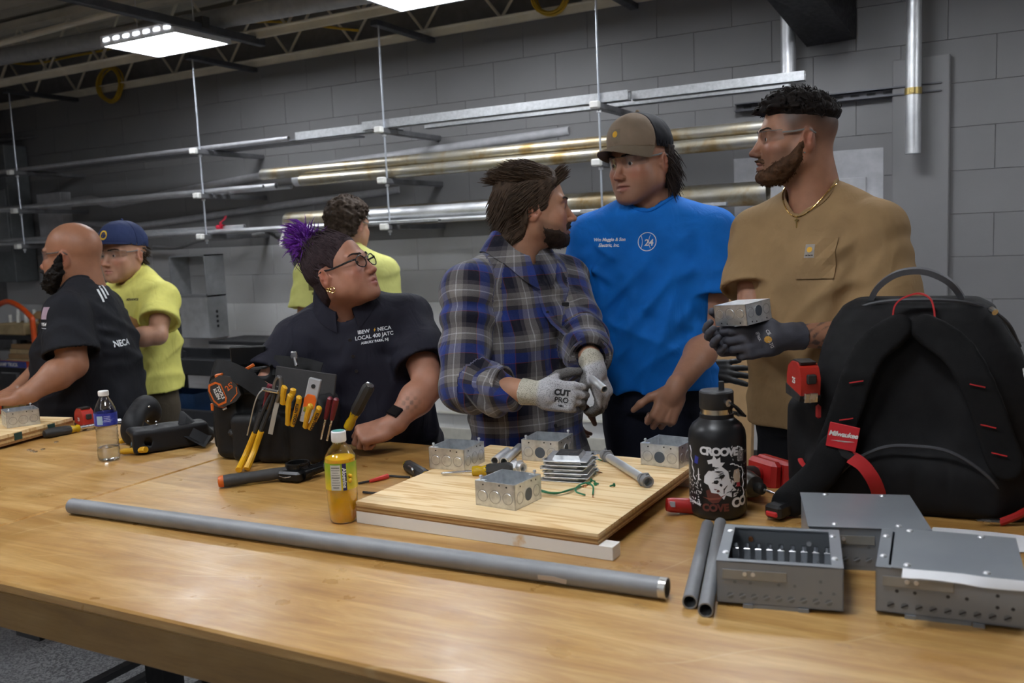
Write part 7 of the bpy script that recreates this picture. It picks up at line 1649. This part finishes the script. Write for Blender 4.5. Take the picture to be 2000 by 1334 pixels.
# knit gloves
kn = NT('knit_glove'); av = kn.n('ShaderNodeAttribute', attribute_name='Col'); nz1 = kn.noise(kn.coord(), 420, 2, .5)
kn.set(Base_Color=kn.mix(1, av.outputs['Color'], kn.ramp(nz1, [(.36, (.42,)*3), (.48, (1, 1, 1))]), 'MULTIPLY'), Roughness=.85); kn.bump(kn.noise(kn.coord(), 600, 2), .4, .001); kn = kn.m
def kcol(wr, d, nb, dipz=-.004):
    y = nrm(d); z = nrm(np.asarray(nb)-y*(np.asarray(nb) @ y))
    def fn(Q):
        yy = (Q-wr) @ y; zz = (Q-wr) @ z; dip = np.maximum(sm(-zz, .004, .008)*sm(yy, .0, .02), sm(yy, .128, .140)); cf = 1-sm(yy, -.008, .004)
        C = np.tile(np.array([.46, .455, .47]), (len(Q), 1)); C = C*(1-cf[:, None])+np.array([.50, .47, .38])*cf[:, None]; return C*(1-dip[:, None])+np.array([.135, .128, .125])*dip[:, None]
    return fn
wr = P['J']['R'][2]; yb, nb = IV(.97, -.16, .12), IV(.05, .12, 1)
g1, _ = glove(P, wr, yb, nb, -1, [(.55, .9, .5), (.62, 1.0, .6), (.66, 1.0, .6), (.7, .9, .5)], [(.72, .65, -.35), (.4, .9, -.3), (.2, .95, -.3)], kn, wr-P['J']['R'][1], cuff=.052, col=kcol(wr, yb, nb), cuff_r=.0375, s=1.02)
bvg = bvh_of(g1.data, P['org']); gc = wr+nrm(yb)*.062+nrm(nb)*.012; ink = mat('glove_ink', (.012, .012, .014), .7)
for txt, dy, sz, b_ in (('CUT', .011, .021, .0012), ('PRO', -.009, .020, .0004), ('SIZE L', -.024, .006, .0002)):
    vs, fs = text_mesh(txt, sz, .0001, bold=b_); decal(vs+V(0, dy, 0), fs, gc, nrm(RI-.14*ZU), ZU, bvg, P['org'], 'glove_print', ink, g1, .0008, .06)
wr2 = P['J']['L'][2]; yb2, nb2 = IV(.28, -.90, .25), IV(.75, .25, .45)
glove(P, wr2, yb2, nb2, 1, [(.55, .8, .5), (.6, .85, .5), (.6, .85, .5), (.65, .9, .5)], [(.6, .75, -.35), (.25, .95, -.35), (.05, .95, -.45)], kn, wr2-P['J']['L'][1], cuff=.045, col=kcol(wr2, yb2, nb2), cuff_r=.036, s=1.0)
a = pd(1181, 761, 2.43); tube_thing(a, a+nrm(IV(-.35, .25, -.9))*.10, .0105, 'short conduit nipple held in the grey work gloves', emt)
# ================================================================== 4. woman in the navy polo
polo = cloth_mat('polo_navy', (.0115, .0110, .0200), .75, fold=.6)
def paint_w(C, P, q, J, h):
    sh, el, wr = J['L']; c = el*.62+wr*.38+TO*.035+RI*-.01; d = P-c; e = np.exp(-((d @ RI)/.028)**2-((d @ ZU)/.022)**2)*sm(np.sin((d @ RI)*260)*np.sin((d @ ZU)*240+1), -.1, .3)*.6
    C = C*(1-e[:, None])+np.array([.06, .055, .045])*e[:, None]
    x, y, z = np.abs(q[:, 0]), q[:, 1], q[:, 2]; sc = sm(w_line(q), .0, .01)*.8; return C*(1-sc[:, None])+np.array([.03, .02, .02])*sc[:, None]
w_line = lambda q: q[..., 2]-np.interp(q[..., 1], [-.13, -.075, -.045, -.036, -.030, .010, .020, .034, .055, .072, .09, .12], [-.085, -.088, -.075, -.05, .016, .022, .0, .030, .050, .070, .078, .06])
woP = person('woman', 'woman with a purple bun and glasses in a navy polo shirt', pd(674, 590, 2.86), 4, .50, .180, ((666, 530, 2.80), (68, 22, 3)), (.41, .190, .120),
    {'L': dict(el=(838, 752, 2.76), wr=(764, 832, 2.665), sleeve=.74, hand=(IV(-.92, -.22, .28), IV(-.15, .80, .58), 1, [(1.0, 1.45, .9), (1.05, 1.5, .9), (1.1, 1.5, .9), (1.15, 1.5, .9)], [(.35, .85, -.45), (.2, .95, -.4), (-.1, .95, -.4)]), s=1.04), 'R': dict(el=(520, 765, 2.80), wr=(572, 850, 2.70), sleeve=.74, hand=(IV(.8, -.3, .3), IV(.1, .8, .5), -1, (.5, .8, .5)))},
    torso_secs(1.10, 1.10, .025, .01), polo, 'polo_shirt', hem=-.06, lean=(0, -.30), hopt=dict(hair=(.02, .014, .013), nose=.9, jw=.98, cheek=1.12, chin=.95, fw=1.04, lip=(.34, .10, .10), gaze=(.1, .1)), paint=paint_w, hk=1.0, neck_r=.056, sleeve_r=(.072, .092), folds=.0115, fat=1.12, drop=.092, shr=.064, neckhole=.064, trap=-.01, trous_w=1.08)
P = woP; h = P['h']; T = P['T']; N = P['N']; P['bvh'] = bvh_of(P['sme'], P['org'])
shirt_collar(P, polo, .066, .026, .092, .036, .022, open_=.34, back=.020)
for i in range(3):
    hit = P['bvh'].ray_cast(Vector(N-T[:, 2]*(.085+.045*i)+T[:, 1]*.4), Vector(-T[:, 1]), .6)
    if hit[0] is not None: put(MB().cyl(np.array(hit[0])+T[:, 1]*.001, np.array(hit[0])+T[:, 1]*.004, .0052, n=14), 'button', mat('button_dark'), P, P['shirt'])
c = on_shirt(P, (731, 656))
rg_ = nrm(RI+.10*ZU)
for txt, dy, dx, sz in (('IBEW', .017, -.030, .0155), ('NECA', .017, .032, .0155), ('LOCAL 400 JATC', 0, 0, .0155), ('ASBURY PARK, NJ', -.016, 0, .0105)):
    vs, fs = text_mesh(txt, sz, .0001, bold=.0003); decal(vs+V(dx, dy, 0), fs, c, rg_, ZU, P['bvh'], P['org'], 'chest_text', prw, P['shirt'])
decal([(-.002, -.006, 0), (.004, .001, 0), (.001, .001, 0), (.003, .007, 0), (-.003, -.001, 0), (.0, -.001, 0)], [(0, 1, 2, 3, 4, 5)], c+rg_*.001+ZU*.018, rg_, ZU, P['bvh'], P['org'], 'bolt_mark', mat('label_gold'), P['shirt'])
hm_w = hair_mat('hair_plum', (.032, .020, .023)); hm_v = hair_mat('hair_violet', (.115, .020, .240), .45)
BUN = np.array([0, -.060, .112])
hs = grow(P, 'hair', lambda q: np.where(w_line(q) > 0, .0035*sm(w_line(q), 0, .015), -.003), hm_w, amp=.12, fr=60)
rts = scalp_roots(P, w_line, 1700, 23, pad=.001)
put(locks(h, rts, lambda l: BUN-l+V(0, 0, .01), lambda l: min(.11, .80*np.linalg.norm(BUN-l)), .0018, 25, lift=.06, jit=.02, n=8, pad=.0012), 'strands', hm_w, P, hs)
f = SDF(); f.u(ell(h.w(0, -.068, .126), (.034, .034, .036), h.T), .01).u(ell(h.w(.010, -.090, .112), (.028, .030, .032), h.T), .02).u(ell(h.w(-.01, -.066, .148), (.026, .026, .026), h.T), .02); f.disp(lambda Q: .0035*wob(Q, 170), h.c, .6)
bn_ = sput(P, 'hair_bun', f, .0033, hm_v); r9 = np.random.default_rng(4); m_ = MB()
for i in range(330):
    d = nrm(r9.normal(size=3)); p0 = h.w(*(np.array([0, -.072, .126])+d*np.array([.030, .032, .036]))); tg = nrm(np.cross(d, r9.normal(size=3))); up_ = h.T @ nrm(d*.8+tg*.8+np.array([0, -.25, .45])); L_ = r9.uniform(.02, .055)
    pts = [p0, p0+up_*L_*.4, p0+nrm(up_+.5*(h.T @ d))*L_*.75, p0+nrm(up_+.7*ZU*r9.uniform(-.6, .6)+.5*(h.T @ d))*L_*1.1]; m_.tube(pts, [.0022, .0020, .0014, .0003], 4, caps=False)
for i in range(60):
    d = np.array([r9.normal()*.3, -.35+r9.normal()*.25, 1+r9.normal()*.2]); p0 = h.w(r9.normal()*.012, -.070+r9.normal()*.012, .148); L_ = r9.uniform(.04, .085); u_ = h.T @ nrm(d); m_.tube([p0, p0+u_*L_*.4, p0+nrm(u_-RI*.3)*L_*.75, p0+nrm(u_-RI*.7+TO*r9.normal()*.2)*L_], [.0024, .0020, .0014, .0003], 4, caps=False)
put(m_, 'loose_strands', hm_v, P, bn_)
# dark framed glasses, earrings, watch
fk_ = mat('frame_black', (.012, .012, .014), .25); gl = MB()
for s in (-1, 1):
    pts = [h.w(s*.033+.0235*math.cos(a)*(1+.06*math.cos(2*a)), .1005-.006*abs(math.cos(a)*1.0 if s*math.cos(a) > 0 else .2), -.006+.0185*math.sin(a)) for a in np.linspace(0, 2*math.pi, 29)]; gl.tube(pts, .0019, 6, caps=False)
gl.tube(bez([h.w(-.011, .101, .002), h.w(0, .1035, .005), h.w(.011, .101, .002)], 5), .0018, 6)
go = put(gl, 'eyeglasses', fk_, P)
for s in (-1, 1):
    put(MB().tube(bez([h.w(s*.056, .096, .003), h.w(s*.070, .080, .004), h.w(s*.080, .02, .006), h.w(s*.084, -.012, .012), h.w(s*.083, -.030, .0)], 5), .0020, 6, flat=1.6), 'temple', fk_, P, go)
    put(MB().add([h.w(s*.033+.0225*math.cos(a), .0995-.006*abs(math.cos(a) if s*math.cos(a) > 0 else .2), -.006+.0178*math.sin(a)) for a in np.linspace(0, 5.98, 20)], [tuple(range(20))]), 'lens', MATS['clear_lens'], P, go, smooth=0)
for dy, dz, r_ in ((-.002, -.047, .0085), (-.010, -.044, .005), (-.017, -.040, .004)): put(MB().tube([h.w(.086, dy+r_*math.cos(a), dz-.004+r_*math.sin(a)) for a in np.linspace(0, 2*math.pi, 17)], .0013, 5, caps=False), 'earring', gold, P)
sh, el, wr = P['J']['L']; d_ = nrm(el-wr); wc = wr+d_*.030; x_ = nrm(TO*.8+ZU*.6-RI*.35); x_ = nrm(x_-d_*(x_ @ d_)); y_ = np.cross(d_, x_)
wo = put(MB().pipe(wc-d_*.011, wc+d_*.011, .0335, .003, 24), 'watch_band', mat('watch_black', (.012, .012, .013), .4), P)
put(MB().box(wc+x_*.034, (.011, .040, .036), np.stack([x_, y_, d_], 1), ch=.003), 'watch_case', mat('watch_glass', (.008, .008, .010), .08), P, wo)
# ================================================================== 5. bald man in black
blk_t = cloth_mat('black_cotton', (.0105, .0110, .0150), .8, fold=.6)
baP = person('bald', 'bald man with a dark full beard in a black t-shirt leaning on the bench', pd(162, 563, 3.66), -84, .55, .205, ((139, 500, 3.64), (-94, 2, 0)), (.335, .150, .083),
    {'L': dict(el=(142, 712, 3.42), wr=(50, 772, 3.30), sleeve=.80, hand=(IV(-.98, -.10, .0), IV(0, 1, .3), 1, (.12, .2, .15)), s=1.18, hs=1.05), 'R': dict(el=(120, 690, 3.9), wr=(20, 772, 3.62), sleeve=.78, hand=(IV(-1, -.1, 0), IV(0, 1, 0), -1, (.12, .2, .15)))},
    torso_secs(1.10, 1.28, .03), blk_t, 'black_t_shirt', hem=-.10, hopt=dict(hair=(.008, .006, .005), nose=1.0, jw=1.06, chin=1.1, mouth=.003), hk=1.10, neck_r=.069, vox=.0038, svox=.006, sleeve_r=(.080, .104), folds=.0115, fat=1.12, drop=.090, shr=.068, neckhole=.074, lean=(-.03, 0))
P = baP; h = P['h']; T = P['T']; neck_rib(P, blk_t, .076); safety_glasses(P, mat('temple_dark', (.08, .06, .05), .3))
beard(P, beard_reg((-.012, .008, .03, .05, .068, .085, .11), (.012, -.002, -.030, -.046, -.060, -.083, -.084), low=-.16, must=.014, back=-.018), .016, hair_mat('beard_black', (.008, .006, .005)), n=700, ln=.012, seed=19, soft=.016)
c = on_shirt(P, (228, 672)); 
if c is not None:
    n_ = nrm(TO*.55+RI*.85); rr_ = np.cross(ZU, n_); vs, fs = text_mesh('NECA', .034, .0001, bold=.0008); decal(vs+V(.03, 0, 0), fs, c, rr_, ZU, P['bvh'], P['org'], 'back_text', prw, P['shirt'], .002)
    for k in range(3): decal(*rect(.010, .05), c+ZU*(.19+.012*k)-n_*.0-rr_*(.0-.02*k), rr_, ZU, P['bvh'], P['org'], 'back_print', prw, P['shirt'], .002)
c = on_shirt(P, (86, 634))
if c is not None:
    n_ = nrm(TO*.5-RI*.85); rr_ = np.cross(ZU, n_); vs, fs = text_mesh('1954', .017, .0001, bold=.0004); decal(vs, fs, c, rr_, ZU, P['bvh'], P['org'], 'chest_text', prw, P['shirt'], .002)
    decal(*rect(.028, .045), c+ZU*.042, rr_, ZU, P['bvh'], P['org'], 'chest_logo', mat('logo_mauve', (.40, .28, .34), .7), P['shirt'], .002); decal(*rect(.06, .002), c-ZU*.014, rr_, ZU, P['bvh'], P['org'], 'chest_line', prw, P['shirt'], .002)
# ================================================================== 6. man in the yellow shirt and blue cap
hv = cloth_mat('hi_vis_yellow', (.78, .74, .19), .8, fold=.55)
yeP = person('yellow', 'man in a yellow t-shirt and blue cap standing with folded arms', pd(265, 545, 4.25), -34, .52, .193, ((241, 497, 4.2), (-24, 0, 0)), (.49, .265, .172),
    {'L': dict(el=(308, 655, 4.02), wr=(226, 662, 3.95), sleeve=.66, hand=(IV(-.9, .1, -.35), IV(-.2, .2, 1), 1, (.3, .4, .3)), s=1.02), 'R': dict(el=(212, 650, 4.17), wr=(250, 640, 4.06), sleeve=.66, hand=(IV(.5, -.1, -.85), IV(.8, .2, .5), -1, (.5, .6, .4)))},
    torso_secs(1.08, 1.08, .01), hv, 'yellow_t_shirt', hem=.0, hopt=dict(hair=(.03, .02, .014), squint=1, jw=1.02), hk=1.05, neck_r=.058, vox=.0038, svox=.006, sleeve_r=(.070, .090), folds=.0115, drop=.088, trous=cloth_mat('trousers_olive', (.075, .060, .040)))
P = yeP; h = P['h']; T = P['T']; neck_rib(P, hv, .068)
navy_c = cloth_mat('cap_navy', (.030, .045, .120), .8, fold=.3); cp = cap(P, navy_c, navy_c, cloth_mat('brim_navy', (.022, .032, .085), .8, fold=.3), split=.0, droop=.004, dz=.014, flat=True)
bvc = bvh_of(cp.data, P['org']); cc = h.w(0, .11, .088)
decal([(.022*math.cos(a), .022*math.sin(a), 0) for a in np.linspace(0, 6.1, 22)], [tuple(range(22))], cc, h.T[:, 0]*-1, h.T[:, 2]-h.T[:, 1]*.3, bvc, P['org'], 'cap_badge', mat('badge_yellow', (.72, .45, .02), .6), cp, .0015, .08)
for dx, dy in ((-.006, .006), (.006, .005), (0, -.006)): decal(*rect(.005, .007), cc+h.T[:, 0]*dx+h.T[:, 2]*dy, h.T[:, 0]*-1, h.T[:, 2]-h.T[:, 1]*.3, bvc, P['org'], 'badge_mark', mat('badge_brown', (.18, .09, .01), .6), cp, .0022, .08)
safety_glasses(P); hm_y = hair_mat('hair_light_brown', (.035, .022, .014))
rts = scalp_roots(P, lambda q: np.minimum(np.minimum(.03-q[..., 2], q[..., 2]+.06), -.028-q[..., 1]), 260, 31, o=(0, -.02, -.02)); put(locks(h, rts, lambda l: V(l[0]*3, -.7, -.7), lambda l: .035, .0035, 7, lift=.5, jit=.25, n=5), 'hair', hm_y, P)
c = on_shirt(P, (258, 585))
if c is not None:
    vs, fs = text_mesh('ADVANCE', .014, .0001, bold=.0003); decal(vs, fs, c, RI, ZU, P['bvh'], P['org'], 'chest_text', mat('text_dark'), P['shirt'], .002)
# ================================================================== 7. person seen from behind
pale_v = cloth_mat('pale_yellow', (.62, .62, .20), .8, fold=.5)
bkP = person('back', 'person with curly brown hair in a yellow shirt seen from behind', pd(674, 496, 4.22), 168, .50, .18, ((682, 440, 4.22), (146, -6, 0)), (.48, .26, .17),
    {'L': dict(el=(596, 640, 4.25), wr=(600, 740, 4.05), sleeve=.66, hand=(IV(.2, -1, .2), IV(-1, 0, 0), 1, (.3, .4, .3))), 'R': dict(el=(756, 640, 4.2), wr=(750, 740, 4.1), sleeve=.66, hand=(IV(-.2, -1, 0), IV(1, 0, 0), -1, (.3, .4, .3)))},
    torso_secs(1.0, 1.0, .0), pale_v, 'yellow_t_shirt', hem=-.12, hopt=dict(hair=(.03, .02, .014), brow=False), vox=.0042, svox=.007, sleeve_r=(.068, .088), folds=.0042, drop=.088)
P = bkP; h = P['h']; hm_k = hair_mat('hair_curly', (.040, .026, .017)); k_line = lambda q: q[..., 2]-np.interp(q[..., 1], [-.13, -.075, -.045, -.036, -.030, .02, .06, .09, .12], [-.070, -.074, -.06, -.03, .020, .03, .055, .066, .05])
hs = grow(P, 'hair', lambda q: np.where(k_line(q) > 0, .018*sm(k_line(q), 0, .015), -.003), hm_k, amp=.45, fr=120, vox=.0042)
rts = scalp_roots(P, k_line, 800, 41, pad=.002); put(locks(h, rts, lambda l: V(math.sin(l[0]*130+l[2]*90), math.cos(l[1]*110), math.sin(l[2]*120)), lambda l: .030, .0042, 8, lift=.9, jit=.7, n=6), 'curls', hm_k, P, hs)
put(MB().tube(bez([h.w(.074, .06, .008), h.w(.081, .02, .01), h.w(.084, -.012, .014), h.w(.083, -.034, -.005)], 5), .0018, 6, flat=1.6), 'glasses_temple', mat('temple_clear'), P)
neck_rib(P, pale_v, .068); c = on_shirt(P, (608, 548))
if c is not None:
    for k, (dx, dy, w_, h_) in enumerate(((0, 0, .05, .012), (.0, -.03, .03, .03), (.01, .03, .06, .008), (.02, -.06, .04, .012))): decal(*rect(w_, h_), c+RI*dx+ZU*dy, RI, ZU, P['bvh'], P['org'], 'back_print', mat('print_olive', (.16, .15, .04), .8), P['shirt'], .002)
